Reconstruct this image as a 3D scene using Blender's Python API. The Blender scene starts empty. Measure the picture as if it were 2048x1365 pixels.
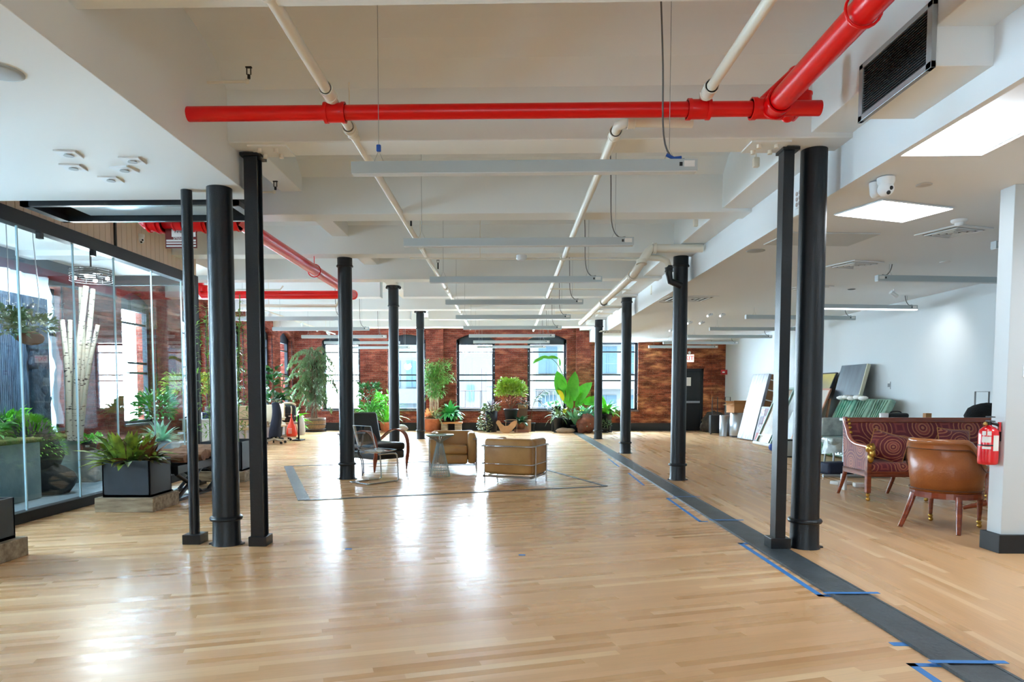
import bpy, bmesh, math, random
from mathutils import Vector, Matrix
R = math.radians
rnd = random.Random(7)
scene = bpy.context.scene
COL = scene.collection

# ---------------------------------------------------------------- camera
FPX, CX, CY, EYE = 1365.0, 984.0, 860.0, 1.35
PITCH, YAW = R(3.19), math.atan(32 / 1365.0)
cam_d = bpy.data.cameras.new('camera')
cam = bpy.data.objects.new('camera', cam_d)
COL.objects.link(cam)
cam.location = (0, 0, EYE)
cam.rotation_euler = (R(90) - PITCH, 0, YAW)
cam_d.sensor_fit = 'HORIZONTAL'
cam_d.sensor_width = 36.0
cam_d.lens = 36.0 * FPX / 2048
cam_d.shift_x = (1024 - CX) / 2048
cam_d.shift_y = (CY - 682.5) / 2048
cam_d.clip_end = 400
scene.camera = cam

# ---------------------------------------------------------------- daylight and exposure
world = bpy.data.worlds.new('sky')
scene.world = world
world.use_nodes = True
wn = world.node_tree
bg = wn.nodes['Background']
bg.inputs['Color'].default_value = (0.63, 0.84, 1.0, 1)
_tc = wn.nodes.new('ShaderNodeTexCoord'); _dp = wn.nodes.new('ShaderNodeVectorMath'); _dp.operation = 'DOT_PRODUCT'
_dp.inputs[1].default_value = (-.12, .96, .22)     # overcast sky, brighter towards the back left
_mr = wn.nodes.new('ShaderNodeMapRange')
_mr.inputs['From Min'].default_value = -.6; _mr.inputs['From Max'].default_value = .9; _mr.inputs['To Min'].default_value = 5.0; _mr.inputs['To Max'].default_value = 60.0
wn.links.new(_tc.outputs['Generated'], _dp.inputs[0]); wn.links.new(_dp.outputs['Value'], _mr.inputs['Value']); wn.links.new(_mr.outputs[0], bg.inputs['Strength'])
sun_d = bpy.data.lights.new('sun', 'SUN')
sun_d.energy = 3.0
sun_d.angle = R(8)
sun_d.color = (1, 0.95, 0.88)
sun = bpy.data.objects.new('sun', sun_d)
COL.objects.link(sun)
sun.rotation_euler = (R(38), 0, R(-12))      # high, from behind the building: lights the facades opposite
vs = scene.view_settings
vs.view_transform = 'Standard'
vs.look = 'None'
vs.gamma = 1
vs.use_curve_mapping = False
vs.exposure = 0.86
scene.cycles.max_bounces = 9
scene.cycles.diffuse_bounces = 6
scene.cycles.glossy_bounces = 4
scene.cycles.transmission_bounces = 6
scene.cycles.transparent_max_bounces = 16
scene.cycles.sample_clamp_indirect = 6
scene.cycles.use_denoising = True
scene.cycles.caustics_reflective = False
scene.cycles.caustics_refractive = False


def window_portal(name, loc, size, rot):
    d = bpy.data.lights.new(name, 'AREA')
    d.shape = 'RECTANGLE'
    d.size, d.size_y = size
    d.cycles.is_portal = True
    o = bpy.data.objects.new(name, d)
    COL.objects.link(o)
    o.location = loc
    o.rotation_euler = rot


# ---------------------------------------------------------------- measuring: a point of the photograph at a known depth Y
_cy, _sy, _cp, _sp = math.cos(YAW), math.sin(YAW), math.cos(PITCH), math.sin(PITCH)
_F = Vector((-_sy * _cp, _cy * _cp, -_sp)); _R = Vector((_cy, _sy, 0)); _U = _R.cross(_F)


def at(px, py, Y):
    d = _F * FPX + _R * (px - CX) - _U * (py - CY)
    return Vector((0, 0, EYE)) + d * (Y / d.y)


def onfloor(px, py, z=0.0):
    d = _F * FPX + _R * (px - CX) - _U * (py - CY)
    return Vector((0, 0, EYE)) + d * ((z - EYE) / d.z)


# ---------------------------------------------------------------- object helpers
def lin(c):
    out = []
    for v in c[:3]:
        v = v / 255.0
        out.append(v / 12.92 if v <= 0.04045 else ((v + 0.055) / 1.055) ** 2.4)
    return tuple(out) + (1.0,)


def thing(name, label, cat, loc=(0, 0, 0), rz=0.0, group=None, kind=None):
    o = bpy.data.objects.new(name, None)
    o.empty_display_size = 0.1
    COL.objects.link(o)
    o.location = loc
    o.rotation_euler = (0, 0, rz)
    o['label'] = label
    o['category'] = cat
    if group: o['group'] = group
    if kind: o['kind'] = kind
    return o


def tag(o, label=None, cat=None, group=None, kind=None):
    if label: o['label'] = label
    if cat: o['category'] = cat
    if group: o['group'] = group
    if kind: o['kind'] = kind
    return o


def struct(name, mb, m, parent=None, **k):
    o = mb.build(name, m, parent, **k)
    if parent is None: o['kind'] = 'structure'
    return o


def copy_tree(root, loc=None, rz=None, label=None, group=None, scale=None):
    r = root.copy(); COL.objects.link(r)
    if loc is not None: r.location = loc
    if rz is not None: r.rotation_euler = (0, 0, rz)
    if scale is not None: r.scale = (scale,) * 3 if not isinstance(scale, tuple) else scale
    if label: r['label'] = label
    if group: r['group'] = group
    for ch in list(root.children):
        c = ch.copy(); COL.objects.link(c); c.parent = r
        for g in list(ch.children):
            d = g.copy(); COL.objects.link(d); d.parent = c
    return r


class MB:
    """collects shapes, then links them as one mesh object"""
    def __init__(s):
        s.v = []; s.f = []; s.sm = []

    def add(s, vs, fs, smooth=False, M=None):
        b = len(s.v)
        for p in vs:
            p = Vector(p)
            s.v.append(M @ p if M is not None else p)
        for f in fs:
            s.f.append([b + i for i in f]); s.sm.append(smooth)
        return s

    def box(s, a, b, M=None):
        x0, y0, z0 = a; x1, y1, z1 = b
        if x0 > x1: x0, x1 = x1, x0
        if y0 > y1: y0, y1 = y1, y0
        if z0 > z1: z0, z1 = z1, z0
        return s.add([(x0, y0, z0), (x1, y0, z0), (x1, y1, z0), (x0, y1, z0), (x0, y0, z1), (x1, y0, z1), (x1, y1, z1), (x0, y1, z1)],
                     [(0, 3, 2, 1), (4, 5, 6, 7), (0, 1, 5, 4), (1, 2, 6, 5), (2, 3, 7, 6), (3, 0, 4, 7)], M=M)

    def rbox(s, a, b, r, M=None, n=3):
        """box with rounded edges"""
        bm = bmesh.new()
        x0, y0, z0 = a; x1, y1, z1 = b
        c = Vector(((x0 + x1) / 2, (y0 + y1) / 2, (z0 + z1) / 2))
        bmesh.ops.create_cube(bm, size=1)
        for v in bm.verts:
            v.co = Vector((v.co.x * abs(x1 - x0), v.co.y * abs(y1 - y0), v.co.z * abs(z1 - z0))) + c
        r = min(r, abs(x1 - x0) * .49, abs(y1 - y0) * .49, abs(z1 - z0) * .49)
        bmesh.ops.bevel(bm, geom=bm.edges[:], offset=r, segments=n, profile=.5, affect='EDGES')
        bm.verts.ensure_lookup_table(); bm.verts.index_update()
        s.add([v.co.copy() for v in bm.verts], [[v.index for v in f.verts] for f in bm.faces], True, M)
        bm.free()
        return s

    def tube(s, pts, r, n=10, closed=False, cap=True, M=None, smooth=True):
        pts = [Vector(p) for p in pts]
        rs = r if isinstance(r, (list, tuple)) else [r] * len(pts)
        N = len(pts); rings = []; prev = None
        for i, p in enumerate(pts):
            a = pts[(i - 1) % N] if (closed or i > 0) else p
            b = pts[(i + 1) % N] if (closed or i < N - 1) else p
            t = (b - a)
            t = t.normalized() if t.length > 1e-9 else Vector((0, 0, 1))
            if prev is None:
                u = t.cross(Vector((0, 0, 1)))
                if u.length < .05: u = t.cross(Vector((1, 0, 0)))
            else:
                u = prev - t * prev.dot(t)
                if u.length < 1e-6: u = t.cross(Vector((0, 1, 0)))
            u.normalize(); prev = u; w = t.cross(u)
            rings.append([p + (u * math.cos(2 * math.pi * k / n) + w * math.sin(2 * math.pi * k / n)) * rs[i] for k in range(n)])
        vs = [q for ring in rings for q in ring]; fs = []
        for i in range(N if closed else N - 1):
            j = (i + 1) % N
            for k in range(n):
                l = (k + 1) % n
                fs.append((i * n + k, i * n + l, j * n + l, j * n + k))
        s.add(vs, fs, smooth, M)
        if cap and not closed:
            s.add(rings[0], [list(range(n))[::-1]], False, M)
            s.add(rings[-1], [list(range(n))], False, M)
        return s

    def lathe(s, prof, n=24, c=(0, 0, 0), M=None, smooth=True):
        vs = []; fs = []
        for (r, z) in prof:
            for k in range(n):
                a = 2 * math.pi * k / n
                vs.append((c[0] + r * math.cos(a), c[1] + r * math.sin(a), c[2] + z))
        for i in range(len(prof) - 1):
            for k in range(n):
                l = (k + 1) % n
                fs.append((i * n + k, i * n + l, (i + 1) * n + l, (i + 1) * n + k))
        s.add(vs, fs, smooth, M)
        for i, rev in ((0, True), (len(prof) - 1, False)):
            if prof[i][0] > 1e-4:
                ring = vs[i * n:(i + 1) * n]
                s.add(ring, [list(range(n))[::-1] if rev else list(range(n))], False, M)
        return s

    def prism(s, pts, axis, a, b, M=None, smooth=False):
        """2D outline extruded along an axis from a to b"""
        def P(u, v, w):
            return {'x': (w, u, v), 'y': (u, w, v), 'z': (u, v, w)}[axis]
        n = len(pts)
        vs = [P(u, v, a) for u, v in pts] + [P(u, v, b) for u, v in pts]
        s.add(vs, [list(range(n)), list(range(n, 2 * n))[::-1]], False, M)
        s.add(vs, [(i, (i + 1) % n, n + (i + 1) % n, n + i) for i in range(n)], smooth, M)
        return s

    def ball(s, c, r, n=12, M=None, sq=(1, 1, 1), noise=0, seed=0):
        rr = random.Random(seed); vs = []; fs = []; m = max(4, n // 2)
        for i in range(m + 1):
            th = math.pi * i / m
            for k in range(n):
                ph = 2 * math.pi * k / n
                q = 1 + (rr.uniform(-noise, noise) if noise else 0)
                vs.append((c[0] + r * sq[0] * math.sin(th) * math.cos(ph) * q, c[1] + r * sq[1] * math.sin(th) * math.sin(ph) * q, c[2] + r * sq[2] * math.cos(th) * q))
        for i in range(m):
            for k in range(n):
                l = (k + 1) % n
                fs.append((i * n + k, (i + 1) * n + k, (i + 1) * n + l, i * n + l))
        return s.add(vs, fs, True, M)

    def leaf(s, p, d, L, W, droop=.5, n=4, roll=0.0, fold=.18, tip=.0, side=None):
        """one arching leaf blade from p along d"""
        p = Vector(p); d = Vector(d).normalized()
        given = side is not None
        side = Vector(side) if given else d.cross(Vector((0, 0, 1)))
        if given: side = side - d * side.dot(d)
        if side.length < .05: side = Vector((1, 0, 0))
        side.normalize()
        side = Matrix.Rotation(roll, 3, d) @ side
        vs = []; fs = []; q = p.copy(); dd = d.copy(); st = L / n
        for i in range(n + 1):
            t = i / n
            w = W * (math.sin(math.pi * min(1, (t * .92 + .08))) ** .8) * .5 if i < n else W * tip * .5
            nrm = side.cross(dd)
            vs += [q - side * w + nrm * w * fold * 2, q, q + side * w + nrm * w * fold * 2]
            q = q + dd * st
            dd = (dd + Vector((0, 0, -droop / n * (1 + t)))).normalized()
        for i in range(n):
            a = 3 * i; fs += [(a, a + 1, a + 4, a + 3), (a + 1, a + 2, a + 5, a + 4)]
        return s.add(vs, fs, True)

    def build(s, name, m, parent=None, loc=None, bevel=0, rz=None, recalc=True, subsurf=0):
        me = bpy.data.meshes.new(name)
        me.from_pydata([tuple(p) for p in s.v], [], s.f)
        me.polygons.foreach_set('use_smooth', s.sm)
        me.update()
        if recalc:
            bm = bmesh.new(); bm.from_mesh(me)
            bmesh.ops.recalc_face_normals(bm, faces=bm.faces[:])
            bm.to_mesh(me); bm.free()
        o = bpy.data.objects.new(name, me)
        COL.objects.link(o)
        if m: me.materials.append(m)
        if parent: o.parent = parent
        if loc is not None: o.location = loc
        if rz is not None: o.rotation_euler = (0, 0, rz)
        if bevel:
            md = o.modifiers.new('bevel', 'BEVEL'); md.width = bevel; md.segments = 2; md.limit_method = 'ANGLE'
            md.harden_normals = False
        if subsurf:
            md = o.modifiers.new('sub', 'SUBSURF'); md.levels = subsurf; md.render_levels = subsurf
        return o


def arc(c, r, a0, a1, n=8, plane='xz', other=0):
    out = []
    for i in range(n + 1):
        a = R(a0 + (a1 - a0) * i / n)
        u, v = c[0] + r * math.cos(a), c[1] + r * math.sin(a)
        out.append({'xz': (u, other, v), 'yz': (other, u, v), 'xy': (u, v, other)}[plane])
    return out


def smooth_path(pts, k=5):
    """Catmull-Rom through points"""
    P = [Vector(p) for p in pts]; out = []
    for i in range(len(P) - 1):
        p0 = P[max(0, i - 1)]; p1 = P[i]; p2 = P[i + 1]; p3 = P[min(len(P) - 1, i + 2)]
        for j in range(k):
            t = j / k
            out.append(.5 * ((2 * p1) + (p2 - p0) * t + (2 * p0 - 5 * p1 + 4 * p2 - p3) * t * t + (3 * p1 - p0 - 3 * p2 + p3) * t ** 3))
    out.append(P[-1])
    return out


# ---------------------------------------------------------------- materials
_mats = {}


def newmat(name):
    m = bpy.data.materials.new(name); m.use_nodes = True
    nt = m.node_tree
    return m, nt, nt.nodes, nt.links, nt.nodes['Principled BSDF']


def nd(N, t, **k):
    n = N.new(t)
    for a, b in k.items():
        if a.startswith('i_'): n.inputs[a[2:].replace('_', ' ')].default_value = b
        else: setattr(n, a, b)
    return n


def mt(name, col, rough=.5, metal=0.0, spec=.5, var=None, vscale=6, vamt=.5, bump=0.0, bscale=60, stretch=(1, 1, 1), coat=0, sheen=0, emit=None, estr=1, trans=0, alpha=1):
    if name in _mats: return _mats[name]
    m, nt, N, L, B = newmat(name)
    B.inputs['Base Color'].default_value = lin(col)
    B.inputs['Roughness'].default_value = rough
    B.inputs['Metallic'].default_value = metal
    B.inputs['Specular IOR Level'].default_value = spec
    if coat: B.inputs['Coat Weight'].default_value = coat; B.inputs['Coat Roughness'].default_value = .12
    if sheen: B.inputs['Sheen Weight'].default_value = sheen
    if trans: B.inputs['Transmission Weight'].default_value = trans
    if alpha < 1: B.inputs['Alpha'].default_value = alpha
    if emit: B.inputs['Emission Color'].default_value = lin(emit); B.inputs['Emission Strength'].default_value = estr
    if var or bump:
        tc = nd(N, 'ShaderNodeTexCoord'); mp = nd(N, 'ShaderNodeMapping')
        mp.inputs['Scale'].default_value = stretch
        L.new(tc.outputs['Object'], mp.inputs['Vector'])
    if var:
        nz = nd(N, 'ShaderNodeTexNoise'); nz.inputs['Scale'].default_value = vscale; nz.inputs['Detail'].default_value = 5
        L.new(mp.outputs[0], nz.inputs['Vector'])
        rp = nd(N, 'ShaderNodeValToRGB')
        rp.color_ramp.elements[0].position = .5 - vamt * .3; rp.color_ramp.elements[1].position = .5 + vamt * .3
        rp.color_ramp.elements[0].color = lin(col); rp.color_ramp.elements[1].color = lin(var)
        L.new(nz.outputs['Fac'], rp.inputs[0]); L.new(rp.outputs[0], B.inputs['Base Color'])
    if bump:
        nb = nd(N, 'ShaderNodeTexNoise'); nb.inputs['Scale'].default_value = bscale; nb.inputs['Detail'].default_value = 4
        L.new(mp.outputs[0], nb.inputs['Vector'])
        bp = nd(N, 'ShaderNodeBump'); bp.inputs['Strength'].default_value = bump; bp.inputs['Distance'].default_value = .02
        L.new(nb.outputs['Fac'], bp.inputs['Height']); L.new(bp.outputs[0], B.inputs['Normal'])
    _mats[name] = m
    return m


def brick_mat(name, c1, c2, mortar, patch, patch_lo, patch_hi, dark, pscale=1.1):
    m, nt, N, L, B = newmat(name)
    g = nd(N, 'ShaderNodeNewGeometry'); sp = nd(N, 'ShaderNodeSeparateXYZ'); ad = nd(N, 'ShaderNodeMath', operation='ADD'); cb = nd(N, 'ShaderNodeCombineXYZ')
    L.new(g.outputs['Position'], sp.inputs[0]); L.new(sp.outputs['X'], ad.inputs[0]); L.new(sp.outputs['Y'], ad.inputs[1])
    L.new(ad.outputs[0], cb.inputs['X']); L.new(sp.outputs['Z'], cb.inputs['Y'])
    br = nd(N, 'ShaderNodeTexBrick'); br.inputs['Scale'].default_value = 1
    br.inputs['Brick Width'].default_value = .21; br.inputs['Row Height'].default_value = .072; br.inputs['Mortar Size'].default_value = .006
    br.inputs['Mortar Smooth'].default_value = .3; br.inputs['Bias'].default_value = -.1
    br.inputs['Color1'].default_value = lin(c1); br.inputs['Color2'].default_value = lin(c2); br.inputs['Mortar'].default_value = lin(mortar)
    L.new(cb.outputs[0], br.inputs['Vector'])
    # worn patches, stretched along the courses
    mp = nd(N, 'ShaderNodeMapping'); mp.inputs['Scale'].default_value = (1.0, 3.2, 1)
    L.new(cb.outputs[0], mp.inputs['Vector'])
    nz = nd(N, 'ShaderNodeTexNoise'); nz.inputs['Scale'].default_value = pscale; nz.inputs['Detail'].default_value = 8; nz.inputs['Roughness'].default_value = .68
    L.new(mp.outputs[0], nz.inputs['Vector'])
    rp = nd(N, 'ShaderNodeValToRGB'); rp.color_ramp.elements[0].position = patch_lo; rp.color_ramp.elements[1].position = patch_hi
    L.new(nz.outputs['Fac'], rp.inputs[0])
    mx = nd(N, 'ShaderNodeMix', data_type='RGBA'); L.new(rp.outputs[0], mx.inputs['Factor']); L.new(br.outputs['Color'], mx.inputs['A']); mx.inputs['B'].default_value = lin(patch)
    n2 = nd(N, 'ShaderNodeTexNoise'); n2.inputs['Scale'].default_value = 2.2; n2.inputs['Detail'].default_value = 7; L.new(mp.outputs[0], n2.inputs['Vector'])
    r2 = nd(N, 'ShaderNodeValToRGB'); r2.color_ramp.elements[0].position = .42; r2.color_ramp.elements[1].position = .62
    r2.color_ramp.elements[0].color = lin(dark); r2.color_ramp.elements[1].color = (1, 1, 1, 1); L.new(n2.outputs['Fac'], r2.inputs[0])
    m2 = nd(N, 'ShaderNodeMix', data_type='RGBA', blend_type='MULTIPLY'); m2.inputs['Factor'].default_value = .75
    L.new(mx.outputs['Result'], m2.inputs['A']); L.new(r2.outputs[0], m2.inputs['B'])
    n3 = nd(N, 'ShaderNodeTexNoise'); n3.inputs['Scale'].default_value = 40; L.new(cb.outputs[0], n3.inputs['Vector'])
    r3 = nd(N, 'ShaderNodeValToRGB'); r3.color_ramp.elements[0].position = .62; r3.color_ramp.elements[1].position = .75; L.new(n3.outputs['Fac'], r3.inputs[0])
    m3 = nd(N, 'ShaderNodeMix', data_type='RGBA'); L.new(r3.outputs[0], m3.inputs['Factor']); L.new(m2.outputs['Result'], m3.inputs['A']); m3.inputs['B'].default_value = lin((190, 150, 130))
    L.new(m3.outputs['Result'], B.inputs['Base Color'])
    B.inputs['Roughness'].default_value = .85; B.inputs['Specular IOR Level'].default_value = .2
    bp = nd(N, 'ShaderNodeBump'); bp.inputs['Strength'].default_value = .6; bp.inputs['Distance'].default_value = .01; bp.invert = True
    L.new(br.outputs['Fac'], bp.inputs['Height']); L.new(bp.outputs[0], B.inputs['Normal'])
    return m


def floor_mat(name, ang, cols, rough=.2):
    """narrow oak strips; every strip takes its own tone"""
    m, nt, N, L, B = newmat(name)
    g = nd(N, 'ShaderNodeNewGeometry'); mp = nd(N, 'ShaderNodeMapping', vector_type='TEXTURE'); mp.inputs['Rotation'].default_value = (0, 0, ang)
    L.new(g.outputs['Position'], mp.inputs['Vector'])
    sp = nd(N, 'ShaderNodeSeparateXYZ'); L.new(mp.outputs[0], sp.inputs[0])
    W = .057
    row = nd(N, 'ShaderNodeMath', operation='DIVIDE'); L.new(sp.outputs['Y'], row.inputs[0]); row.inputs[1].default_value = W
    rf = nd(N, 'ShaderNodeMath', operation='FLOOR'); L.new(row.outputs[0], rf.inputs[0])
    wr = nd(N, 'ShaderNodeTexWhiteNoise', noise_dimensions='1D'); L.new(rf.outputs[0], wr.inputs['W'])
    # plank length per row 0.7 .. 1.7, shifted per row
    ln = nd(N, 'ShaderNodeMapRange'); L.new(wr.outputs['Value'], ln.inputs['Value']); ln.inputs['To Min'].default_value = .7; ln.inputs['To Max'].default_value = 1.7
    sh = nd(N, 'ShaderNodeMath', operation='MULTIPLY_ADD'); L.new(wr.outputs['Value'], sh.inputs[0]); sh.inputs[1].default_value = 37.0; L.new(sp.outputs['X'], sh.inputs[2])
    cl = nd(N, 'ShaderNodeMath', operation='DIVIDE'); L.new(sh.outputs[0], cl.inputs[0]); L.new(ln.outputs[0], cl.inputs[1])
    cf = nd(N, 'ShaderNodeMath', operation='FLOOR'); L.new(cl.outputs[0], cf.inputs[0])
    cb = nd(N, 'ShaderNodeCombineXYZ'); L.new(rf.outputs[0], cb.inputs['X']); L.new(cf.outputs[0], cb.inputs['Y'])
    wn_ = nd(N, 'ShaderNodeTexWhiteNoise', noise_dimensions='2D'); L.new(cb.outputs[0], wn_.inputs['Vector'])
    rp = nd(N, 'ShaderNodeValToRGB'); e = rp.color_ramp.elements
    e[0].position = 0; e[0].color = lin(cols[0]); e[1].position = 1; e[1].color = lin(cols[-1])
    for i, c in enumerate(cols[1:-1]):
        q = e.new((.15, .5, .85)[i] if len(cols) == 5 else (i + 1) / (len(cols) - 1)); q.color = lin(c)
    L.new(wn_.outputs['Value'], rp.inputs[0])
    # grain
    mg = nd(N, 'ShaderNodeMapping'); mg.inputs['Scale'].default_value = (1.5, 45, 1); L.new(mp.outputs[0], mg.inputs['Vector'])
    ng = nd(N, 'ShaderNodeTexNoise'); ng.inputs['Scale'].default_value = 3; ng.inputs['Detail'].default_value = 6; L.new(mg.outputs[0], ng.inputs['Vector'])
    rg = nd(N, 'ShaderNodeMapRange'); L.new(ng.outputs['Fac'], rg.inputs['Value']); rg.inputs['To Min'].default_value = .86; rg.inputs['To Max'].default_value = 1.12
    mg2 = nd(N, 'ShaderNodeMix', data_type='RGBA', blend_type='MULTIPLY'); mg2.inputs['Factor'].default_value = 1
    L.new(rp.outputs[0], mg2.inputs['A']); L.new(rg.outputs[0], mg2.inputs['B'])
    # seams
    fr = nd(N, 'ShaderNodeMath', operation='FRACT'); L.new(row.outputs[0], fr.inputs[0])
    pp = nd(N, 'ShaderNodeMath', operation='PINGPONG'); L.new(fr.outputs[0], pp.inputs[0]); pp.inputs[1].default_value = .5
    sm = nd(N, 'ShaderNodeMapRange'); L.new(pp.outputs[0], sm.inputs['Value']); sm.inputs['From Max'].default_value = .05; sm.inputs['To Min'].default_value = .9; sm.inputs['To Max'].default_value = 1
    m3 = nd(N, 'ShaderNodeMix', data_type='RGBA', blend_type='MULTIPLY'); m3.inputs['Factor'].default_value = 1
    L.new(mg2.outputs['Result'], m3.inputs['A']); L.new(sm.outputs[0], m3.inputs['B'])
    # broad wear
    nw = nd(N, 'ShaderNodeTexNoise'); nw.inputs['Scale'].default_value = .7; nw.inputs['Detail'].default_value = 3; L.new(g.outputs['Position'], nw.inputs['Vector'])
    rw = nd(N, 'ShaderNodeMapRange'); L.new(nw.outputs['Fac'], rw.inputs['Value']); rw.inputs['From Min'].default_value = .3; rw.inputs['From Max'].default_value = .7; rw.inputs['To Min'].default_value = .92; rw.inputs['To Max'].default_value = 1.05
    m4 = nd(N, 'ShaderNodeMix', data_type='RGBA', blend_type='MULTIPLY'); m4.inputs['Factor'].default_value = 1
    L.new(m3.outputs['Result'], m4.inputs['A']); L.new(rw.outputs[0], m4.inputs['B'])
    L.new(m4.outputs['Result'], B.inputs['Base Color'])
    rr = nd(N, 'ShaderNodeMapRange'); L.new(wn_.outputs['Value'], rr.inputs['Value']); rr.inputs['To Min'].default_value = rough - .04; rr.inputs['To Max'].default_value = rough + .08
    L.new(rr.outputs[0], B.inputs['Roughness'])
    bp = nd(N, 'ShaderNodeBump'); bp.inputs['Strength'].default_value = .045; bp.inputs['Distance'].default_value = .003
    L.new(ng.outputs['Fac'], bp.inputs['Height']); L.new(bp.outputs[0], B.inputs['Normal'])
    B.inputs['Specular IOR Level'].default_value = .42
    return m


def glass_mat(name, tint=(1, 1, 1, 1), refl=1.0):
    m = bpy.data.materials.new(name); m.use_nodes = True
    nt = m.node_tree; N = nt.nodes; L = nt.links; N.clear()
    o = nd(N, 'ShaderNodeOutputMaterial'); t = nd(N, 'ShaderNodeBsdfTransparent'); t.inputs[0].default_value = tint
    g = nd(N, 'ShaderNodeBsdfGlossy'); g.inputs['Roughness'].default_value = .01
    f = nd(N, 'ShaderNodeFresnel'); ge = nd(N, 'ShaderNodeNewGeometry')
    mr = nd(N, 'ShaderNodeMapRange'); mr.inputs['To Min'].default_value = 1.5; mr.inputs['To Max'].default_value = 1 / 1.5
    L.new(ge.outputs['Backfacing'], mr.inputs['Value']); L.new(mr.outputs[0], f.inputs['IOR'])
    mu = nd(N, 'ShaderNodeMath', operation='MULTIPLY'); mu.inputs[1].default_value = refl; L.new(f.outputs[0], mu.inputs[0])
    mx = nd(N, 'ShaderNodeMixShader'); L.new(mu.outputs[0], mx.inputs[0]); L.new(t.outputs[0], mx.inputs[1]); L.new(g.outputs[0], mx.inputs[2])
    L.new(mx.outputs[0], o.inputs[0])
    return m


def emat(name, col, s):
    m = bpy.data.materials.new(name); m.use_nodes = True
    nt = m.node_tree; nt.nodes.clear()
    o = nt.nodes.new('ShaderNodeOutputMaterial'); e = nt.nodes.new('ShaderNodeEmission')
    e.inputs[0].default_value = lin(col); e.inputs[1].default_value = s; nt.links.new(e.outputs[0], o.inputs[0])
    return m


WHITE = mt('white_paint', (230, 236, 240), .6, bump=.04, bscale=9)
CREAM = mt('cream_ceiling_paint', (233, 238, 239), .65, bump=.08, bscale=5)
WALLG = mt('white_wall_paint', (200, 207, 210), .6, bump=.04, bscale=9)
SOFFIT = mt('soffit_paint', (232, 236, 236), .6)
PIPEW = mt('white_pipe_paint', (232, 228, 215), .35)
RED = mt('red_pipe_paint', (222, 3, 6), .3, spec=.35, coat=.12)
IRON = mt('black_iron_paint', (11, 17, 24), .36, bump=.12, bscale=90)
BLACK = mt('black_satin', (16, 18, 21), .4)
BLACKM = mt('black_matte', (22, 24, 27), .6)
DARKSTRIP = mt('dark_floor_strip', (74, 84, 90), .42, var=(58, 66, 72), vscale=5, bump=.25, bscale=30)
CHROME = mt('chrome', (188, 192, 198), .12, 1)
STEEL = mt('brushed_steel', (170, 174, 178), .3, 1)
GREYMET = mt('grey_metal', (165, 172, 176), .38, .6)
FIXT = mt('fixture_grey', (178, 190, 194), .4, .1)
TAPE = mt('blue_tape', (52, 130, 205), .55)
GLASS = glass_mat('clear_glass')
GGLASS = glass_mat('partition_glass', (.94, .985, 1, 1), 1.15)
GEDGE = mt('glass_edge', (190, 225, 235), .25)
WOODOAK = mt('weathered_wood', (184, 168, 140), .7, var=(104, 84, 62), vscale=4, vamt=.8, bump=.4, bscale=20, stretch=(1, 6, 6))
CARD = mt('cardboard', (176, 124, 74), .8)
TERRA = mt('terracotta', (196, 128, 96), .75, var=(176, 108, 80), vscale=8)
SOIL = mt('soil', (50, 38, 28), .95)
BLACKPOT = mt('black_plastic_pot', (32, 36, 40), .45)
PAPER = mt('white_paper', (235, 235, 232), .7)
DARKBLUEBOX = mt('charcoal_planter', (44, 52, 60), .5, var=(52, 60, 68), vscale=3)
# ================================================================ THE SETTING
XL, XR, YB, YN = -7.4, 7.4, 23.6, -7.0
BRICK = brick_mat('red_brick', (158, 80, 66), (122, 56, 46), (140, 104, 92), (200, 122, 88), .56, .78, (170, 130, 124))
BRICKO = brick_mat('worn_orange_brick', (164, 84, 56), (122, 58, 40), (150, 104, 80), (236, 164, 108), .50, .68, (126, 98, 90), 1.0)
FLOORL = floor_mat('oak_strip_floor', R(17), [(206, 156, 106), (216, 168, 118), (221, 174, 125), (227, 181, 134), (240, 203, 156)], .27)
FLOORR = floor_mat('oak_strip_floor_lengthwise', R(90), [(212, 168, 120), (215, 169, 121), (218, 173, 126), (222, 178, 132), (236, 202, 160)], .3)
CONC = mt('garden_concrete_floor', (150, 168, 178), .4, var=(118, 138, 150), vscale=1.5, bump=.2, bscale=8)

mb = MB(); mb.box((XL - .45, YN - .4, -.2), (2.27, YB + .45, 0)); struct('floor', mb, FLOORL)
mb = MB(); mb.box((2.27, YN - .4, -.2), (XR + .3, YB + .45, 0)); struct('floor_east', mb, FLOORR)
mb = MB(); mb.box((XL, 2.0, 0), (-5.06, 10.9, .012)); struct('floor_garden', mb, CONC)
# long dark joint strip between the two floors, with a thin rounded edge
mb = MB(); mb.box((2.145, -2, .0), (2.385, 22.9, .012)); mb.box((2.13, -2, 0), (2.155, 22.9, .019)); mb.box((2.375, -2, 0), (2.392, 22.9, .015))
struct('trim_1', mb, DARKSTRIP)
# rectangle of dark strips let into the oak, turned 19 degrees like the boards
def strip(a, b, w):
    a = Vector(a); b = Vector(b); d = (b - a).normalized(); s = Vector((-d.y, d.x)) * w / 2
    return [tuple(a + s), tuple(b + s), tuple(b - s), tuple(a - s)]
A0, A1, A2, A3 = (-3.98, 12.22), (-2.53, 8.36), (1.4, 9.72), (0.0, 13.58)
mb = MB()
for a, b, w in ((A0, A1, .15), (A1, A2, .055), (A2, A3, .06), (A3, A0, .055)):
    mb.prism(strip(a, b, w), 'z', 0, .006)
struct('trim_2', mb, DARKSTRIP)


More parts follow.
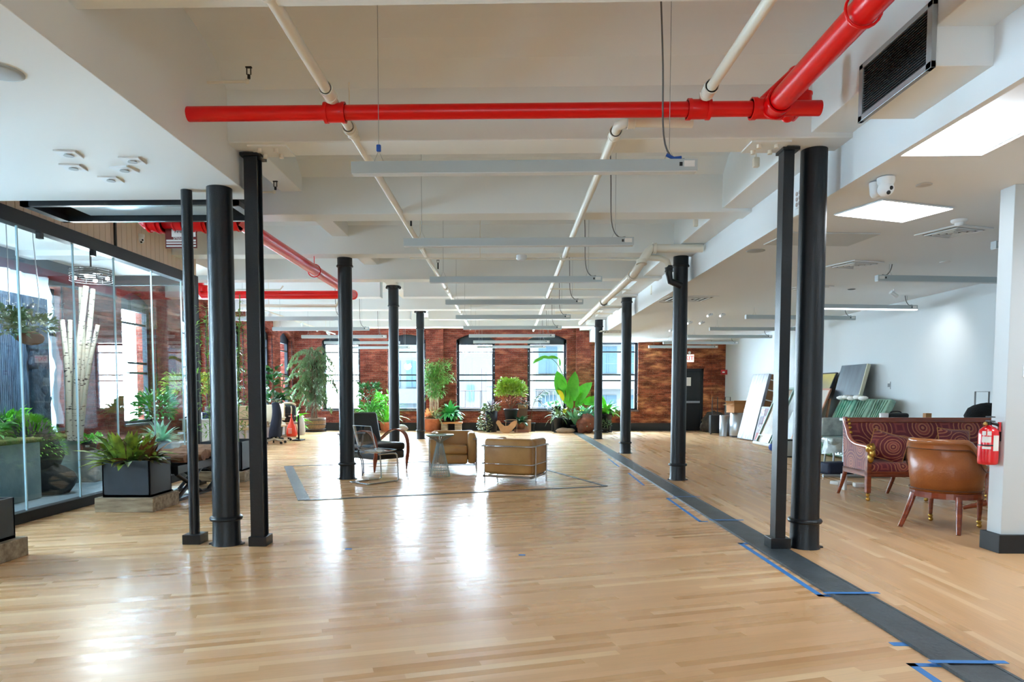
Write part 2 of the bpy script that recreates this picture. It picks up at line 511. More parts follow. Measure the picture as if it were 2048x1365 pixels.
def wall_openings(mb, axis, at0, at1, lo, hi, z0, z1, ops):
    """wall slab with openings (u0,u1,z0,z1,rise); rise > 0 gives a segmental arch"""
    ops = sorted(ops); u = lo
    for (a, b, za, zb, rise) in ops:
        mb.prism([(u, z0), (a, z0), (a, z1), (u, z1)], axis, at0, at1)
        if za > z0: mb.prism([(a, z0), (b, z0), (b, za), (a, za)], axis, at0, at1)
        if rise > 0:
            n = 10; pts = [(a + (b - a) * i / n, zb + rise * (1 - (2 * i / n - 1) ** 2)) for i in range(n + 1)]
            for i in range(n):
                mb.prism([pts[i], pts[i + 1], (pts[i + 1][0], z1), (pts[i][0], z1)], axis, at0, at1)
        elif zb < z1: mb.prism([(a, zb), (b, zb), (b, z1), (a, z1)], axis, at0, at1)
        u = b
    mb.prism([(u, z0), (hi, z0), (hi, z1), (u, z1)], axis, at0, at1)


BACKW = [(-6.46, -5.12), (-4.17, -2.84), (-1.79, -.45), (.67, 2.02)]
mb = MB(); wall_openings(mb, 'y', YB, YB + .45, XL - .45, 2.85, -.2, 4.3, [(a, b, .72, 3.13, .2) for a, b in BACKW])
for a, b in ((-2.80, -2.22), (2.32, 2.82)):      # brick piers
    mb.box((a, YB - .22, 0), (b, YB, 4.2))
struct('wall_back', mb, BRICK)
mb = MB(); wall_openings(mb, 'y', YB, YB + .45, 2.85, XR + .3, -.2, 4.3, [(3.13, 4.47, .72, 3.2, 0), (5.68, 6.70, 0, 2.14, 0)])
struct('wall_back_east', mb, BRICKO)
LEFTW = [(22.12, 23.4), (20.12, 21.42), (17.75, 19.05), (15.4, 16.7), (13.0, 14.3)]
NEARW = [(-3.6, -1.9)]
mb = MB(); wall_openings(mb, 'x', XL - .45, XL, YN - .4, YB + .45, -.2, 4.3, [(a, b, .72, 3.13, .2) for a, b in LEFTW] + [(8.3, 11.3, .75, 3.1, 0), (4.4, 6.4, .75, 3.1, 0)] + [(a, b, .6, 3.05, 0) for a, b in NEARW])
struct('wall_left', mb, BRICK)
mb = MB(); mb.box((XR, YN - .4, -.2), (XR + .3, YB + .45, 4.3)); struct('wall_right', mb, WALLG)
NBW = [(-1.8, -.1), (.6, 2.3)]
mb = MB(); wall_openings(mb, 'y', YN - .4, YN, XL - .45, XR + .3, -.2, 4.3, [(a, b, .6, 2.95, 0) for a, b in NBW])
struct('wall_front', mb, WHITE)
# white cross wall whose end shows at the right edge
mb = MB(); mb.box((4.13, 5.76, 0), (XR, 5.93, 3.04)); struct('wall_partition', mb, WALLG, bevel=.004)
mb = MB(); mb.box((4.095, 5.725, 0), (XR, 5.965, .155)); struct('baseboard_partition', mb, BLACKM, bevel=.004)
mb = MB(); mb.box((XL, YB - .02, 0), (5.62, YB, .27))
for a, b in ((-2.80, -2.22), (2.32, 2.82)): mb.box((a - .02, YB - .245, 0), (b + .02, YB, .27))
mb.box((6.76, YB - .02, 0), (XR, YB, .27)); struct('baseboard_back', mb, BLACKM)
mb = MB(); mb.box((XL, 11.0, 0), (XL + .02, YB, .27)); struct('baseboard_left', mb, BLACKM)
mb = MB(); mb.box((XR - .018, 5.97, 0), (XR, YB, .12)); struct('baseboard_right', mb, BLACKM)

# ---- ceilings: shallow concrete vaults between cross beams
BY0, BSP = 5.80, 2.262
mb = MB()
for n in range(-6, 9):
    y0 = BY0 + n * BSP + .16; y1 = y0 + BSP - .32
    y1 = min(y1, YB + .1); K = 10
    prof = [(y0 + (y1 - y0) * i / K, 3.80 + .26 * (1 - (2 * i / K - 1) ** 2) ** .6) for i in range(K + 1)]
    if y1 - y0 < .5: prof = [(y0, 3.8), (y1, 3.8)]
    outline = prof + [(y1 + .16, 4.3), (y0 - .16, 4.3)]
    for i in range(len(prof) - 1):
        mb.add([(XL, prof[i][0], prof[i][1]), (2.76, prof[i][0], prof[i][1]), (2.76, prof[i + 1][0], prof[i + 1][1]), (XL, prof[i + 1][0], prof[i + 1][1])], [(0, 1, 2, 3)], True)
mb.box((XL - .4, YN - .4, 4.3), (XR + .3, YB + .4, 4.4))
struct('ceiling', mb, CREAM, recalc=False)
for n in range(-6, 8):
    yc = BY0 + n * BSP
    if not YN < yc < YB - .2: continue
    mb = MB()
    if n in (4, 6): mb.box((XL, yc - .16, 3.38), (-2.74, yc + .16, 4.3)); mb.box((-2.24, yc - .16, 3.38), (2.78, yc + .16, 4.3))
    else: mb.box((XL, yc - .16, 3.38), (2.78, yc + .16, 4.3))
    struct('ceiling_beam', mb, CREAM, bevel=.008)
mb = MB(); mb.box((-2.60, 6.0, 3.64), (-2.36, YB, 4.3)); struct('ceiling_girder', mb, CREAM, bevel=.006)
mb = MB(); mb.box((2.42, YN, 3.42), (2.775, YB, 4.3)); struct('ceiling_girder', mb, CREAM, bevel=.006)
mb = MB(); mb.box((2.752, YN, 3.03), (2.80, YB, 3.6)); struct('ceiling_drop_face', mb, WHITE)

# east ceiling, flat, with a shallow skylight well and two flush lights
def ceil_with_holes(mb, x0, x1, y0, y1, z0, z1, holes):
    ys = sorted({y0, y1} | {h[2] for h in holes} | {h[3] for h in holes})
    for a, b in zip(ys, ys[1:]):
        hs = sorted([h for h in holes if h[2] <= a + 1e-6 and h[3] >= b - 1e-6]); u = x0
        for h in hs:
            if h[0] > u: mb.box((u, a, z0), (h[0], b, z1))
            u = h[1]
        if u < x1: mb.box((u, a, z0), (x1, b, z1))
mb = MB(); ceil_with_holes(mb, 2.76, XR + .1, YN, YB, 3.04, 3.12, [(2.80, 3.39, 1.58, 5.07), (4.74, 5.51, 3.89, 4.73)])
struct('ceiling_east', mb, WHITE)
SKYL = emat('skylight_diffuser', (232, 244, 255), 26.0)
mb = MB(); mb.box((2.8, 1.5, 3.185), (3.45, 5.2, 3.26)); mb.box((3.375, 1.5, 3.055), (3.45, 5.2, 3.26)); mb.box((2.8, 5.05, 3.1), (3.45, 5.2, 3.26)); mb.box((2.8, 1.5, 3.1), (3.45, 1.6, 3.26))
struct('ceiling_skylight_well', mb, WHITE)
sk = thing('window_skylight', 'sloped bright skylight panel', 'skylight', (3.08, 4.9, 3.11)); sk['kind'] = 'structure'
mb = MB(); mb.add([(-.28, .14, -.068), (.285, .14, -.068), (.285, -.145, .075), (-.28, -.145, .075)], [(0, 1, 2, 3)]); mb.build('diffuser', SKYL, sk)
mb = MB(); mb.box((4.7, 3.85, 3.3), (5.55, 4.77, 3.34)); mb.box((4.7, 3.85, 3.1), (4.75, 4.77, 3.34)); mb.box((5.5, 3.85, 3.1), (5.55, 4.77, 3.34)); mb.box((4.7, 3.85, 3.1), (5.55, 3.9, 3.34)); mb.box((4.7, 4.72, 3.1), (5.55, 4.77, 3.34))
struct('ceiling_skylight_box', mb, WHITE)
mb = MB(); mb.box((4.76, 3.91, 3.27), (5.49, 4.71, 3.29)); struct('window_skylight_small', mb, SKYL)

# ---- west soffit, garden room
mb = MB(); mb.box((-5.0, YN, 3.10), (-2.29, 6.27, 4.3)); struct('ceiling_soffit', mb, SOFFIT, bevel=.004)
PLANK = mt('cream_plank', (214, 196, 176), .6)
mb = MB(); x = 2.0
mb.box((-5.14, 2.0, 3.2), (-5.02, 10.95, 4.3))
while x < 10.9:
    mb.box((-5.03, x + .004, 3.2), (-5.0, min(10.95, x + .116), 4.3)); x += .12
struct('wall_bulkhead', mb, PLANK)
mb = MB(); mb.box((XL, 2.0, 3.46), (-5.14, 12.8, 4.3)); struct('ceiling_garden', mb, SOFFIT)
mb = MB(); mb.box((XL, 2.0, 3.10), (XL + .03, 12.8, 3.46)); struct('trim_3', mb, mt('blue_grey_band', (70, 86, 100), .5))
mb = MB(); mb.box((XL, 1.9, 0), (-5.0, 2.0, 4.3)); struct('wall_garden_end', mb, WHITE)
mb = MB(); mb.box((-5.10, 2.0, 3.05), (-4.98, 10.97, 3.2)); mb.box((-5.10, 10.90, 0), (-4.98, 10.97, 3.05)); mb.box((XL, 10.88, 3.05), (-5.0, 10.96, 3.2)); mb.box((-5.09, 2.0, 0), (-4.97, 10.95, .11)); mb.box((XL, 10.88, 0), (-5.0, 10.96, .11)); mb.box((-5.0, 8.66, 3.2), (-4.975, 8.69, 3.6))
for y in (7.28, 8.22): mb.box((-5.05, y, 2.99), (-5.0, y + .06, 3.05))
struct('window_partition_frame', mb, BLACKM)
ys = [2.0, 2.9, 3.7, 4.5, 5.3, 6.13, 6.98, 7.88, 8.70, 9.62, 10.5, 10.9]
for i, (a, b) in enumerate(zip(ys, ys[1:])):
    w = MB(); w.box((-5.045, a + .008, .1), (-5.033, b - .008, 3.06)); p = struct('window_partition_pane', w, GGLASS)
    e = MB(); e.box((-5.046, b - .012, .1), (-5.028, b + .004, 3.06)); e.build('glass_edge', GEDGE, p)
w = MB(); w.box((XL, 10.92, .1), (-5.1, 10.93, 3.06)); struct('window_partition_end_pane', w, GGLASS)

# ---- windows
FRAME = mt('window_frame_dark', (30, 40, 52), .5)
def make_window(name, axis, a, b, z0, zb, rise, pos, arch_infill=True, rails=(2.72, 1.93, 1.73)):
    """axis 'y': opening a..b in X in a wall at Y = pos; axis 'x': opening a..b in Y, wall at X = pos"""
    root = bpy.data.objects.new(name, None); COL.objects.link(root); root['kind'] = 'structure'
    s = 1 if axis == 'y' else -1
    def bx(m, u0, z_0, u1, z_1, d0, d1):
        if axis == 'y': m.box((u0, pos + d0, z_0), (u1, pos + d1, z_1))
        else: m.box((pos - d1, u0, z_0), (pos - d0, u1, z_1))
    f = MB(); fw = .1
    bx(f, a, z0, a + fw, zb, .16, .26); bx(f, b - fw, z0, b, zb, .16, .26); bx(f, a, z0, b, z0 + .05, .16, .26); bx(f, a, 2.97, b, zb, .16, .26)
    if rise:
        n = 10; pts = [(a + (b - a) * i / n, zb + rise * (1 - (2 * i / n - 1) ** 2)) for i in range(n + 1)]
        if axis == 'y': f.prism(pts, 'y', pos + .16, pos + .26)
        else: f.prism(pts, 'x', pos - .26, pos - .16)
    f.build('window_frame', FRAME, root)
    r = MB()
    for z in rails: bx(r, a + fw, z - .022, b - fw, z + .022, .18, .24)
    r.build('sash_rail', BLACKM, root)
    g = MB(); bx(g, a + fw, z0 + .05, b - fw, 2.97, .205, .211); g.build('pane', GLASS, root)
    sl = MB(); bx(sl, a - .02, z0 - .05, b + .02, z0, -.03, .2); sl.build('window_sill', mt('stone_sill', (96, 82, 88), .6), root)
    h = MB()                                           # iron hooks down both jambs
    for u in (a + .02, b - .02):
        for k in range(9):
            z = 1.0 + k * .25
            if axis == 'y': h.ball((u, pos + .02, z), .022, 6)
            else: h.ball((pos - .02, u, z), .022, 6)
        if axis == 'y': h.box((u - .008, pos + .015, .8), (u + .008, pos + .03, 3.1))
        else: h.box((pos - .03, u - .008, .8), (pos - .015, u + .008, 3.1))
    h.build('jamb_hooks', BLACKM, root)
    return root
for i, (a, b) in enumerate(BACKW): make_window('window_%d' % (i + 1), 'y', a, b, .72, 3.13, .2, YB)
make_window('window_5', 'y', 3.13, 4.47, .72, 3.04, 0, YB)
for i, (a, b) in enumerate(LEFTW): make_window('window_%d' % (i + 6), 'x', a, b, .72, 3.13, .2, XL)
for i, (a, b) in enumerate([(8.3, 11.3), (4.4, 6.4)] + NEARW): make_window('window_%d' % (i + 20), 'x', a, b, .75 if i < 2 else .6, 3.05, 0, XL, rails=(2.3,))
for i, (a, b) in enumerate(NBW):
    root = bpy.data.objects.new('window_%d' % (i + 30), None); COL.objects.link(root); root['kind'] = 'structure'
    f = MB(); f.box((a, YN - .3, .6), (a + .08, YN - .2, 2.95)); f.box((b - .08, YN - .3, .6), (b, YN - .2, 2.95)); f.box((a, YN - .3, 1.7), (b, YN - .2, 1.78)); f.build('window_frame', FRAME, root)
PIR = math.pi / 2
for i, (a, b) in enumerate(BACKW + [(3.13, 4.47)]): window_portal('portal_back', ((a + b) / 2, YB + .5, 1.9), (b - a, 2.6), (-PIR, 0, 0))
for a, b in NBW: window_portal('portal_front', ((a + b) / 2, YN - .45, 1.8), (b - a, 2.4), (PIR, 0, 0))
for a, b in LEFTW + [(8.3, 11.3), (4.4, 6.4)] + NEARW: window_portal('portal_left', (XL - .5, (a + b) / 2, 1.9), (b - a, 2.6) if False else (2.6, b - a), (0, -PIR, 0))
window_portal('portal_exit', (0, 0, -50), (.01, .01), (0, 0, 0)) if False else None

# ---- far door with push bar and notice
dr = bpy.data.objects.new('door_1', None); COL.objects.link(dr); dr['kind'] = 'structure'; dr.location = (6.19, YB + .1, 0)
mb = MB(); mb.box((-.45, 0, .01), (.45, .05, 2.06)); mb.build('door_leaf', BLACK, dr)
mb = MB(); mb.box((-.51, -.06, 0), (-.44, .06, 2.14)); mb.box((.44, -.06, 0), (.51, .06, 2.14)); mb.box((-.51, -.06, 2.06), (.51, .06, 2.14)); mb.build('door_frame', BLACKM, dr)
mb = MB(); mb.box((-.42, -.07, .96), (.40, -.02, 1.03)); mb.build('push_bar', STEEL, dr)
mb = MB(); mb.box((-.12, -.012, 1.55), (.10, 0, 1.84)); mb.build('paper_notice', PAPER, dr)
mb = MB(); mb.box((5.62, YB + .4, -.1), (6.76, YB + .46, 2.2)); struct('wall_behind_door', mb, BLACKM)
# brick jamb column right of the door
mb = MB(); mb.box((6.95, YB - .1, 0), (XR, YB, 3.04)); struct('wall_back_pier', mb, BRICKO)

# crumpled translucent sheeting hung inside the garden window
def sheet_mat():
    m = bpy.data.materials.new('translucent_sheeting'); m.use_nodes = True
    nt = m.node_tree; N = nt.nodes; L = nt.links; N.clear()
    o = nd(N, 'ShaderNodeOutputMaterial'); t = nd(N, 'ShaderNodeBsdfTranslucent'); t.inputs[0].default_value = (.36, .40, .42, 1)
    d = nd(N, 'ShaderNodeBsdfDiffuse'); d.inputs[0].default_value = (.7, .76, .8, 1)
    mx = nd(N, 'ShaderNodeMixShader'); mx.inputs[0].default_value = .45; L.new(t.outputs[0], mx.inputs[1]); L.new(d.outputs[0], mx.inputs[2]); L.new(mx.outputs[0], o.inputs[0])
    return m
mb = MB(); rq = random.Random(4); K, J = 34, 26; vs = []
for i in range(K + 1):
    for j in range(J + 1):
        vs.append((XL + .09 + .035 * math.sin(i * 1.7 + j * .6) + rq.uniform(-.02, .02), 8.25 + 2.58 * i / K, .7 + 2.45 * j / J))
mb.add(vs, [(i * (J + 1) + j, (i + 1) * (J + 1) + j, (i + 1) * (J + 1) + j + 1, i * (J + 1) + j + 1) for i in range(K) for j in range(J)], True)
tag(mb.build('plastic_sheeting', sheet_mat(), None, recalc=False), 'crumpled white translucent sheeting over the garden room window', 'sheeting')

# ================================================================ OUTSIDE
FAC = mt('pale_render', (96, 100, 100), .8)
FACW = mt('white_render', (176, 180, 180), .8)
FACG = mt('pale_grey_block', (74, 82, 86), .8)
FACB = mt('pink_brick_block', (100, 84, 82), .8)
WPANE = mt('facade_glass', (66, 84, 94), .7, spec=0)
RAILM = mt('railing_iron', (60, 70, 80), .5)


def building(label, x0, x1, y, z1, m, depth=10, nx=5, dz=3.1, ww=.62, wh=.55, bands=True, z0=-14, side=False):
    b = thing('building', label, 'building', ((x0 + x1) / 2, y, z0))
    w, h = x1 - x0, z1 - z0
    mb = MB(); mb.box((-w / 2, 0, 0), (w / 2, depth, h)); mb.build('wall', m, b)
    k = int(h / dz); sx = w / nx
    for r in range(k):
        zz = h - (r + .75) * dz
        if zz < 9: break
        for c in range(nx):
            xc = -w / 2 + (c + .5) * sx
            p = MB(); p.box((xc - sx * ww / 2, -.05, zz - dz * wh / 2), (xc + sx * ww / 2, .06, zz + dz * wh / 2))
            p.box((xc - .04, -.08, zz - dz * wh / 2), (xc + .04, 0, zz + dz * wh / 2)); p.build('window', WPANE, b)
        if bands:
            q = MB(); q.box((-w / 2, -.5, zz - dz * wh / 2 - 1.0), (w / 2, 0, zz - dz * wh / 2 - .1)); q.build('balcony', m, b)
    return b
building('white apartment block with balcony bands seen through the right back windows', 1.6, 13, 44, 15, FAC, nx=6)
building('pale grey block with small windows behind the middle back window', -4.2, -.2, 40, 3.6, FACG, nx=3, ww=.3, wh=.3, bands=False)
building('pale building with dark balcony bays behind the column by second back window', -8.6, -4.6, 43, 4.8, FACG, nx=4)
building('low pinkish brick block far behind the spruce window', -20, -10, 60, -.2, FACB, nx=5, bands=False)
bl = building('white building with tall windows outside the left brick wall', -5, 5, 0, 9, FACW, nx=5, ww=.3)
bl.location = (-19, 20, -14); bl.rotation_euler = (0, 0, R(90))
rl = thing('fire_escape_railing', 'dark iron fire escape railing outside the two middle back windows', 'railing', (0, YB + 1.1, 0))
mb = MB()
for z in (.78, 1.38): mb.tube([(-2.2, 0, z), (2.6, 0, z)], .018, 6)
for k in range(9): mb.tube([(-2.1 + k * .55, 0, .3), (-2.1 + k * .55, 0, 1.38)], .014, 6)
mb.build('rail', RAILM, rl)
mb = MB(); mb.box((-2.25, -.66, .22), (2.65, .05, .28)); mb.build('platform', RAILM, rl)
mb = MB()
for k in range(34): mb.tube([(-2.15 + k * .14, 0, .78), (-2.15 + k * .14, 0, 1.38)], .006, 4)
mb.build('baluster', RAILM, rl)
mb = MB(); mb.tube([(-.95, 0, .3), (-.95, 0, 2.2)], .02, 6); mb.tube([(-.75, .1, .3), (-.75, .1, 1.8)], .02, 6); mb.build('post', RAILM, rl)
# ================================================================ COLUMNS AND POSTS
def cast_column(x, y, top, label, capital=False, ring=True, collar=.1):
    t = thing('cast_iron_column', label, 'column', (x, y, 0), 0, 'black cast-iron columns', 'thing')
    mb = MB(); mb.lathe([(.128, 0), (.126, .012), (.119, .03), (.116, .22), (.114, .30), (.106, top - .02), (.106, top)], 32); mb.build('shaft', IRON, t)
    mb = MB(); mb.lathe([(.112, .215), (.134, .22), (.141, .235), (.134, .252), (.112, .258)], 32); mb.build('base_ring', IRON, t)
    mb = MB(); mb.box((-.15, -.03, 0), (.15, .03, .012)); mb.build('foot_plate', IRON, t)
    if ring:
        z = top - collar
        mb = MB(); mb.lathe([(.104, z - .03), (.124, z - .025), (.13, z - .01), (.118, z + .005), (.113, z + .02), (.113, top)], 32); mb.build('collar', IRON, t)
    if capital:
        mb = MB(); mb.lathe([(.106, top - .13), (.112, top - .1), (.12, top - .06), (.155, top - .012), (.155, top)], 16); mb.build('capital', IRON, t)
        for k in range(12):
            a = k * math.pi / 6
            mb = MB(); mb.ball((.15 * math.cos(a), .15 * math.sin(a), top - .035), .022, 6, sq=(1, 1, 1.3)); mb.build('capital_leaf', IRON, t)
    return t
cast_column(2.575, 5.93, 3.38, 'thick black cast-iron column beside the square black post, nearest on the right', ring=False)
cast_column(2.60, 10.47, 3.38, 'black cast-iron column with a curved drain pipe joining its top', collar=.13)
cast_column(2.57, 14.98, 3.40, 'black cast-iron column in right row, standing before the back window near the exit')
cast_column(2.57, 19.52, 3.40, 'farthest black column of the right row, behind it leafy green plants', collar=.2)
cast_column(-2.49, 5.93, 3.10, 'thick black cast-iron column between a thin round post and square post', ring=False)
cast_column(-2.49, 10.47, 3.38, 'black cast-iron column standing beside the clear plastic chair', collar=.11)
cast_column(-2.49, 14.90, 3.64, 'black column with flared capital behind the black armchair', capital=True, collar=.42)
cast_column(-2.49, 19.42, 3.64, 'farthest black column of the left row, flared top, beside the bamboo', capital=True, collar=.5)

t = thing('steel_post', 'thin round black post with square foot, left of the thick column', 'post', (-2.80, 5.98, 0), 0, None, 'thing')
mb = MB(); mb.lathe([(.045, .08), (.047, 3.1)], 20); mb.build('pole', IRON, t)
mb = MB(); mb.box((-.075, -.085, 0), (.085, .085, .085)); mb.build('foot', IRON, t, bevel=.004)
t = thing('steel_post', 'black H-section steel post rising to the ceiling beam, left group', 'post', (-2.19, 5.92, 0), 0, None, 'thing')
mb = MB(); mb.box((-.056, -.065, .08), (.056, -.05, 3.38)); mb.box((-.056, .05, .08), (.056, .065, 3.38)); mb.box((-.04, -.05, .08), (.035, .05, 3.38)); mb.build('h_section', IRON, t)
mb = MB(); mb.box((-.072, -.085, 0), (.085, .085, .085)); mb.build('foot', IRON, t, bevel=.004)
mb = MB(); mb.box((-.08, -.09, 3.345), (.09, .09, 3.37)); mb.build('head_plate', BLACK, t)
t = thing('steel_post', 'square black steel post standing on the dark floor strip', 'post', (2.325, 5.88, 0), 0, None, 'thing')
mb = MB(); mb.box((-.044, -.06, .08), (.044, .06, 3.38)); mb.build('pole', IRON, t, bevel=.004)
mb = MB(); mb.box((-.085, -.08, .012), (.085, .08, .10)); mb.build('foot', IRON, t, bevel=.004)
mb = MB(); mb.box((-.06, -.08, 3.345), (.08, .08, 3.37)); mb.build('head_plate', BLACK, t)
for x, lab in ((2.13, 'white bolted bracket plate under the ceiling beam beside the right square post'), (-1.99, 'white bolted bracket plate under ceiling beam beside the left H-shaped post')):
    t = thing('bracket_plate', lab, 'bracket', (x, 5.82, 3.368))
    mb = MB(); mb.box((-.16, -.13, 0), (.16, .13, .012)); mb.build('plate', CREAM, t)
    for u in (-.08, .06):
        for v in (-.07, .07):
            mb = MB(); mb.lathe([(.02, -.03), (.02, 0)], 6, c=(u, v, 0)); mb.build('bolt', PIPEW, t)

def vault_z(y):
    f = ((y - BY0 - .16) % BSP) / (BSP - .32)
    return 3.39 if f > 1 else 3.805 + .26 * max(0, 1 - (2 * f - 1) ** 2) ** .6


# ================================================================ PIPES
def pipe(name, label, pts, r, m, couplings=(), cat='pipe', elbows=(), n=16, rings=()):
    """a pipe run whose couplings, elbows and hanger rings are parts of it"""
    t = thing(name, label, cat, pts[0], 0)
    o = Vector(pts[0]); P = [Vector(p) - o for p in pts]
    mb = MB(); mb.tube(P, r, n); mb.build('pipe_run', m, t)
    for (p, d, l, k) in couplings:
        p = Vector(p) - o; d = Vector(d).normalized()
        mb = MB(); mb.tube([p - d * l / 2, p - d * (l / 2 - .012), p + d * (l / 2 - .012), p + d * l / 2], [k * r, k * r * 1.06, k * r * 1.06, k * r], n)
        mb.tube([p - d * l * .5, p - d * l * .34], k * r * 1.16, n); mb.tube([p + d * l * .34, p + d * l * .5], k * r * 1.16, n)
        mb.build('coupling', m, t)
    for (p, k) in elbows:
        p = Vector(p) - o
        mb = MB(); mb.ball(p, r * k, 16); mb.build('elbow', m, t)
    for (p, d, up) in rings:
        p = Vector(p) - o; d = Vector(d).normalized()
        u = d.cross(Vector((0, 0, 1))).normalized(); w = u.cross(d)
        mb = MB(); mb.tube([p + (u * math.cos(a) + Vector((0, 0, 1)) * math.sin(a)) * r * 1.22 for a in [k * math.pi / 10 for k in range(20)]], .008, 6, closed=True)
        mb.tube([p + Vector((0, 0, r * 1.2)), p + Vector((0, 0, up))], .006, 6); mb.build('hanger_ring', m, t)
    return t
YR = 4.95
pl, pr = at(385, 221, YR), at(1640, 224, YR); zR = (pl.z + pr.z) / 2
X1, X2 = at(670, 221, YR).x, at(1397, 222, YR).x; XT = at(1545, 215, YR).x
pipe('sprinkler_main', 'long glossy red sprinkler pipe running across under the near ceiling', [(-2.29, YR, zR), (pr.x, YR, zR)], .052, RED,
     [((X1, YR, zR), (1, 0, 0), .15, 1.2), ((X2, YR, zR), (1, 0, 0), .16, 1.2), ((XT - .04, YR, zR), (1, 0, 0), .22, 1.25)])
pipe('sprinkler_main', 'thick red sprinkler pipe coming forward from the tee at top right', [(XT, YR, zR), (XT + .02, -3, zR + .03)], .078, RED, [((XT, YR - .1, zR), (0, 1, 0), .12, 1.05)], rings=[((XT, 3.72, zR + .01), (0, 1, 0), .5)])
q = lambda px, py, Y=5.08: at(px, py, Y)
pipe('sprinkler_bypass', 'short red bypass pipe with elbows behind the thick red pipe', [q(1512, 218), q(1587, 148)], .042, RED,
     [(q(1592, 150, 5.1), q(1600, 160) - q(1585, 140), .07, 1.2), (q(1604, 178, 5.1), (0, 0, 1), .14, 1.0), (q(1607, 200, 5.1), (0, 0, 1), .09, 1.25), (q(1592, 222, 5.1), (1, 0, .8), .1, 1.05)],
     elbows=[(q(1590, 147, 5.1), 1.25), (q(1607, 212, 5.1), 1.2), (q(1576, 230, 5.1), 1.25)])
def wline(label, X, z, y0, y1, r, cps, drops=()):
    return pipe('sprinkler_branch', label, [(X, y0, z), (X, y1, z)], r, PIPEW, [((X, y, z), (0, 1, 0), .14, 1.2) for y in cps])
zl = at(665, 200, 4.9).z; xl = at(665, 200, 4.9).x
wline('long white sprinkler branch pipe running back from the left red coupling', xl, zl, -2, 22.5, .035, (3.55, 4.78, 5.45, 9.4, 13.6, 17.8))
xr_ = at(1410, 200, 4.9).x
pipe('sprinkler_branch', 'white pipe coming forward from the red coupling near the tee', [(xr_, 4.92, zl), (xr_ + .01, -2, zl)], .035, PIPEW, [((xr_, 4.8, zl), (0, 1, 0), .12, 1.25)])
xm = at(1237, 250, 5.25); 
pipe('sprinkler_branch', 'white pipe bending from a cross pipe and running back, right of centre', [at(1385, 246, 5.25), at(1255, 244, 5.25), xm + Vector((0, .02, 0)), (xm.x, 5.5, xm.z), (xm.x, 22.5, xm.z)], .036, PIPEW,
     [((xm.x, 5.42, xm.z), (0, 1, 0), .1, 1.2), ((xm.x, 10.3, xm.z), (0, 1, 0), .13, 1.2), ((xm.x, 14.6, xm.z), (0, 1, 0), .13, 1.2), (at(1262, 244, 5.25), (1, 0, 0), .06, 1.25)])
for k, (Y, nm) in enumerate(((5.3, 'near'), (9.6, 'middle'), (13.9, 'far'))):
    t = thing('pipe_hanger', 'white clevis hanger on the left branch pipe, %s one' % nm, 'hanger', (xl, Y + .12, zl), 0, 'white hangers on the left branch')
    mb = MB(); mb.tube([(.05 * math.cos(a), 0, .05 * math.sin(a)) for a in [i * math.pi / 8 for i in range(16)]], .006, 6, closed=True); mb.build('clevis', PIPEW, t)
    mb = MB(); mb.tube([(0, 0, .05), (0, 0, .35)], .005, 6); mb.build('rod', PIPEW, t)
D = [(2.76, 9.75), ]
p0 = at(1405, 497, 9.75); p1 = at(1297, 497, 9.75); p2 = at(1283, 525, 9.75); p3 = at(1268, 548, 9.95); p4 = at(1183, 625, 17.2)
pipe('drain_pipe', 'thick cream drain pipe with two elbows beside the second right column', [p0, p1 + Vector((.05, 0, 0)), p1 + Vector((0, 0, -.04)), p2, p3, Vector((p3.x, 17.2, p3.z + .02))], .058, PIPEW,
     [(p1 + Vector((.08, 0, 0)), (1, 0, 0), .05, 1.15), (p2, (0, .2, 1), .06, 1.15), (p3 + Vector((0, .1, 0)), (0, 1, 0), .1, 1.12), ((p3.x, 13.1, p3.z), (0, 1, 0), .12, 1.15)])
a0, a1, a2, a3 = at(1327, 520, 10.3), at(1336, 528, 10.3), at(1338, 548, 10.3), at(1354, 572, 10.35)
pipe('drain_elbow', 'curved black waste pipe entering the top of the second right column', [a2 + Vector((0, 0, .12)), a2, a2 * .5 + a3 * .5 + Vector((-.04, 0, -.02)), a3 + Vector((.06, 0, 0))], .05, IRON, [(a2 + Vector((0, 0, .06)), (0, 0, 1), .06, 1.1)])
pipe('drain_elbow', 'short cream elbow above the curved black waste pipe', [at(1290, 515, 10.3), at(1322, 517, 10.3), at(1334, 523, 10.3), at(1338, 537, 10.3)], .045, PIPEW)
# red mains on the left
Yd = 12.86
pe = at(706, 590, Yd); zd = pe.z; xd = pe.x
pipe('sprinkler_main', 'glossy red pipe running back diagonally behind the left posts', [(xd, 7.3, zd + .02), (xd, Yd, zd)], .078, RED, elbows=[((xd, Yd, zd), 1.2)], rings=[((xd, 7.85, zd), (0, 1, 0), .7), ((xd, 10.3, zd), (0, 1, 0), .7)])
pipe('sprinkler_main', 'straight bright red pipe crossing behind the left posts', [(xd, Yd, zd), (at(405, 580, Yd).x, Yd, zd), (at(405, 580, Yd).x - .05, Yd, zd + .1), (at(405, 580, Yd).x - .05, Yd, zd + .5)], .078, RED, [((at(405, 580, Yd).x, Yd, zd + .12), (0, 0, 1), .12, 1.2)])
xa = at(275, 445, 7.35); 
pipe('sprinkler_valve_run', 'red ribbed valve assembly under the dark ceiling frame', [(xa.x - .02, 7.35, xa.z + .22), (xa.x, 7.35, xa.z + .1), (xa.x + .08, 7.35, xa.z), (xd - .02, 7.35, zd)], .07, RED,
     [(Vector((xa.x + f * (xd - xa.x), 7.35, xa.z + f * (zd - xa.z))), (1, 0, 0), w, k) for f, w, k in ((.16, .10, 1.35), (.24, .06, 1.5), (.42, .10, 1.2), (.62, .12, 1.35), (.70, .05, 1.5), (.82, .1, 1.25), (.97, .14, 1.3))])
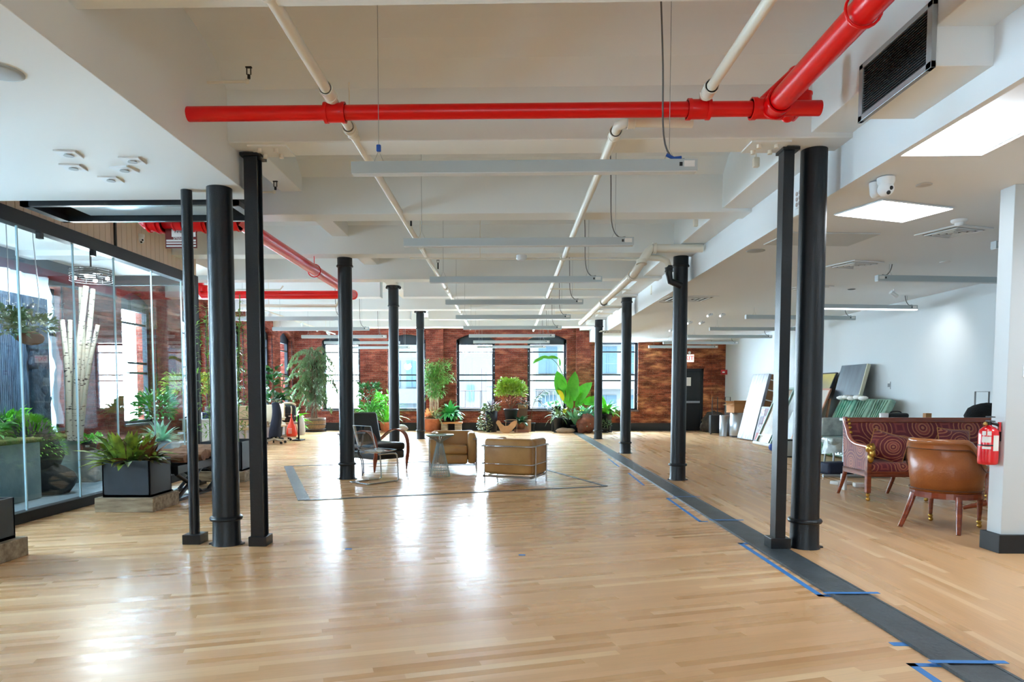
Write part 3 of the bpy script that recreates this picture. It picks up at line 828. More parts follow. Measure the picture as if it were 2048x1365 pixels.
for lab, pts, r in (('thin white cross conduit between the lower beams', [at(820, 517, 9.9), at(1290, 520, 9.9)], .012),
                    ('white pipe crossing above the red pipe at left', [at(480, 612, 13.6), at(672, 612, 13.6), at(676, 604, 13.6)], .03),
                    ('thin white pipe with hook hanging under the left far ceiling', [at(470, 580, 12.2), at(560, 580, 12.2), at(566, 572, 12.2)], .014),
                    ('white conduit across the far ceiling beside the right row', [at(1100, 578, 13.2), at(1262, 580, 13.2)], .016),
                    ('cream pipe joining the drain to the third right column', [at(1199, 613, 15.2), at(1250, 614, 15.2), at(1264, 604, 15.0)], .028),
                    ('long white pipe along the top of the back brick wall', [(-7.2, 23.3, 3.52), (2.7, 23.3, 3.52)], .03),
                    ('cream pipe ending near the last right column', [at(1110, 625, 18.2), at(1232, 627, 18.2)], .035)):
    o = Vector(pts[0]); mb = MB(); mb.tube([Vector(p) - o for p in pts], r, 10); mb.tube([(pts[1] - o) * .3 if not isinstance(pts[1], tuple) else (2, 0, 0), ((pts[1] - o) * .3 if not isinstance(pts[1], tuple) else Vector((2, 0, 0))) + Vector((0, 0, max(.05, vault_z(o.y) - o.z - .015)))], .005, 5); tag(mb.build('conduit', PIPEW, None, loc=o), lab, 'pipe')
for lab, pts in (('thin white pipe stub with black sprinkler head in the first bay', [at(428, 165, 5.28), at(494, 163, 5.28)]),
                 ('white pipe stub with sprinkler head behind the H-shaped post', [at(512, 385, 7.0), at(548, 384, 7.0)])):
    o = pts[0]; t = thing('sprinkler_drop', lab, 'sprinkler', o); d = pts[1] - o
    mb = MB(); mb.tube([(-.06, 0, 0), d], .011, 8); mb.tube([(0, 0, 0), (0, 0, .35)], .006, 5) if o.y > 6 else None; mb.ball(d, .02, 8); mb.build('pipe_run', PIPEW, t)
    mb = MB(); mb.tube([d + Vector((.015, 0, .02)), d + Vector((.015, 0, .05))], .012, 8); mb.box(d + Vector((-.003, -.005, .05)), d + Vector((.003, .005, .1))); mb.box(d + Vector((.027, -.005, .05)), d + Vector((.033, .005, .1))); mb.box(d + Vector((-.008, -.01, .1)), d + Vector((.038, .01, .108))); mb.build('sprinkler_head', BLACKM, t)
for (px, py, Y, nm) in ((822, 437, 8.3, 'left branch, near'), (876, 528, 12.0, 'left branch, further')):
    o = at(px, py, Y); t = thing('fire_sprinkler', 'small upright sprinkler head on the %s' % nm, 'sprinkler', o)
    mb = MB(); mb.tube([(0, 0, -.09), (0, 0, .02)], .012, 8); mb.box((-.02, -.004, .02), (-.014, .004, .06)); mb.box((.014, -.004, .02), (.02, .004, .06)); mb.box((-.024, -.012, .06), (.024, .012, .066)); mb.build('head', BLACKM, t)

# ================================================================ LINEAR PENDANT LIGHTS
LIT = emat('lit_diffuser', (240, 248, 255), 4.0)
DIFF = mt('frosted_diffuser', (214, 220, 224), .5)
BLUE = mt('blue_plastic', (30, 84, 170), .4)
CORD = mt('grey_cord', (96, 96, 96), .6)
def pendant(label, group, x, y, zb, L=2.3, rz=0.0, top=None, lit=False, grips=False, cord=1):
    t = thing('linear_pendant', label, 'ceiling light', (x, y, zb), rz, group)
    h = L / 2
    top = top or vault_z(y)
    mb = MB(); mb.box((-h, -.035, .006), (h, .035, .082)); mb.build('housing', FIXT, t, bevel=.002)
    mb = MB(); mb.box((-h + .005, -.03, 0), (h - .005, .03, .02 if lit else .006)); mb.build('diffuser', LIT if lit else DIFF, t)
    if lit:
        mb = MB(); mb.box((-h + .005, -.0365, -.004), (h - .005, .0365, .012)); mb.build('lit_lens', LIT, t)
    for s in (-1, 1):
        u = s * (h - .18)
        mb = MB(); mb.tube([(u, 0, .16), (u, 0, top - zb)], .0025, 5); mb.tube([(u - .035, 0, .082), (u, 0, .16), (u + .035, 0, .082)], .002, 5); mb.build('suspension_wire', GREYMET, t)
    if grips:
        mb = MB(); mb.rbox((-h + .165, -.012, .155), (-h + .195, .012, .20), .006); mb.build('wire_grip', BLUE, t)
        mb = MB(); mb.tube([(h - .2, 0, .12), (h - .15, 0, .095), (h - .1, 0, .1)], .012, 8); mb.build('cable_connector', BLUE, t)
    u = cord * (h - .18)
    mb = MB(); mb.tube(smooth_path([(u + cord * .1, 0, .09), (u + cord * .02, 0, .1), (u - cord * .04, 0, .25), (u - cord * .05, 0, .7), (u - cord * .07, .02, top - zb)], 4), .006, 6); mb.build('power_cord', CORD, t)
    mb = MB(); mb.box((cord * (h - .02), -.037, .03), (cord * (h - .09), -.0345, .07)); mb.build('sticker', PAPER, t)
    mb = MB(); mb.box((cord * (h - .1), -.0372, .035), (cord * (h - .12), -.0346, .06)); mb.build('label_mark', BLACKM, t)
    return t
ORD = ['nearest', 'second', 'third', 'fourth', 'fifth', 'sixth', 'seventh', 'eighth', 'ninth']
for n in range(9):
    y = 4.66 + 2.285 * n
    pendant('%s of nine grey linear lights hung down the middle of room' % ORD[n], 'grey linear lights, middle row', .10, y if n < 8 else 22.9, 2.805, grips=n == 0)
for n in range(5):
    pendant('%s of five pale linear lights hung down the left side' % ORD[n], 'grey linear lights, left row', -4.42, 13.86 + 2.27 * n, 2.79)
for n, y in enumerate((7.36, 9.4, 12.2, 13.9, 16.4, 18.6, 21.0, 22.8)):
    lit = n == 2
    xx = (6.12, 6.02, 6.12, 5.85, 5.9, 5.95, 5.85, 5.78)[n]
    pendant(('the only lit linear light, its underside glowing, over the right side' if lit else '%s grey linear light from the camera over the right side' % ORD[n]), 'grey linear lights, right row', xx, y, 2.79 if n > 1 else 2.81, rz=R(7) if n < 4 else R(3), top=3.04, lit=lit, cord=-1 if n < 2 else 1, L=2.2 if lit else 2.3)

# ================================================================ CEILING FITTINGS
def flush_box(name, label, cat, c, w, d, rz, m, inner=None, h=.012, group=None):
    t = thing(name, label, cat, c, rz, group)
    mb = MB(); mb.box((-w / 2, -d / 2, -h), (w / 2, d / 2, 0)); mb.build('frame', m, t, bevel=.002)
    if inner: inner(t, w, d, h)
    return t
PANEL = emat('flat_panel_light', (240, 248, 255), 7)
c = sum((onfloor(x, y, 3.035) for x, y in ((1670, 428), (1765, 398), (1904, 416), (1808, 443))), Vector()) / 4
def pin(t, w, d, h):
    mb = MB(); mb.box((-w / 2 + .01, -d / 2 + .01, -h - .002), (w / 2 - .01, d / 2 - .01, -h + .001)); mb.build('lit_panel', PANEL, t)
flush_box('panel_light', 'square bright flush panel light in the right ceiling behind the cameras', 'ceiling light', c, .86, .54, R(20), WHITE, pin)
LOUV = mt('vent_dark', (96, 98, 100), .6)
def vent(label, px, py, w, d, rz):
    def inn(t, W, Dp, h):
        mb = MB(); mb.box((-W * .42, -Dp * .38, -h - .001), (W * .42, Dp * .38, -h + .002)); mb.build('core', LOUV, t)
        mb = MB()
        for k in range(4):
            f = .36 - .1 * k
            for sx, sy, ex, ey in ((-f, -f, f, -f), (f, -f, f, f), (f, f, -f, f), (-f, f, -f, -f)):
                mb.tube([(W * sx, Dp * sy, -h - .006), (W * ex, Dp * ey, -h - .006)], .009, 4)
        mb.build('louvre', WHITE, t)
    flush_box('air_diffuser', label, 'air vent', onfloor(px, py, 3.038), w, d, rz, WHITE, inn)
vent('white square air diffuser in right ceiling, near the pillar', 1906, 463, .5, .5, R(20))
vent('white square air diffuser in right ceiling, beyond the panel light', 1708, 529, .5, .5, R(20))
vent('white square air diffuser partly behind the thick right column', 1620, 575, .5, .5, R(20))
vent('wide white grille in the far right ceiling by the exit side', 1375, 597, .9, .7, R(5))
vent('white air diffuser in the far ceiling between two right columns', 1228, 663, .8, .6, 0)
for px, py, nm in ((1640, 478, 'behind the right posts'), ):
    flush_box('access_panel', 'large pale access panel in the ceiling %s' % nm, 'panel', onfloor(px, py, 3.038), 1.0, .6, R(5), mt('panel_grey', (198, 204, 206), .5))
def disc(name, label, cat, p, r, h=.02, m=None, dome=False):
    t = thing(name, label, cat, p)
    mb = MB(); mb.lathe([(r, 0), (r, -h * .5), (r * .8, -h), (.0005, -h)], 24); mb.build('cover', m or WHITE, t)
    if dome:
        mb = MB(); mb.lathe([(r * .55, -h), (r * .5, -h * 1.8), (.0005, -h * 2.1)], 16); mb.build('sensor', WHITE, t)
    return t
GR = mt('speaker_grille', (176, 184, 188), .6)
disc('ceiling_speaker', 'round grey speaker in the white soffit at the left edge', 'speaker', onfloor(0, 143, 3.1), .115, .012, GR)
disc('ceiling_speaker', 'round flush speaker in the right ceiling beside the drop', 'speaker', onfloor(1511, 502, 3.038), .11, .006, GR)
disc('ceiling_speaker', 'round speaker in right ceiling behind the second column', 'speaker', onfloor(1332, 604, 3.038), .13, .008, GR)
disc('smoke_detector', 'white round smoke detector in right ceiling above the diffuser', 'smoke detector', onfloor(1918, 440, 3.038), .07, .03, None, True)
disc('ceiling_sensor', 'small flat disc in the right ceiling near the cameras', 'sensor', onfloor(1848, 370, 3.038), .06, .006, mt('disc_grey', (190, 186, 180), .6))
disc('ceiling_sensor', 'small white disc in right ceiling below the diffuser', 'sensor', onfloor(1890, 524, 3.038), .06, .008)
disc('ceiling_sensor', 'small dark disc on the far right ceiling', 'sensor', onfloor(1703, 579, 3.038), .06, .006, LOUV)
# security cameras on the right ceiling
def dome_camera(label, p, s=1.0, rz=0):
    t = thing('security_camera', label, 'camera', p, rz)
    mb = MB(); mb.lathe([(.055 * s, 0), (.055 * s, -.03 * s), (.045 * s, -.05 * s)], 20); mb.build('mount', WHITE, t)
    mb = MB(); mb.ball((0, 0, -.075 * s), .052 * s, 18); mb.build('camera_body', WHITE, t)
    for dx, dz in ((.02, -.08), (.005, -.11)):
        mb = MB(); mb.ball((dx * s, -.043 * s, dz * s), .014 * s, 10); mb.build('lens', BLACK, t)
    return t
dome_camera('white ball security camera with dark lenses, right ceiling', onfloor(1772, 356, 3.03), 1.15, R(-10))
t = thing('security_camera', 'second white security camera turned away, beside the ball camera', 'camera', onfloor(1752, 366, 3.03))
mb = MB(); mb.lathe([(.05, 0), (.05, -.02), (.042, -.09), (.03, -.115), (.001, -.12)], 18); mb.build('camera_body', WHITE, t)
dome_camera('white dome camera on the plank wall above the glass', at(266, 487, 9.3) + Vector((.1, 0, .12)), 1.0, R(40))
dome_camera('white dome camera in garden room behind the end panes', Vector((-5.7, 10.0, 3.46)), 1.0, R(40))
# square spotlights in the soffit
for i, (px, py, a, nm) in enumerate(((137, 307, 10, 'far-left upper'), (147, 334, 8, 'left lower'), (265, 320, 5, 'right upper'), (249, 338, -8, 'right lower'), (222, 358, 6, 'lowest'))):
    t = thing('recessed_spotlight', 'square white recessed spotlight, %s of the five in soffit' % nm, 'spotlight', onfloor(px, py, 3.1), R(a), 'five square spotlights in the soffit')
    mb = MB(); mb.box((-.075, -.075, -.012), (.075, .075, 0)); mb.build('frame', WHITE, t, bevel=.002)
    mb = MB(); mb.lathe([(.035, -.02), (.03, -.012)], 16); mb.build('lamp', GR, t)
# track spotlights at the far right ceiling
for i, (px, py) in enumerate(((1420, 631), (1445, 631), (1380, 646), (1404, 646), (1343, 661))):
    p = onfloor(px, py, 3.0)
    t = thing('track_spotlight', 'small white cylinder spotlight on far right ceiling, %s from left' % ('fourth', 'fifth', 'second', 'third', 'first')[i], 'spotlight', p, R(30), 'small spotlights on the far right ceiling')
    mb = MB(); mb.tube([(-.07, 0, -.02), (.07, 0, .02)], .022, 12); mb.build('lamp_body', WHITE, t)
    mb = MB(); mb.tube([(0, 0, 0), (0, 0, .06)], .01, 6); mb.build('stem', GREYMET, t)
    mb = MB(); mb.tube([(-.078, 0, -.0222), (-.07, 0, -.02)], .02, 12); mb.build('lens', LIT, t)
# wall-washing spotlight for the white wall right of the cameras
t = thing('track_spotlight', 'white spotlight under the right ceiling aimed at white wall behind pillar', 'spotlight', (6.35, 11.5, 3.04))
mb = MB(); mb.tube([(0, 0, 0), (0, 0, -.06)], .01, 6); mb.build('stem', WHITE, t)
mb = MB(); mb.tube([(-.05, 0, -.05), (.06, .02, -.12)], .035, 14); mb.build('lamp_body', WHITE, t)
def spot_lamp(name, loc, aim, power, size, blend=.6, col=(1, .97, .92), rad=.03):
    d = bpy.data.lights.new(name, 'SPOT'); d.energy = power; d.spot_size = R(size); d.spot_blend = blend; d.color = col; d.shadow_soft_size = rad
    o = bpy.data.objects.new(name, d); COL.objects.link(o); o.location = loc
    o.rotation_euler = (Vector(aim) - Vector(loc)).to_track_quat('-Z', 'Y').to_euler(); return o
spot_lamp('spot_lamp', (6.45, 11.53, 2.88), (7.4, 11.75, 2.0), 24, 80, 1.0)
# track lights along left far ceiling
t = thing('track_light', 'white track with angled spotlights near the left back corner', 'track light', (-5.6, 18.5, 3.2))
mb = MB(); mb.box((-.02, -3.2, 0), (.02, 3.6, .03)); mb.tube([(0, -2.5, .03), (0, -2.5, .6)], .006, 5); mb.tube([(0, 2.5, .03), (0, 2.5, .6)], .006, 5); mb.build('track', PIPEW, t)
for k in range(5):
    mb = MB(); mb.tube([(.02, -2.6 + k * 1.3, -.02), (.12, -2.8 + k * 1.3, -.09)], .04, 12); mb.build('spot_head', WHITE, t)
# duct with grille
t = thing('air_duct', 'beige boxed air duct with black grille under the right girder', 'duct', (2.42, 4.05, 3.2))
mb = MB(); mb.box((0, 0, 0), (.335, .76, .34)); mb.build('duct_box', CREAM, t, bevel=.004)
mb = MB(); mb.box((-.03, -.02, -.015), (0, .03, .365)); mb.box((-.03, .74, -.015), (0, .79, .365)); mb.box((-.03, -.02, -.015), (0, .79, .025)); mb.box((-.03, -.02, .33), (0, .79, .365)); mb.build('grille_frame', GREYMET, t, bevel=.003)
mb = MB(); mb.box((-.012, .02, .02), (-.004, .75, .34)); mb.build('grille_back', BLACK, t)
mb = MB()
for k in range(19): mb.box((-.022, .03, .03 + k * .0162), (-.012, .745, .036 + k * .0162))
mb.build('grille_slats', BLACKM, t)
# smoke sounders hanging on the girder
for px, py, Y, nm in ((1512, 322, 6.53, 'first'), (1391, 444, 8.72, 'second')):
    t = thing('sounder', 'small white hanging sounder beside the right girder, %s one' % nm, 'sounder', at(px, py, Y))
    mb = MB(); mb.rbox((-.03, -.025, -.06), (.03, .025, .03), .012); mb.build('body', PIPEW, t)
    mb = MB(); mb.tube([(0, 0, .03), (0, 0, .08), (.07, 0, .08)], .006, 6); mb.build('stem', PIPEW, t)
t = thing('emergency_light', 'white twin-head emergency light on the drop face by second column', 'emergency light', at(1311, 580, 13.3) )
mb = MB(); mb.rbox((-.09, -.04, -.09), (.13, .06, .09), .02); mb.build('case', PIPEW, t)
for k in range(3):
    mb = MB(); mb.ball((-.04 + k * .06, -.05, 0), .035, 10, sq=(.6, .6, 1.6)); mb.build('lamp', WHITE, t)
t = thing('vent_grille', 'small pinkish grille on the white drop face between two right posts', 'vent', (2.735, 6.55, 3.14))
mb = MB(); mb.box((0, -.14, -.05), (.015, .14, .13)); mb.build('frame', WHITE, t)
mb = MB()
for k in range(4):
    for j in range(3): mb.tube([(-.006, -.1 + k * .065, -.02 + j * .05), (.002, -.1 + k * .065, -.02 + j * .05)], .02, 8)
mb.build('perforation', mt('grille_pink', (176, 160, 156), .6), t)
t = thing('ceiling_bell', 'small white round box on the thin cross conduit', 'junction box', at(1043, 517, 9.85))
mb = MB(); mb.lathe([(.05, -.03), (.075, -.01), (.075, .04)], 12); mb.build('box', WHITE, t)
# black framed ceiling hatch at the end of the soffit
t = thing('ceiling_hatch', 'black-framed glazed hatch hung at the end of the white soffit', 'ceiling hatch', (-4.5, 6.29, 3.06))
W_, D_ = 2.02, .63
mb = MB(); mb.box((0, 0, 0), (W_, .05, .05)); mb.box((0, D_ - .05, 0), (W_, D_, .05)); mb.box((0, 0, 0), (.08, D_, .05)); mb.box((W_ - .08, 0, 0), (W_, D_, .05)); mb.build('frame', IRON, t)
mb = MB(); mb.box((.01, D_ - .03, .05), (W_ - .01, D_ - .01, .3)); mb.box((.01, .05, .05), (.03, D_ - .03, .3)); mb.box((W_ - .03, .05, .05), (W_ - .01, D_ - .03, .3)); mb.build('inner_lining', BLACKM, t)
mb = MB(); mb.box((.3, .04, .06), (W_ - .35, D_ - .04, .075)); mb.build('glazing', mt('hatch_glass', (196, 212, 218), .25), t)
# occupancy sign on the plank wall
t = thing('sprinkler_sign', 'red and white sprinkler control sign hung below the red valves', 'sign', at(362, 474, 7.35))
SG = mt('sign_red', (120, 40, 36), .5)
mb = MB(); mb.box((-.17, 0, -.12), (.17, .006, .11)); mb.build('plate', SG, t)
mb = MB(); mb.box((-.10, -.003, 0), (.16, 0, .08)); mb.box((-.16, -.003, -.05), (.16, 0, -.03)); mb.box((-.16, -.003, -.075), (.16, 0, -.06)); mb.box((-.16, -.003, -.105), (.16, 0, -.09)); mb.build('white_field', PAPER, t)
def lettering(txt, size, loc, rot, m, parent, name='lettering', align='CENTER'):
    cu = bpy.data.curves.new(name, 'FONT'); cu.body = txt; cu.size = size; cu.align_x = align; cu.align_y = 'CENTER'; cu.extrude = .001
    tmp = bpy.data.objects.new(name, cu); COL.objects.link(tmp); bpy.context.view_layer.update()
    me = bpy.data.meshes.new_from_object(tmp); bpy.data.objects.remove(tmp); me.materials.clear(); me.materials.append(m)
    o = bpy.data.objects.new(name, me); COL.objects.link(o); o.parent = parent; o.location = loc; o.rotation_euler = rot
    return o
mb = MB()
for x in (-.12, .12): mb.tube([(x, .003, .11), (x, .003, .3)], .004, 5)
mb.build('hanger', BLACKM, t)
lettering('Fire Dept', .05, (.03, -.005, .055), (PIR, 0, 0), BLACKM, t)
lettering('SPRINKLER', .035, (.0, -.005, -.016), (PIR, 0, 0), PAPER, t)
# exit sign and fire alarm
t = thing('exit_sign', 'lit red EXIT sign above the far black door', 'sign', at(1375, 717, 23.3))
mb = MB(); mb.box((-.22, 0, -.13), (.22, .06, .13)); mb.build('case', mt('exit_face', (238, 226, 222), .5, emit=(255, 230, 225), estr=.5), t, bevel=.006)
lettering('EXIT', .2, (0, -.004, 0), (PIR, 0, 0), emat('exit_red', (235, 40, 40), 1.3), t)
mb = MB(); mb.box((-.03, .05, -.03), (.03, .305, .03)); mb.build('wall_bracket', BLACKM, t)
for s in (-1, 1):
    mb = MB(); mb.ball((s * .07, .02, .19), .05, 10); mb.build('lamp_head', WHITE, t)
mb = MB(); mb.box((-.09, .01, .13), (.09, .05, .16)); mb.build('lamp_bar', BLACK, t)
t = thing('fire_alarm_box', 'small red fire alarm box on the white wall by far corner', 'alarm', at(1448, 745, 23.3) )
mb = MB(); mb.rbox((-.1, -.05, -.08), (.1, .05, .08), .01); mb.build('case', SG if False else mt('alarm_red', (170, 24, 30), .4), t)
mb = MB(); mb.box((-.07, -.056, -.02), (.01, -.05, .02)); mb.build('white_label', PAPER, t)
t = thing('wall_switch', 'small grey switch plate on the white wall right of dark painting', 'switch', (XR - .012, 13.45, 1.47))
mb = MB(); mb.box((0, -.045, -.07), (.012, .045, .07)); mb.build('plate', mt('switch_grey', (200, 204, 206), .5), t)
mb = MB(); mb.box((-.006, -.03, -.03), (.001, .03, .04)); mb.build('screen', LOUV, t)
t = thing('wall_thermostat', 'small white switch on the white pillar wall at right edge', 'switch', (4.28, 5.752, 1.52))
mb = MB(); mb.box((-.03, 0, -.05), (.03, .008, .05)); mb.build('plate', WHITE, t, bevel=.002)
# ================================================================ FURNITURE
LEATHER = mt('tan_leather', (186, 142, 84), .38, var=(166, 120, 68), vscale=3, bump=.15, bscale=70)
BLEATHER = mt('black_leather', (24, 27, 32), .4, bump=.2, bscale=40)
MAHOG = mt('polished_mahogany', (148, 66, 32), .22, var=(120, 48, 24), vscale=5, stretch=(1, 1, 8), coat=.6)
REDWOOD = mt('bent_red_wood', (150, 72, 48), .25, var=(120, 52, 36), vscale=6, coat=.5)
GOLD = mt('gilded_metal', (196, 150, 70), .28, .9)


def cube_chair(name, label, loc, rz):
    t = thing(name, label, 'armchair', loc, rz, 'tan leather tube-frame armchairs')
    w, d = .38, .345
    def cush(n, a, b, r=.03):
        mb = MB(); mb.rbox(a, b, r, n=3); return mb.build(n, LEATHER, t)
    cush('seat_base', (-.245, -.33, .13), (.245, .22, .29)); cush('seat_cushion', (-.245, -.335, .29), (.245, .22, .43), .04)
    cush('backrest', (-.365, .19, .15), (.365, .345, .665), .045)
    for s in (-1, 1):
        a, b = (s * .25, -.33, .13), (s * .385, .185, .655)
        cush('armrest', a, b, .045)
    # chrome tubes
    mb = MB()
    for z, r in ((.56, .012), (.30, .007)):
        mb.tube([(-w - .02, -.30, z), (-w - .02, d, z), (-w, d + .02, z), (w, d + .02, z), (w + .02, d, z), (w + .02, -.30, z)], r, 8)
    for s in (-1, 1):
        mb.tube([(s * (w + .02), -.30, .56), (s * (w + .02), -.36, .55), (s * (w - .04), -.37, .55)], .011, 8)
    mb.build('tube_rail', CHROME, t)
    for s in (-1, 1):
        for y in (-.27, .23):
            mb = MB(); mb.tube([(s * (w + .02), y, 0), (s * (w + .02), y, .56)], .011, 8); mb.build('leg', CHROME, t)
    mb = MB(); mb.box((-w, -.33, .10), (w, -.30, .13)); mb.box((-w, d - .03, .10), (w, d, .13)); mb.box((-w, -.33, .10), (-w + .03, d, .13)); mb.box((w - .03, -.33, .10), (w, d, .13)); mb.build('base_frame', CHROME, t)
    return t
cube_chair('cube_armchair', 'boxy tan leather armchair with chrome tubes, its back to the camera', (.11, 10.16, 0), R(159))
cube_chair('cube_armchair', 'boxy tan leather armchair facing the camera behind the wire table', (-.95, 11.78, 0), R(4))

# wire drum side table
t = thing('wire_side_table', 'round silvery wire side table with a flared base', 'side table', (-1.08, 10.74, 0))
WIRE = mt('brushed_wire', (158, 166, 160), .28, .85)
mb = MB(); mb.lathe([(.205, .655), (.225, .662), (.228, .672), (.22, .678), (.001, .678)], 32); mb.build('table_top', mt('table_glass_top', (150, 178, 172), .15, spec=.8), t)
for k in range(30):
    a = k * 2 * math.pi / 30
    mb = MB(); mb.tube([(.165 * math.cos(a), .165 * math.sin(a), .015), (.05 * math.cos(a), .05 * math.sin(a), .53), (.055 * math.cos(a), .055 * math.sin(a), .57), (.21 * math.cos(a), .21 * math.sin(a), .66)], .0045, 5); mb.build('wire', WIRE, t)
mb = MB()
for z, r in ((.015, .165), (.12, .142), (.55, .05)): mb.tube([(r * math.cos(a), r * math.sin(a), z) for a in [k * math.pi / 14 for k in range(28)]], .005, 5, closed=True)
mb.build('hoop', WIRE, t)

# cantilever clear chair
ACR = glass_mat('clear_acrylic', (.82, .90, .97, 1), 2.2)
t = thing('plastic_chair', 'clear plastic cantilever chair on bent chrome tube', 'chair', (-1.97, 10.12, 0), R(140))
prof = smooth_path([(0, -.22, .455), (0, -.10, .44), (0, .08, .435), (0, .17, .47), (0, .21, .56), (0, .25, .70), (0, .29, .85)], 4)
mb = MB(); n = len(prof); K = 8; vs = []; fs = []
for th in (0, .009):
    for p in prof:
        for k in range(K + 1):
            u = -1 + 2 * k / K; curl = .03 * u * u
            vs.append((u * .21, p.y - (curl if p.z > .5 else 0), p.z + (curl if p.z <= .5 else 0) + (th if p.z < .5 else 0) + 0))
            if p.z >= .5: vs[-1] = (u * .21, p.y - curl + th, p.z)
m_ = n * (K + 1)
for i in range(n - 1):
    for k in range(K):
        a = i * (K + 1) + k; fs += [(a, a + 1, a + K + 2, a + K + 1), (m_ + a, m_ + a + K + 1, m_ + a + K + 2, m_ + a + 1)]
mb.add(vs, fs, True); mb.build('seat_shell', ACR, t)
mb = MB()
rim = [(-.21, p.y - (.03 if p.z > .5 else 0), p.z + (.03 if p.z <= .5 else 0)) for p in prof] + [(.21, p.y - (.03 if p.z > .5 else 0), p.z + (.03 if p.z <= .5 else 0)) for p in reversed(prof)]
mb.tube(rim, .0055, 6, closed=True); mb.build('shell_rim', mt('acrylic_edge', (206, 220, 232), .15, spec=.9), t)
mb = MB()
path = []
for s in (-1, 1):
    side = [(s * .19, .12, .43), (s * .2, -.16, .43), (s * .2, -.22, .41), (s * .2, -.24, .36), (s * .2, -.26, .06), (s * .2, -.24, .02), (s * .2, -.18, .012), (s * .2, .27, .012), (s * .17, .31, .012)]
    path += side if s < 0 else side[::-1]
mb.tube(smooth_path(path, 2), .0115, 10); mb.build('tube_frame', CHROME, t)

# black side table with curved legs
t = thing('iron_side_table', 'small black iron table with bowed legs behind the column', 'side table', (-2.53, 10.97, 0), R(8))
mb = MB(); mb.box((-.21, -.17, .665), (.21, .17, .685)); mb.build('table_top', BLACK, t, bevel=.003)
mb = MB(); mb.tube([(-.13, 0, .36), (.13, 0, .36)], .009, 6); mb.tube([(0, -.11, .36), (0, .11, .36)], .009, 6); mb.build('stretcher', BLACK, t)
for sx in (-1, 1):
    for sy in (-1, 1):
        mb = MB(); mb.tube(smooth_path([(sx * .18, sy * .14, .665), (sx * .165, sy * .13, .52), (sx * .10, sy * .08, .36), (sx * .165, sy * .13, .24), (sx * .175, sy * .14, .02)], 4), .009, 6); mb.ball((sx * .175, sy * .14, .012), .014, 8); mb.build('leg', BLACK, t)

# black lounge chair with bentwood arms
t = thing('lounge_chair', 'black leather lounge chair with curved reddish bentwood arms', 'armchair', (-2.30, 11.82, 0), R(50))
mb = MB(); mb.rbox((-.31, -.40, .20), (.31, .36, .345), .03); mb.build('seat_base', BLEATHER, t)
mb = MB(); mb.rbox((-.31, -.43, .345), (.31, .26, .475), .045); mb.build('seat_cushion', BLEATHER, t)
Mb = Matrix.Translation((0, .24, .34)) @ Matrix.Rotation(R(-14), 4, 'X')
mb = MB(); mb.rbox((-.31, -.07, -.02), (.31, .09, .66), .06, M=Mb, n=4); mb.build('backrest', BLEATHER, t)
mb = MB(); mb.box((-.312, -.075, .32), (.312, -.068, .325), M=Mb); mb.build('seam', BLACKM, t)
for s in (-1, 1):
    pth = smooth_path([(0, .34, .47), (0, .20, .56), (0, .02, .66), (0, -.18, .69), (0, -.34, .63), (0, -.42, .50), (0, -.43, .32), (0, -.40, .14), (0, -.39, 0)], 4)
    ws = [(.03 + .012 * math.sin(math.pi * min(1, i / 22))) if i < 26 else max(.008, .035 - (i - 26) * .005) for i in range(len(pth))]
    vs = []; fs = []
    for i, p in enumerate(pth):
        a = pth[max(0, i - 1)]; b = pth[min(len(pth) - 1, i + 1)]; tg = (b - a).normalized(); nr = Vector((0, tg.z, -tg.y)) * .010
        x0 = s * .355; w = ws[i] * 1.1
        vs += [(x0 - w, p.y + nr.y, p.z + nr.z), (x0 + w, p.y + nr.y, p.z + nr.z), (x0 + w, p.y - nr.y, p.z - nr.z), (x0 - w, p.y - nr.y, p.z - nr.z)]
    for i in range(len(pth) - 1):
        a = 4 * i
        for k in range(4): fs.append((a + k, a + (k + 1) % 4, a + 4 + (k + 1) % 4, a + 4 + k))
    fs += [(0, 1, 2, 3), (len(vs) - 4, len(vs) - 1, len(vs) - 2, len(vs) - 3)]
    mb = MB(); mb.add(vs, fs, False); mb.build('bentwood_arm', REDWOOD, t, bevel=.003)
    mb = MB(); mb.tube([(s * .27, .30, .22), (s * .29, .38, 0)], [.024, .014], 8); mb.build('rear_leg', REDWOOD, t)

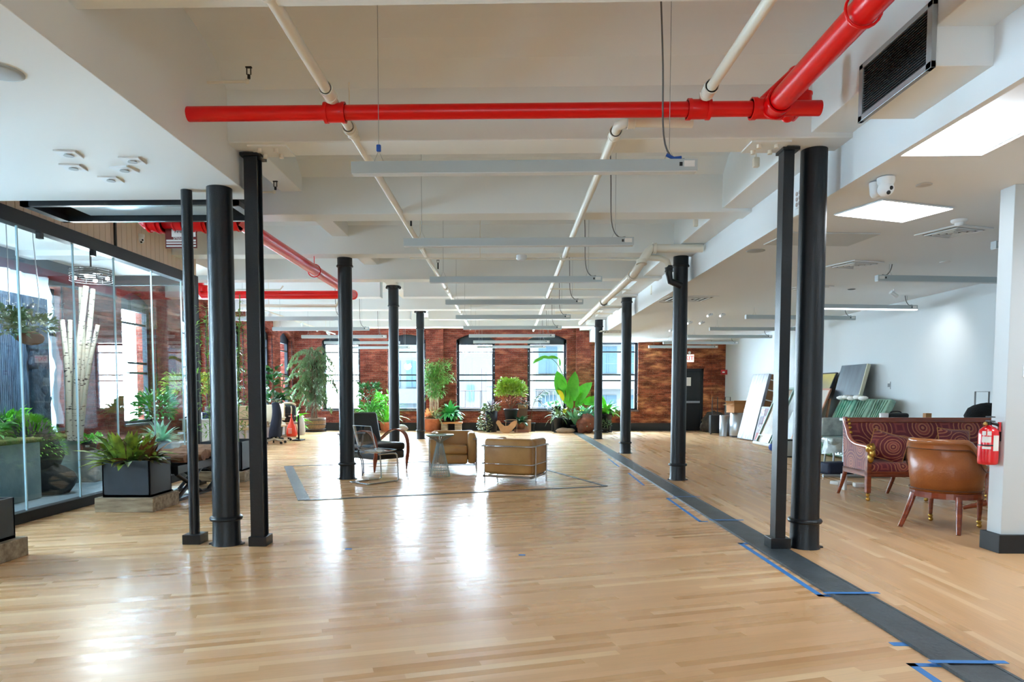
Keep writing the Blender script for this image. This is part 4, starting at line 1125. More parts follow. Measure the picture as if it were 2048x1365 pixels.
# ---- damask fabric: rings and lattice woven in gold on wine red
def damask(name, sc=3.2):
    m, nt, N, L, B = newmat(name)
    tc = nd(N, 'ShaderNodeTexCoord'); sp = nd(N, 'ShaderNodeSeparateXYZ'); L.new(tc.outputs['Object'], sp.inputs[0])
    ad = nd(N, 'ShaderNodeMath', operation='ADD'); L.new(sp.outputs['X'], ad.inputs[0]); L.new(sp.outputs['Y'], ad.inputs[1])
    cb = nd(N, 'ShaderNodeCombineXYZ'); L.new(ad.outputs[0], cb.inputs['X']); L.new(sp.outputs['Z'], cb.inputs['Y'])
    nz = nd(N, 'ShaderNodeTexNoise'); nz.inputs['Scale'].default_value = 28; L.new(cb.outputs[0], nz.inputs['Vector'])
    mxv = nd(N, 'ShaderNodeVectorMath', operation='MULTIPLY_ADD'); L.new(nz.outputs['Color'], mxv.inputs[0]); mxv.inputs[1].default_value = (.012, .012, 0); L.new(cb.outputs[0], mxv.inputs[2])
    rt = nd(N, 'ShaderNodeMapping'); rt.inputs['Rotation'].default_value = (0, 0, R(45)); rt.inputs['Scale'].default_value = (sc, sc, 1); L.new(mxv.outputs[0], rt.inputs['Vector'])
    vo = nd(N, 'ShaderNodeTexVoronoi', voronoi_dimensions='2D'); vo.inputs['Scale'].default_value = 1; vo.inputs['Randomness'].default_value = 0
    L.new(rt.outputs[0], vo.inputs['Vector'])
    rp = nd(N, 'ShaderNodeValToRGB'); cr = rp.color_ramp; cr.interpolation = 'CONSTANT'
    R0, G0 = lin((112, 18, 34)), lin((184, 112, 78)); D0 = lin((150, 62, 54))
    seq = [(0, G0), (.05, R0), (.10, G0), (.14, D0), (.2, G0), (.23, R0), (.29, G0), (.33, R0), (.44, G0), (.47, R0), (.56, D0), (.62, R0)]
    cr.elements[0].position = 0; cr.elements[0].color = G0; cr.elements[1].position = seq[1][0]; cr.elements[1].color = seq[1][1]
    for p, c in seq[2:]:
        e = cr.elements.new(p); e.color = c
    L.new(vo.outputs['Distance'], rp.inputs[0]); L.new(rp.outputs[0], B.inputs['Base Color'])
    B.inputs['Roughness'].default_value = .6; B.inputs['Sheen Weight'].default_value = .35
    return m
DAM = damask('wine_damask'); 
DAM2 = damask('wine_damask_large', 2.4)

# settee
t = thing('settee', 'wine-red damask settee with mahogany frame and gilded arm heads', 'sofa', (5.42, 8.78, 0), R(-1))
hw = 1.0
mb = MB(); mb.box((-hw, -.34, .30), (hw, -.30, .37)); mb.box((-hw, .26, .30), (hw, .30, .37)); mb.box((-hw, -.34, .30), (-hw + .05, .30, .37)); mb.box((hw - .05, -.34, .30), (hw, .30, .37)); mb.box((-hw + .02, -.352, .315), (hw - .02, -.34, .33)); mb.build('seat_rail', MAHOG, t, bevel=.006)
mb = MB(); mb.rbox((-hw + .05, -.33, .345), (hw - .05, .20, .475), .045); mb.build('seat_cushion', DAM, t)
Mk = Matrix.Translation((0, .20, .42)) @ Matrix.Rotation(R(-10), 4, 'X')
mb = MB(); mb.box((-hw + .05, 0, -.02), (hw - .05, .045, .535), M=Mk); mb.build('back_panel', DAM2, t)
mb = MB(); mb.box((-hw + .01, -.014, .53), (hw - .01, .065, .60), M=Mk); mb.box((-hw + .01, .045, -.1), (hw - .01, .06, .56), M=Mk); mb.build('back_rail', MAHOG, t, bevel=.008)
for s in (-1, 1):
    sidep = [(.30, .36), (.32, .62), (.36, 1.02), (.29, 1.02), (.26, .90), (.20, .78), (.08, .69), (-.10, .665), (-.30, .66), (-.33, .64), (-.33, .36)]
    mb = MB(); mb.prism([(y, z) for y, z in sidep], 'x', s * (hw - .045), s * (hw - .012)); mb.build('side_panel', DAM, t)
    mb = MB(); pth = smooth_path([(s * (hw - .03), .345, 1.0), (s * (hw - .03), .27, .88), (s * (hw - .03), .18, .75), (s * (hw - .03), .04, .69), (s * (hw - .03), -.14, .675), (s * (hw - .03), -.31, .67)], 4)
    mb.tube(pth, .028, 8); mb.build('arm_rail', mt('sheen_mahogany', (186, 112, 92), .2, coat=.6), t)  # arm rail mahogany lightened: the sheen along its edge is in the colour
    mb = MB(); mb.box((s * hw, -.345, .10), (s * (hw - .055), -.285, .65)); mb.box((s * hw, -.345, .34), (s * (hw - .055), .30, .37)); mb.build('arm_post', MAHOG, t, bevel=.006)
    mb = MB(); mb.ball((s * (hw - .025), -.36, .655), .058, 12, noise=.14, seed=3, sq=(.9, 1.1, 1)); mb.ball((s * (hw - .025), -.41, .60), .04, 10, noise=.18, seed=5, sq=(.8, 1, 1.3)); mb.ball((s * (hw - .025), -.37, .54), .045, 10, noise=.2, seed=6, sq=(.8, .9, 1.4)); mb.ball((s * (hw - .025) + .03, -.35, .70), .02, 8, noise=.2, seed=8)
    mb.build('gilded_head', GOLD, t)
    mb = MB()
    for k, z in enumerate((.98, .93, .88, .82)): mb.ball((s * (hw - .05), .27 - k * .022, z), .022, 8, noise=.1, seed=k)
    mb.build('gilded_mount', GOLD, t)
for x, f in ((-hw + .03, 1), (-.27, 1), (.46, 1), (hw - .03, 1)):
    mb = MB(); mb.tube([(x, -.315, .32), (x, -.315, .10)], [.03, .018], 8); mb.build('leg', MAHOG, t)
    mb = MB(); mb.ball((x, -.315, .075), .026, 8, noise=.12, seed=2); mb.ball((x, -.325, .026), .027, 8); mb.build('paw_foot', GOLD, t)
for x in (-hw + .03, -.33, .40, hw - .03):
    mb = MB(); mb.tube(smooth_path([(x, .27, .34), (x - .02, .29, .2), (x - .06, .34, .0)], 3), [.032, .030, .028, .026, .024, .022, .02], 8); mb.build('rear_leg', MAHOG, t)
PIPING = mt('gold_piping', (190, 130, 70), .5)
def pillow(label, loc, w, h, th, rot, m, trim=True):
    p = thing('throw_pillow', label, 'pillow', loc); p.rotation_euler = rot
    mb = MB(); K = 10; vs = []; fs = []
    for sd in (1, -1):
        for i in range(K + 1):
            for j in range(K + 1):
                u, v = -1 + 2 * i / K, -1 + 2 * j / K
                b = (1 - u ** 4) * (1 - v ** 4); sh = 1 - .07 * (1 - abs(u * v)) * (abs(u) ** 6 + abs(v) ** 6)
                vs.append((u * w / 2 * sh, -sd * th / 2 * b ** .6, v * h / 2 * sh))
    q = (K + 1) ** 2
    for i in range(K):
        for j in range(K):
            a = i * (K + 1) + j; fs += [(a, a + K + 1, a + K + 2, a + 1), (q + a, q + a + 1, q + a + K + 2, q + a + K + 1)]
    mb.add(vs, fs, True); mb.build('cover', m, p)
    if trim:
        pts = [(u * w / 2, 0, v * h / 2) for u, v in [(-1, -1), (0, -.93), (1, -1), (.93, 0), (1, 1), (0, .93), (-1, 1), (-.93, 0)]]
        mb = MB(); mb.tube(pts, .007, 6, closed=True); mb.build('piping', PIPING, p)
    return p
pillow('square damask pillow with gold piping tilted at the settee left end', (4.78, 8.68, .66), .42, .36, .13, (R(-22), R(16), R(-30)), DAM)
pillow('damask pillow with gold piping upright in settee middle', (5.68, 8.80, .69), .42, .38, .12, (R(-14), R(4), R(2)), DAM)
pillow('dark plain pillow lying between the damask pillows on settee', (5.22, 8.78, .575), .42, .22, .12, (R(-16), 0, 0), mt('dark_fur', (34, 20, 20), .9), False)

# barrel chair
LEATH2 = mt('cognac_leather', (172, 100, 48), .3, var=(150, 82, 38), vscale=4, bump=.12, bscale=60)
t = thing('barrel_chair', 'cognac leather barrel chair seen from behind, with sabre legs', 'armchair', (4.36, 6.86, 0), R(126))
def shell(r_in, r_out, zb, ztop, a0=-112, a1=112, n=36, yo=0.0):
    vs = []; fs = []
    for i in range(n + 1):
        a = R(a0 + (a1 - a0) * i / n); sn, cs = math.sin(a), math.cos(a)
        zt = ztop(abs(a))
        for r, z in ((r_out * .90, zb), (r_out * .97, zb + .18), (r_out * 1.03, zt), (r_in * 1.03, zt), (r_in * .92, zb)):
            vs.append((sn * r * .98, cs * r + yo, z))
    for i in range(n):
        for k in range(5):
            a = i * 5 + k; b = i * 5 + (k + 1) % 5; fs.append((a, b, b + 5, a + 5))
    fs += [(0, 1, 2, 3, 4), tuple(n * 5 + k for k in (4, 3, 2, 1, 0))]
    return vs, fs
def ztop(a):
    d = math.degrees(a)
    return .86 if d < 48 else (.86 - .23 * (1 - math.cos(math.pi * min(1, (d - 48) / 42))) / 2)
mb = MB(); v, f = shell(.28, .335, .36, ztop); mb.add(v, f, True); mb.build('back_shell', LEATH2, t)
mb = MB()
pts = []
for i in range(37):
    a = R(-112 + 224 * i / 36); pts.append((math.sin(a) * .318, math.cos(a) * .322, ztop(abs(a)) + .006))
mb.tube(pts, .031, 8); mb.build('top_roll', mt('cognac_top', (170, 104, 60), .18, coat=.5), t)
mb = MB()
for z in (.395, .795):
    ps = [(math.sin(R(-100 + 200 * i / 30)) * (.314 if z < .5 else .345), math.cos(R(-100 + 200 * i / 30)) * (.318 if z < .5 else .350), z if z < .5 else min(z, ztop(abs(R(-100 + 200 * i / 30))) - .05)) for i in range(31)]
    mb.tube(ps, .005, 5)
mb.build('seam_trim', mt('dark_stitch', (90, 48, 24), .5), t)
mb = MB(); mb.rbox((-.22, -.24, .36), (.22, .16, .46), .05); mb.build('seat_cushion', LEATH2, t)
mb = MB(); mb.lathe([(.29, .31), (.31, .315), (.31, .37), (.29, .375)], 32, smooth=False); mb.build('seat_rail', MAHOG, t)
for s in (-1, 1):
    pth = smooth_path([(s * .2, .22, .34), (s * .22, .25, .22), (s * .245, .31, .08), (s * .26, .35, 0)], 4)
    mb = MB(); mb.tube(pth, [.032 - .001 * i for i in range(len(pth))], 8); mb.build('rear_leg', MAHOG, t)
    mb = MB(); mb.tube([(s * .22, -.22, .34), (s * .22, -.22, .08)], [.03, .018], 8); mb.build('leg', MAHOG, t)
    mb = MB(); mb.ball((s * .22, -.22, .06), .024, 8, noise=.1); mb.ball((s * .22, -.23, .023), .024, 8); mb.build('paw_foot', GOLD, t)
t = thing('pedestal_table', 'low round dark table with gilded paw feet behind the pillar', 'table', (5.35, 7.62, 0))
mb = MB(); mb.lathe([(.001, .57), (.34, .57), (.36, .585), (.36, .6), (.34, .605), (.001, .605)], 32); mb.build('table_top', MAHOG, t)
mb = MB(); mb.lathe([(.06, .09), (.045, .2), (.06, .4), (.05, .57)], 16); mb.build('pedestal', MAHOG, t)
for k in range(3):
    a = k * 2 * math.pi / 3 + .5; d = Vector((math.cos(a), math.sin(a), 0))
    mb = MB(); mb.tube([Vector((0, 0, .12)) + d * .04, Vector((0, 0, .04)) + d * .26], [.035, .02], 8); mb.build('leg', MAHOG, t)
    mb = MB(); mb.ball(Vector((0, 0, .025)) + d * .29, .026, 8, noise=.15, seed=k, sq=(1.3, 1, .9)); mb.build('paw_foot', GOLD, t)
t = thing('bowl', 'dark bowl with a reddish rim beside the fire extinguisher', 'bowl', (5.18, 7.55, .605))
mb = MB(); mb.lathe([(.05, 0), (.09, .02), (.13, .09), (.135, .10), (.12, .095), (.07, .03), (.001, .025)], 24); mb.build('bowl_body', BLACK, t)
mb = MB(); mb.tube([(.133 * math.cos(a), .133 * math.sin(a), .1) for a in [k * math.pi / 14 for k in range(28)]], .007, 6, closed=True); mb.build('rim', mt('rim_red', (140, 60, 56), .3), t)

# fire extinguisher hung on the end of the white wall
XR_ = mt('extinguisher_red', (214, 18, 28), .2, coat=.6)
t = thing('fire_extinguisher', 'red fire extinguisher hung on the white wall end', 'fire extinguisher', (4.052, 5.84, .735), R(-20))
mb = MB(); mb.lathe([(.001, 0), (.065, .002), (.074, .012), (.075, .03), (.075, .25), (.068, .29), (.045, .315), (.022, .325), (.02, .335)], 28); mb.build('cylinder', XR_, t)
mb = MB(); mb.lathe([(.0755, .16), (.0755, .172)], 28); mb.build('strap', BLACK, t)
def wrap(a0, a1, z0, z1, r=.0762, n=8):
    vs = []
    for i in range(n + 1):
        a = R(a0 + (a1 - a0) * i / n); vs += [(r * math.sin(a), -r * math.cos(a), z0), (r * math.sin(a), -r * math.cos(a), z1)]
    return vs, [(2 * i, 2 * i + 2, 2 * i + 3, 2 * i + 1) for i in range(n)]
for nm, arg, m in (('instruction_label', (12, 52, .12, .25), PAPER), ('white_label', (-50, 0, .19, .24), PAPER), ('white_label', (-50, -28, .25, .285), PAPER), ('white_label', (-22, 0, .25, .285), PAPER), ('white_label', (-48, 0, .135, .155), PAPER)):
    mb = MB(); mb.add(*wrap(*arg)); mb.build(nm, m, t, recalc=False)
mb = MB(); mb.tube([(0, 0, .33), (0, 0, .36)], .02, 12); mb.box((-.02, -.09, .365), (.02, .03, .373)); mb.box((-.02, -.085, .40), (.02, .03, .408)); mb.build('valve_handle', BLACK, t)
mb = MB(); mb.tube(smooth_path([(.02, 0, .35), (.07, 0, .33), (.09, .0, .28), (.085, 0, .2)], 4), .012, 8); mb.build('hose', BLACK, t)
mb = MB(); mb.ball((-.03, -.02, .345), .018, 8); mb.build('pressure_gauge', mt('brass', (196, 160, 90), .3, .8), t)
mb = MB(); mb.box((.066, -.02, .28), (.08, .02, .36)); mb.build('wall_bracket', XR_, t)

# ================================================================ STORAGE ALONG THE RIGHT WALL
t = thing('litter_bin', 'round brushed steel litter bin by the far white wall', 'bin', (6.88, 20.45, 0))
mb = MB(); mb.lathe([(.27, .0), (.27, .05)], 28); mb.build('base_ring', BLACK, t)
mb = MB(); mb.lathe([(.27, .05), (.275, .06), (.275, .72), (.26, .73)], 28); mb.build('drum', STEEL, t)
t = thing('litter_bin', 'second slimmer steel bin half hidden behind the round bin', 'bin', (6.62, 20.95, 0))
mb = MB(); mb.lathe([(.17, .0), (.17, .62), (.16, .63)], 24); mb.build('drum', STEEL, t)
t = thing('cardboard_box', 'open brown cardboard box on top of the steel bin', 'box', (6.86, 20.45, .731), R(12))
mb = MB(); mb.box((-.28, -.22, 0), (.28, .22, .26)); mb.build('carton', CARD, t)
mb = MB(); mb.add([(-.28, -.22, .26), (.28, -.22, .26), (.34, -.30, .36), (-.34, -.30, .36)], [(0, 1, 2, 3)]); mb.add([(-.28, .22, .26), (-.28, -.22, .26), (-.42, -.24, .22), (-.42, .24, .22)], [(0, 1, 2, 3)]); mb.add([(-.28, .22, .26), (.28, .22, .26), (.3, .3, .34), (-.3, .3, .34)], [(0, 1, 2, 3)]); mb.add([(.28, .22, .26), (.28, -.22, .26), (.42, -.24, .33), (.42, .24, .33)], [(0, 1, 2, 3)]); mb.build('flap', CARD, t, recalc=False)
mb = MB(); mb.box((.02, -.224, .03), (.1, -.22, .12)); mb.build('shipping_label', mt('label_tan', (206, 160, 110), .6), t)
for i, (x, y, lab) in enumerate(((6.55, 21.7, 'left dark suitcase with raised handle behind the cardboard box'), (6.95, 21.7, 'right dark suitcase with raised handle behind the cardboard box'))):
    t = thing('suitcase', lab, 'suitcase', (x, y, 0))
    mb = MB(); mb.rbox((-.18, -.12, .04), (.18, .12, .62), .03); mb.build('shell', BLACKM, t)
    mb = MB(); mb.tube([(-.08, .08, .6), (-.08, .08, 1.18), (.08, .08, 1.18), (.08, .08, .6)], .012, 6); mb.build('trolley_handle', mt('dark_tube', (60, 62, 66), .3, .7), t)
    for sx in (-.14, .14):
        mb = MB(); mb.tube([(sx - .015, 0, .03), (sx + .015, 0, .03)], .03, 10); mb.build('wheel', BLACK, t)


def leaning(name, label, cat, bot0, bot1, top0, top1, th):
    """frame for a flat thing leaning on the wall: returns matrix, width, height; local x along the base, z up the slope"""
    b0, b1, t0, t1 = map(Vector, (bot0, bot1, top0, top1))
    ex = (b1 - b0); w = ex.length; ex.normalize()
    ez = ((t0 + t1) / 2 - (b0 + b1) / 2); h = ez.length; ez.normalize(); ez = (ez - ex * ez.dot(ex)).normalized()
    ey = ez.cross(ex)
    M = Matrix(((ex.x, ey.x, ez.x, b0.x), (ex.y, ey.y, ez.y, b0.y), (ex.z, ey.z, ez.z, b0.z), (0, 0, 0, 1)))
    t = thing(name, label, cat); t.matrix_world = M
    return t, w, h
PLASTIC = mt('crinkled_plastic_wrap', (150, 154, 166), .28, var=(104, 104, 122), vscale=5, vamt=.5, stretch=(3, 1, .35), bump=.9, bscale=5, spec=.5)  # upright streaks in the colour stand for highlights on the wrap
t, w, h = leaning('wrapped_canvas', 'tall canvas wrapped in shiny clear plastic leaning on the wall', 'artwork', (6.68, 19.75, 0), (6.76, 18.75, 0), (7.14, 19.75, 1.82), (7.16, 18.75, 1.82), .1)
mb = MB(); mb.box((0, -.10, 0), (w, 0, h)); mb.build('wrapped_face', PLASTIC, t, bevel=.01)
mb = MB(); mb.box((w + .002, -.02, 0), (w + .012, .16, h)); mb.box((0, .002, 0), (w + .01, .16, h)); mb.build('cardboard_side', mt('brown_board', (128, 88, 52), .7), t)
mb = MB()
for k in range(6): mb.box((w + .012, -.02, .3 + k * .28), (w + .016, .16, .33 + k * .28))
mb.build('tape_band', PAPER, t)
t, w, h = leaning('photo_frame', 'dark-framed panel of small red and white photos leaning low', 'picture', (6.58, 18.45, 0), (6.66, 18.0, 0), (6.86, 18.45, .95), (6.86, 18.0, .95), .03)
mb = MB(); mb.box((0, 0, 0), (w, .03, h)); mb.build('frame', mt('dark_maroon_frame', (46, 24, 30), .4), t)
mb = MB(); mb.box((.04, -.003, .04), (w - .04, 0, h - .04)); mb.build('mat_board', mt('mat_violet', (150, 132, 150), .6), t)
cols = [(176, 60, 40), (205, 205, 215), (120, 44, 50), (150, 60, 60), (60, 40, 60), (190, 190, 205), (150, 40, 46), (96, 60, 80)]
for r_ in range(4):
    for c_ in range(2):
        mb = MB(); x0 = .06 + c_ * (w - .1) / 2; z0 = .07 + r_ * (h - .1) / 4
        mb.box((x0, -.006, z0), (x0 + (w - .14) / 2, -.003, z0 + (h - .2) / 4)); mb.build('photo', mt('photo_%d' % (r_ * 2 + c_), cols[r_ * 2 + c_], .5, var=cols[(r_ * 2 + c_ + 3) % 8], vscale=14), t)
t, w, h = leaning('glass_panel', 'pale green edged glazed panel leaning beside the wrapped canvas', 'panel', (6.36, 17.75, 0), (6.42, 16.9, 0), (7.0, 17.75, 1.45), (7.0, 16.9, 1.45), .04)
MINT = mt('mint_wood', (150, 180, 172), .5)
mb = MB(); mb.box((0, 0, 0), (.05, .05, h)); mb.box((w - .05, 0, 0), (w, .05, h)); mb.box((0, 0, 0), (w, .05, .05)); mb.box((0, 0, h - .05), (w, .05, h)); mb.box((.05, 0, .25), (w - .05, .03, .28)); mb.build('frame', MINT, t)
mb = MB(); mb.box((.05, .03, .05), (w - .05, .045, h - .05)); mb.build('picture_panel', mt('gold_landscape', (120, 84, 48), .5, var=(150, 136, 104), vscale=3, vamt=.8), t)
mb = MB(); mb.box((w * .4, -.02, .02), (w * .9, 0, .3)); mb.build('teal_sheet', mt('teal_sheet', (110, 160, 156), .3), t)
t, w, h = leaning('framed_painting', 'black-framed grey painting with a yellow band behind the square post', 'painting', (6.5, 16.6, 0), (6.55, 15.3, 0), (7.25, 16.6, 1.78), (7.25, 15.3, 1.78), .04)
mb = MB(); mb.box((0, .005, 0), (w, .04, h)); mb.build('frame', BLACK, t)
def paint_mat(name, stops, sc=2, noise=.5):
    m, nt, N, L, B = newmat(name)
    tc = nd(N, 'ShaderNodeTexCoord'); nz = nd(N, 'ShaderNodeTexNoise'); nz.inputs['Scale'].default_value = sc; nz.inputs['Detail'].default_value = 8
    L.new(tc.outputs['Object'], nz.inputs['Vector']); sp = nd(N, 'ShaderNodeSeparateXYZ'); L.new(tc.outputs['Object'], sp.inputs[0])
    ma = nd(N, 'ShaderNodeMath', operation='MULTIPLY_ADD'); L.new(nz.outputs['Fac'], ma.inputs[0]); ma.inputs[1].default_value = noise; L.new(sp.outputs['Z'], ma.inputs[2])
    dv = nd(N, 'ShaderNodeMath', operation='DIVIDE'); L.new(ma.outputs[0], dv.inputs[0]); dv.inputs[1].default_value = 2.2
    rp = nd(N, 'ShaderNodeValToRGB'); e = rp.color_ramp.elements
    e[0].position = stops[0][0]; e[0].color = lin(stops[0][1]); e[1].position = stops[-1][0]; e[1].color = lin(stops[-1][1])
    for p, c in stops[1:-1]: q_ = e.new(p); q_.color = lin(c)
    L.new(dv.outputs[0], rp.inputs[0]); L.new(rp.outputs[0], B.inputs['Base Color']); B.inputs['Roughness'].default_value = .5
    return m
mb = MB(); mb.box((.03, 0, .03), (w - .03, .005, h - .03)); mb.build('canvas', paint_mat('grey_yellow_painting', [(.2, (96, 92, 90)), (.45, (150, 156, 158)), (.7, (120, 130, 138)), (.86, (176, 160, 96)), (.95, (206, 186, 90))]), t)
for i, (y0, y1, zt, xb, lab, m) in enumerate(((15.7, 14.9, 1.42, 6.35, 'plain white canvas on wooden stretcher seen between the two right posts', mt('raw_canvas', (206, 200, 190), .8)), (15.45, 14.95, 1.2, 6.72, 'pale canvas with salmon wooden edge right of the thick column', mt('pale_canvas', (214, 206, 200), .8)))):
    t, w, h = leaning('stretched_canvas', lab, 'canvas', (xb, y0, 0), (xb + .06, y1, 0), (6.95, y0, zt), (6.95, y1, zt), .03)
    mb = MB(); mb.box((.03, 0, .03), (w - .03, .02, h - .03)); mb.build('canvas', m, t)
    mb = MB(); mb.box((0, -.005, 0), (.04, .03, h)); mb.box((w - .04, -.005, 0), (w, .03, h)); mb.box((0, -.005, h - .04), (w, .03, h)); mb.box((0, -.005, 0), (w, .03, .04)); mb.box((.04, -.004, h * .52), (w - .04, 0, h * .55)); mb.build('stretcher_frame', mt('salmon_wood', (196, 140, 112), .6), t)
GREENP = mt('green_tinted_plastic', (70, 168, 138), .22, var=(176, 208, 190), vscale=4, vamt=.7, bump=.8, bscale=8, spec=.8)
GREENC = mt('clear_green_plastic', (150, 190, 168), .22, var=(96, 130, 112), vscale=5, vamt=.6, bump=.8, bscale=9, spec=.8)
for i, (y0, y1, lab, m) in enumerate(((14.9, 14.2, 'teal green plastic-wrapped frame, left one of three behind settee', GREENP), (14.15, 13.55, 'pale green plastic-wrapped frame in the middle behind settee', GREENC), (13.5, 12.95, 'pale green plastic-wrapped frame nearest the dark painting corner', GREENC))):
    t, w, h = leaning('wrapped_artwork', lab, 'artwork', (6.75, y0, 0), (6.75, y1, 0), (7.28, y0, 1.17), (7.28, y1, 1.17), .12)
    mb = MB(); mb.rbox((0, -.12, 0), (w, 0, h), .03); mb.build('wrapping', m, t)
    mb = MB()
    for k in range(5): mb.tube([(w * (.15 + .17 * k), -.125, h * .97), (w * (.3 + .1 * k), -.135, h * .5), (w * (.1 + .2 * k), -.125, .05)], .012, 5)
    mb.build('plastic_fold', m, t)
t, w, h = leaning('abstract_painting', 'dark blue-black abstract canvas standing on the wrapped frames', 'painting', (7.10, 15.0, 1.18), (7.10, 13.95, 1.18), (7.27, 15.0, 1.90), (7.27, 13.95, 1.90), .04)
mb = MB(); mb.box((0, -.05, 0), (w, 0, h)); mb.build('canvas', mt('blue_black_paint', (24, 34, 48), .5, var=(70, 88, 104), vscale=2.4, vamt=1.2, stretch=(3, 1, .8)), t)
mb = MB(); mb.box((w, -.055, 0), (w + .03, .01, h)); mb.build('canvas_edge', mt('cream_edge', (206, 204, 180), .7), t)
t = thing('bubble_wrap', 'crumpled white packing foam on top of the wrapped frames', 'packing foam', (7.0, 14.2, 1.2))
mb = MB()
for k in range(5): mb.ball((0, -.55 + k * .22, .02 + .02 * (k % 2)), .09, 10, sq=(.8, 1.5, .5), noise=.15, seed=k)
mb.build('foam', PAPER, t)
t = thing('covered_stool', 'low seat under grey plastic sheeting behind the settee arm', 'stool', (6.22, 12.9, 0))
GP = mt('grey_plastic_sheet', (178, 190, 188), .25, var=(140, 152, 150), vscale=6, bump=.7, bscale=10, spec=.7)
mb = MB(); mb.rbox((-.26, -.24, .36), (.26, .24, .50), .05); mb.rbox((-.26, .18, .50), (.26, .26, .86), .04); mb.build('plastic_cover', GP, t)
vs = []; K = 16
for i in range(K):
    a = 2 * math.pi * i / K; rr = .29 + .03 * ((i * 7) % 3 - 1)
    vs += [(math.cos(a) * .27, math.sin(a) * .25, .48), (math.cos(a) * rr * 1.05, math.sin(a) * rr, .18 + .06 * ((i * 5) % 4) / 3)]
mb = MB(); mb.add(vs, [(2 * i, 2 * ((i + 1) % K), 2 * ((i + 1) % K) + 1, 2 * i + 1) for i in range(K)], True); mb.build('hanging_sheet', GP, t, recalc=False)
for sx in (-.2, .2):
    for sy in (-.18, .18):
        mb = MB(); mb.tube([(sx, sy, 0), (sx * .9, sy * .9, .38)], .018, 6); mb.build('leg', GREYMET, t)
def simple(name, label, cat, mb, m, loc=(0, 0, 0), rz=0, group=None, bevel=0):
    return tag(mb.build(name, m, None, loc=loc, rz=rz, bevel=bevel), label, cat, group)
a_, b_ = onfloor(1508, 889), onfloor(1562, 900)
mb = MB(); mb.tube([(0, 0, .05), (b_ - a_) + Vector((0, 0, .05))], .045, 10); simple('mailing_tube', 'long white mailing tube lying on floor below the leaning frames', 'tube', mb, PAPER, a_)
mb = MB(); mb.ball((0, 0, .09), .10, 14, sq=(1, 1, .9)); simple('blue_bag', 'round royal blue bundle on floor beside the square post', 'bag', mb, mt('royal_blue', (26, 70, 160), .5), onfloor(1546, 903))
t = thing('flight_case', 'silver flight case with black edges on floor between the posts', 'case', (5.98, 14.3, 0))
mb = MB(); mb.rbox((-.28, -.2, .01), (.28, .2, .36), .015); mb.build('shell', mt('case_silver', (176, 178, 176), .4, .5), t)
mb = MB(); mb.box((.10, -.21, 0), (.3, .21, .37)); mb.box((-.29, -.21, 0), (.29, -.195, .03)); mb.box((-.29, -.21, .34), (.29, -.195, .37)); mb.build('black_edge', BLACK, t)
mb = MB(); mb.rbox((-.28, -.14, 0), (.28, .14, .2), .05); simple('duffel_bag', 'dark navy duffel bag on the floor behind the settee arm', 'bag', mb, mt('navy_bag', (26, 40, 66), .7), (5.42, 11.3, 0), R(15))
mb = MB(); mb.rbox((-.13, -.08, 0), (.13, .08, .05), .01); simple('power_strip', 'small grey and white adapter on floor left of the settee', 'adapter', mb, PAPER, (4.85, 10.0, 0), R(20))
mb = MB(); mb.rbox((-.07, -.06, 0), (.07, .06, .06), .01); simple('small_carton', 'tiny white carton on floor against the settee side', 'carton', mb, PAPER, (4.97, 9.72, 0), R(-10))
mb = MB(); mb.tube([(-.5, -.1, .03), (.5, .12, .03)], .025, 8); simple('metal_tube', 'grey tube lying across floor behind settee arm', 'tube', mb, GREYMET, (5.45, 10.75, 0), R(-14))
mb = MB(); mb.rbox((-.02, -.06, 0), (.02, .06, .22), .01); simple('white_bag', 'slim white paper bag against the settee left side', 'bag', mb, PAPER, (4.62, 9.45, 0))
# trestle table and luggage behind the settee
t = thing('trestle_table', 'narrow white table mostly hidden behind the settee back', 'table', (6.2, 11.1, 0))
mb = MB(); mb.box((-.75, -.25, .88), (.75, .25, .92)); mb.build('table_top', WHITE, t)
for sx in (-.68, .68):
    for sy in (-.2, .2):
        mb = MB(); mb.box((sx - .02, sy - .02, 0), (sx + .02, sy + .02, .88)); mb.build('leg', GREYMET, t)
mb = MB(); mb.rbox((-.17, -.1, 0), (.17, .1, .09), .04); mb.tube(smooth_path([(-.10, 0, .07), (-.06, 0, .11), (.06, 0, .11), (.10, 0, .07)], 4), .010, 6); simple('handbag', 'black bag lying on table just above the settee back', 'bag', mb, BLACKM, (6.22, 11.1, .92))
mb = MB(); mb.box((-.045, -.04, 0), (.045, .04, .085)); simple('small_box', 'small brown box on table above the settee back middle', 'box', mb, CARD, (6.72, 11.1, .92))
mb = MB(); mb.lathe([(.06, 0), (.065, .01), (.065, .085), (.06, .09)], 16); simple('tin', 'small white tin with dark mark above the settee left end', 'tin', mb, PAPER, (5.98, 11.0, .92))
t = thing('suitcase', 'black suitcase with tall steel trolley handle behind the settee right end', 'suitcase', (6.95, 10.1, 0))
mb = MB(); mb.rbox((-.22, -.14, .04), (.22, .14, .74), .04); mb.build('shell', BLACKM, t)
mb = MB(); mb.tube([(-.09, .1, .7), (-.09, .1, 1.35), (.11, .1, 1.35), (.11, .1, .7)], .012, 8); mb.build('trolley_handle', STEEL, t)
for sx in (-.17, .17):
    mb = MB(); mb.tube([(sx - .02, 0, .035), (sx + .02, 0, .035)], .035, 10); mb.build('wheel', BLACK, t)
mb = MB(); mb.ball((0, 0, .12), .30, 20, sq=(1, .7, .62), noise=.05, seed=4); mb.ball((.12, 0, .04), .22, 16, sq=(1, .8, .6), noise=.06, seed=9); simple('fur_coat', 'black fur coat thrown over the suitcase behind settee', 'coat', mb, mt('black_fur', (14, 15, 16), .95, bump=1, bscale=60), (6.93, 10.05, .88))

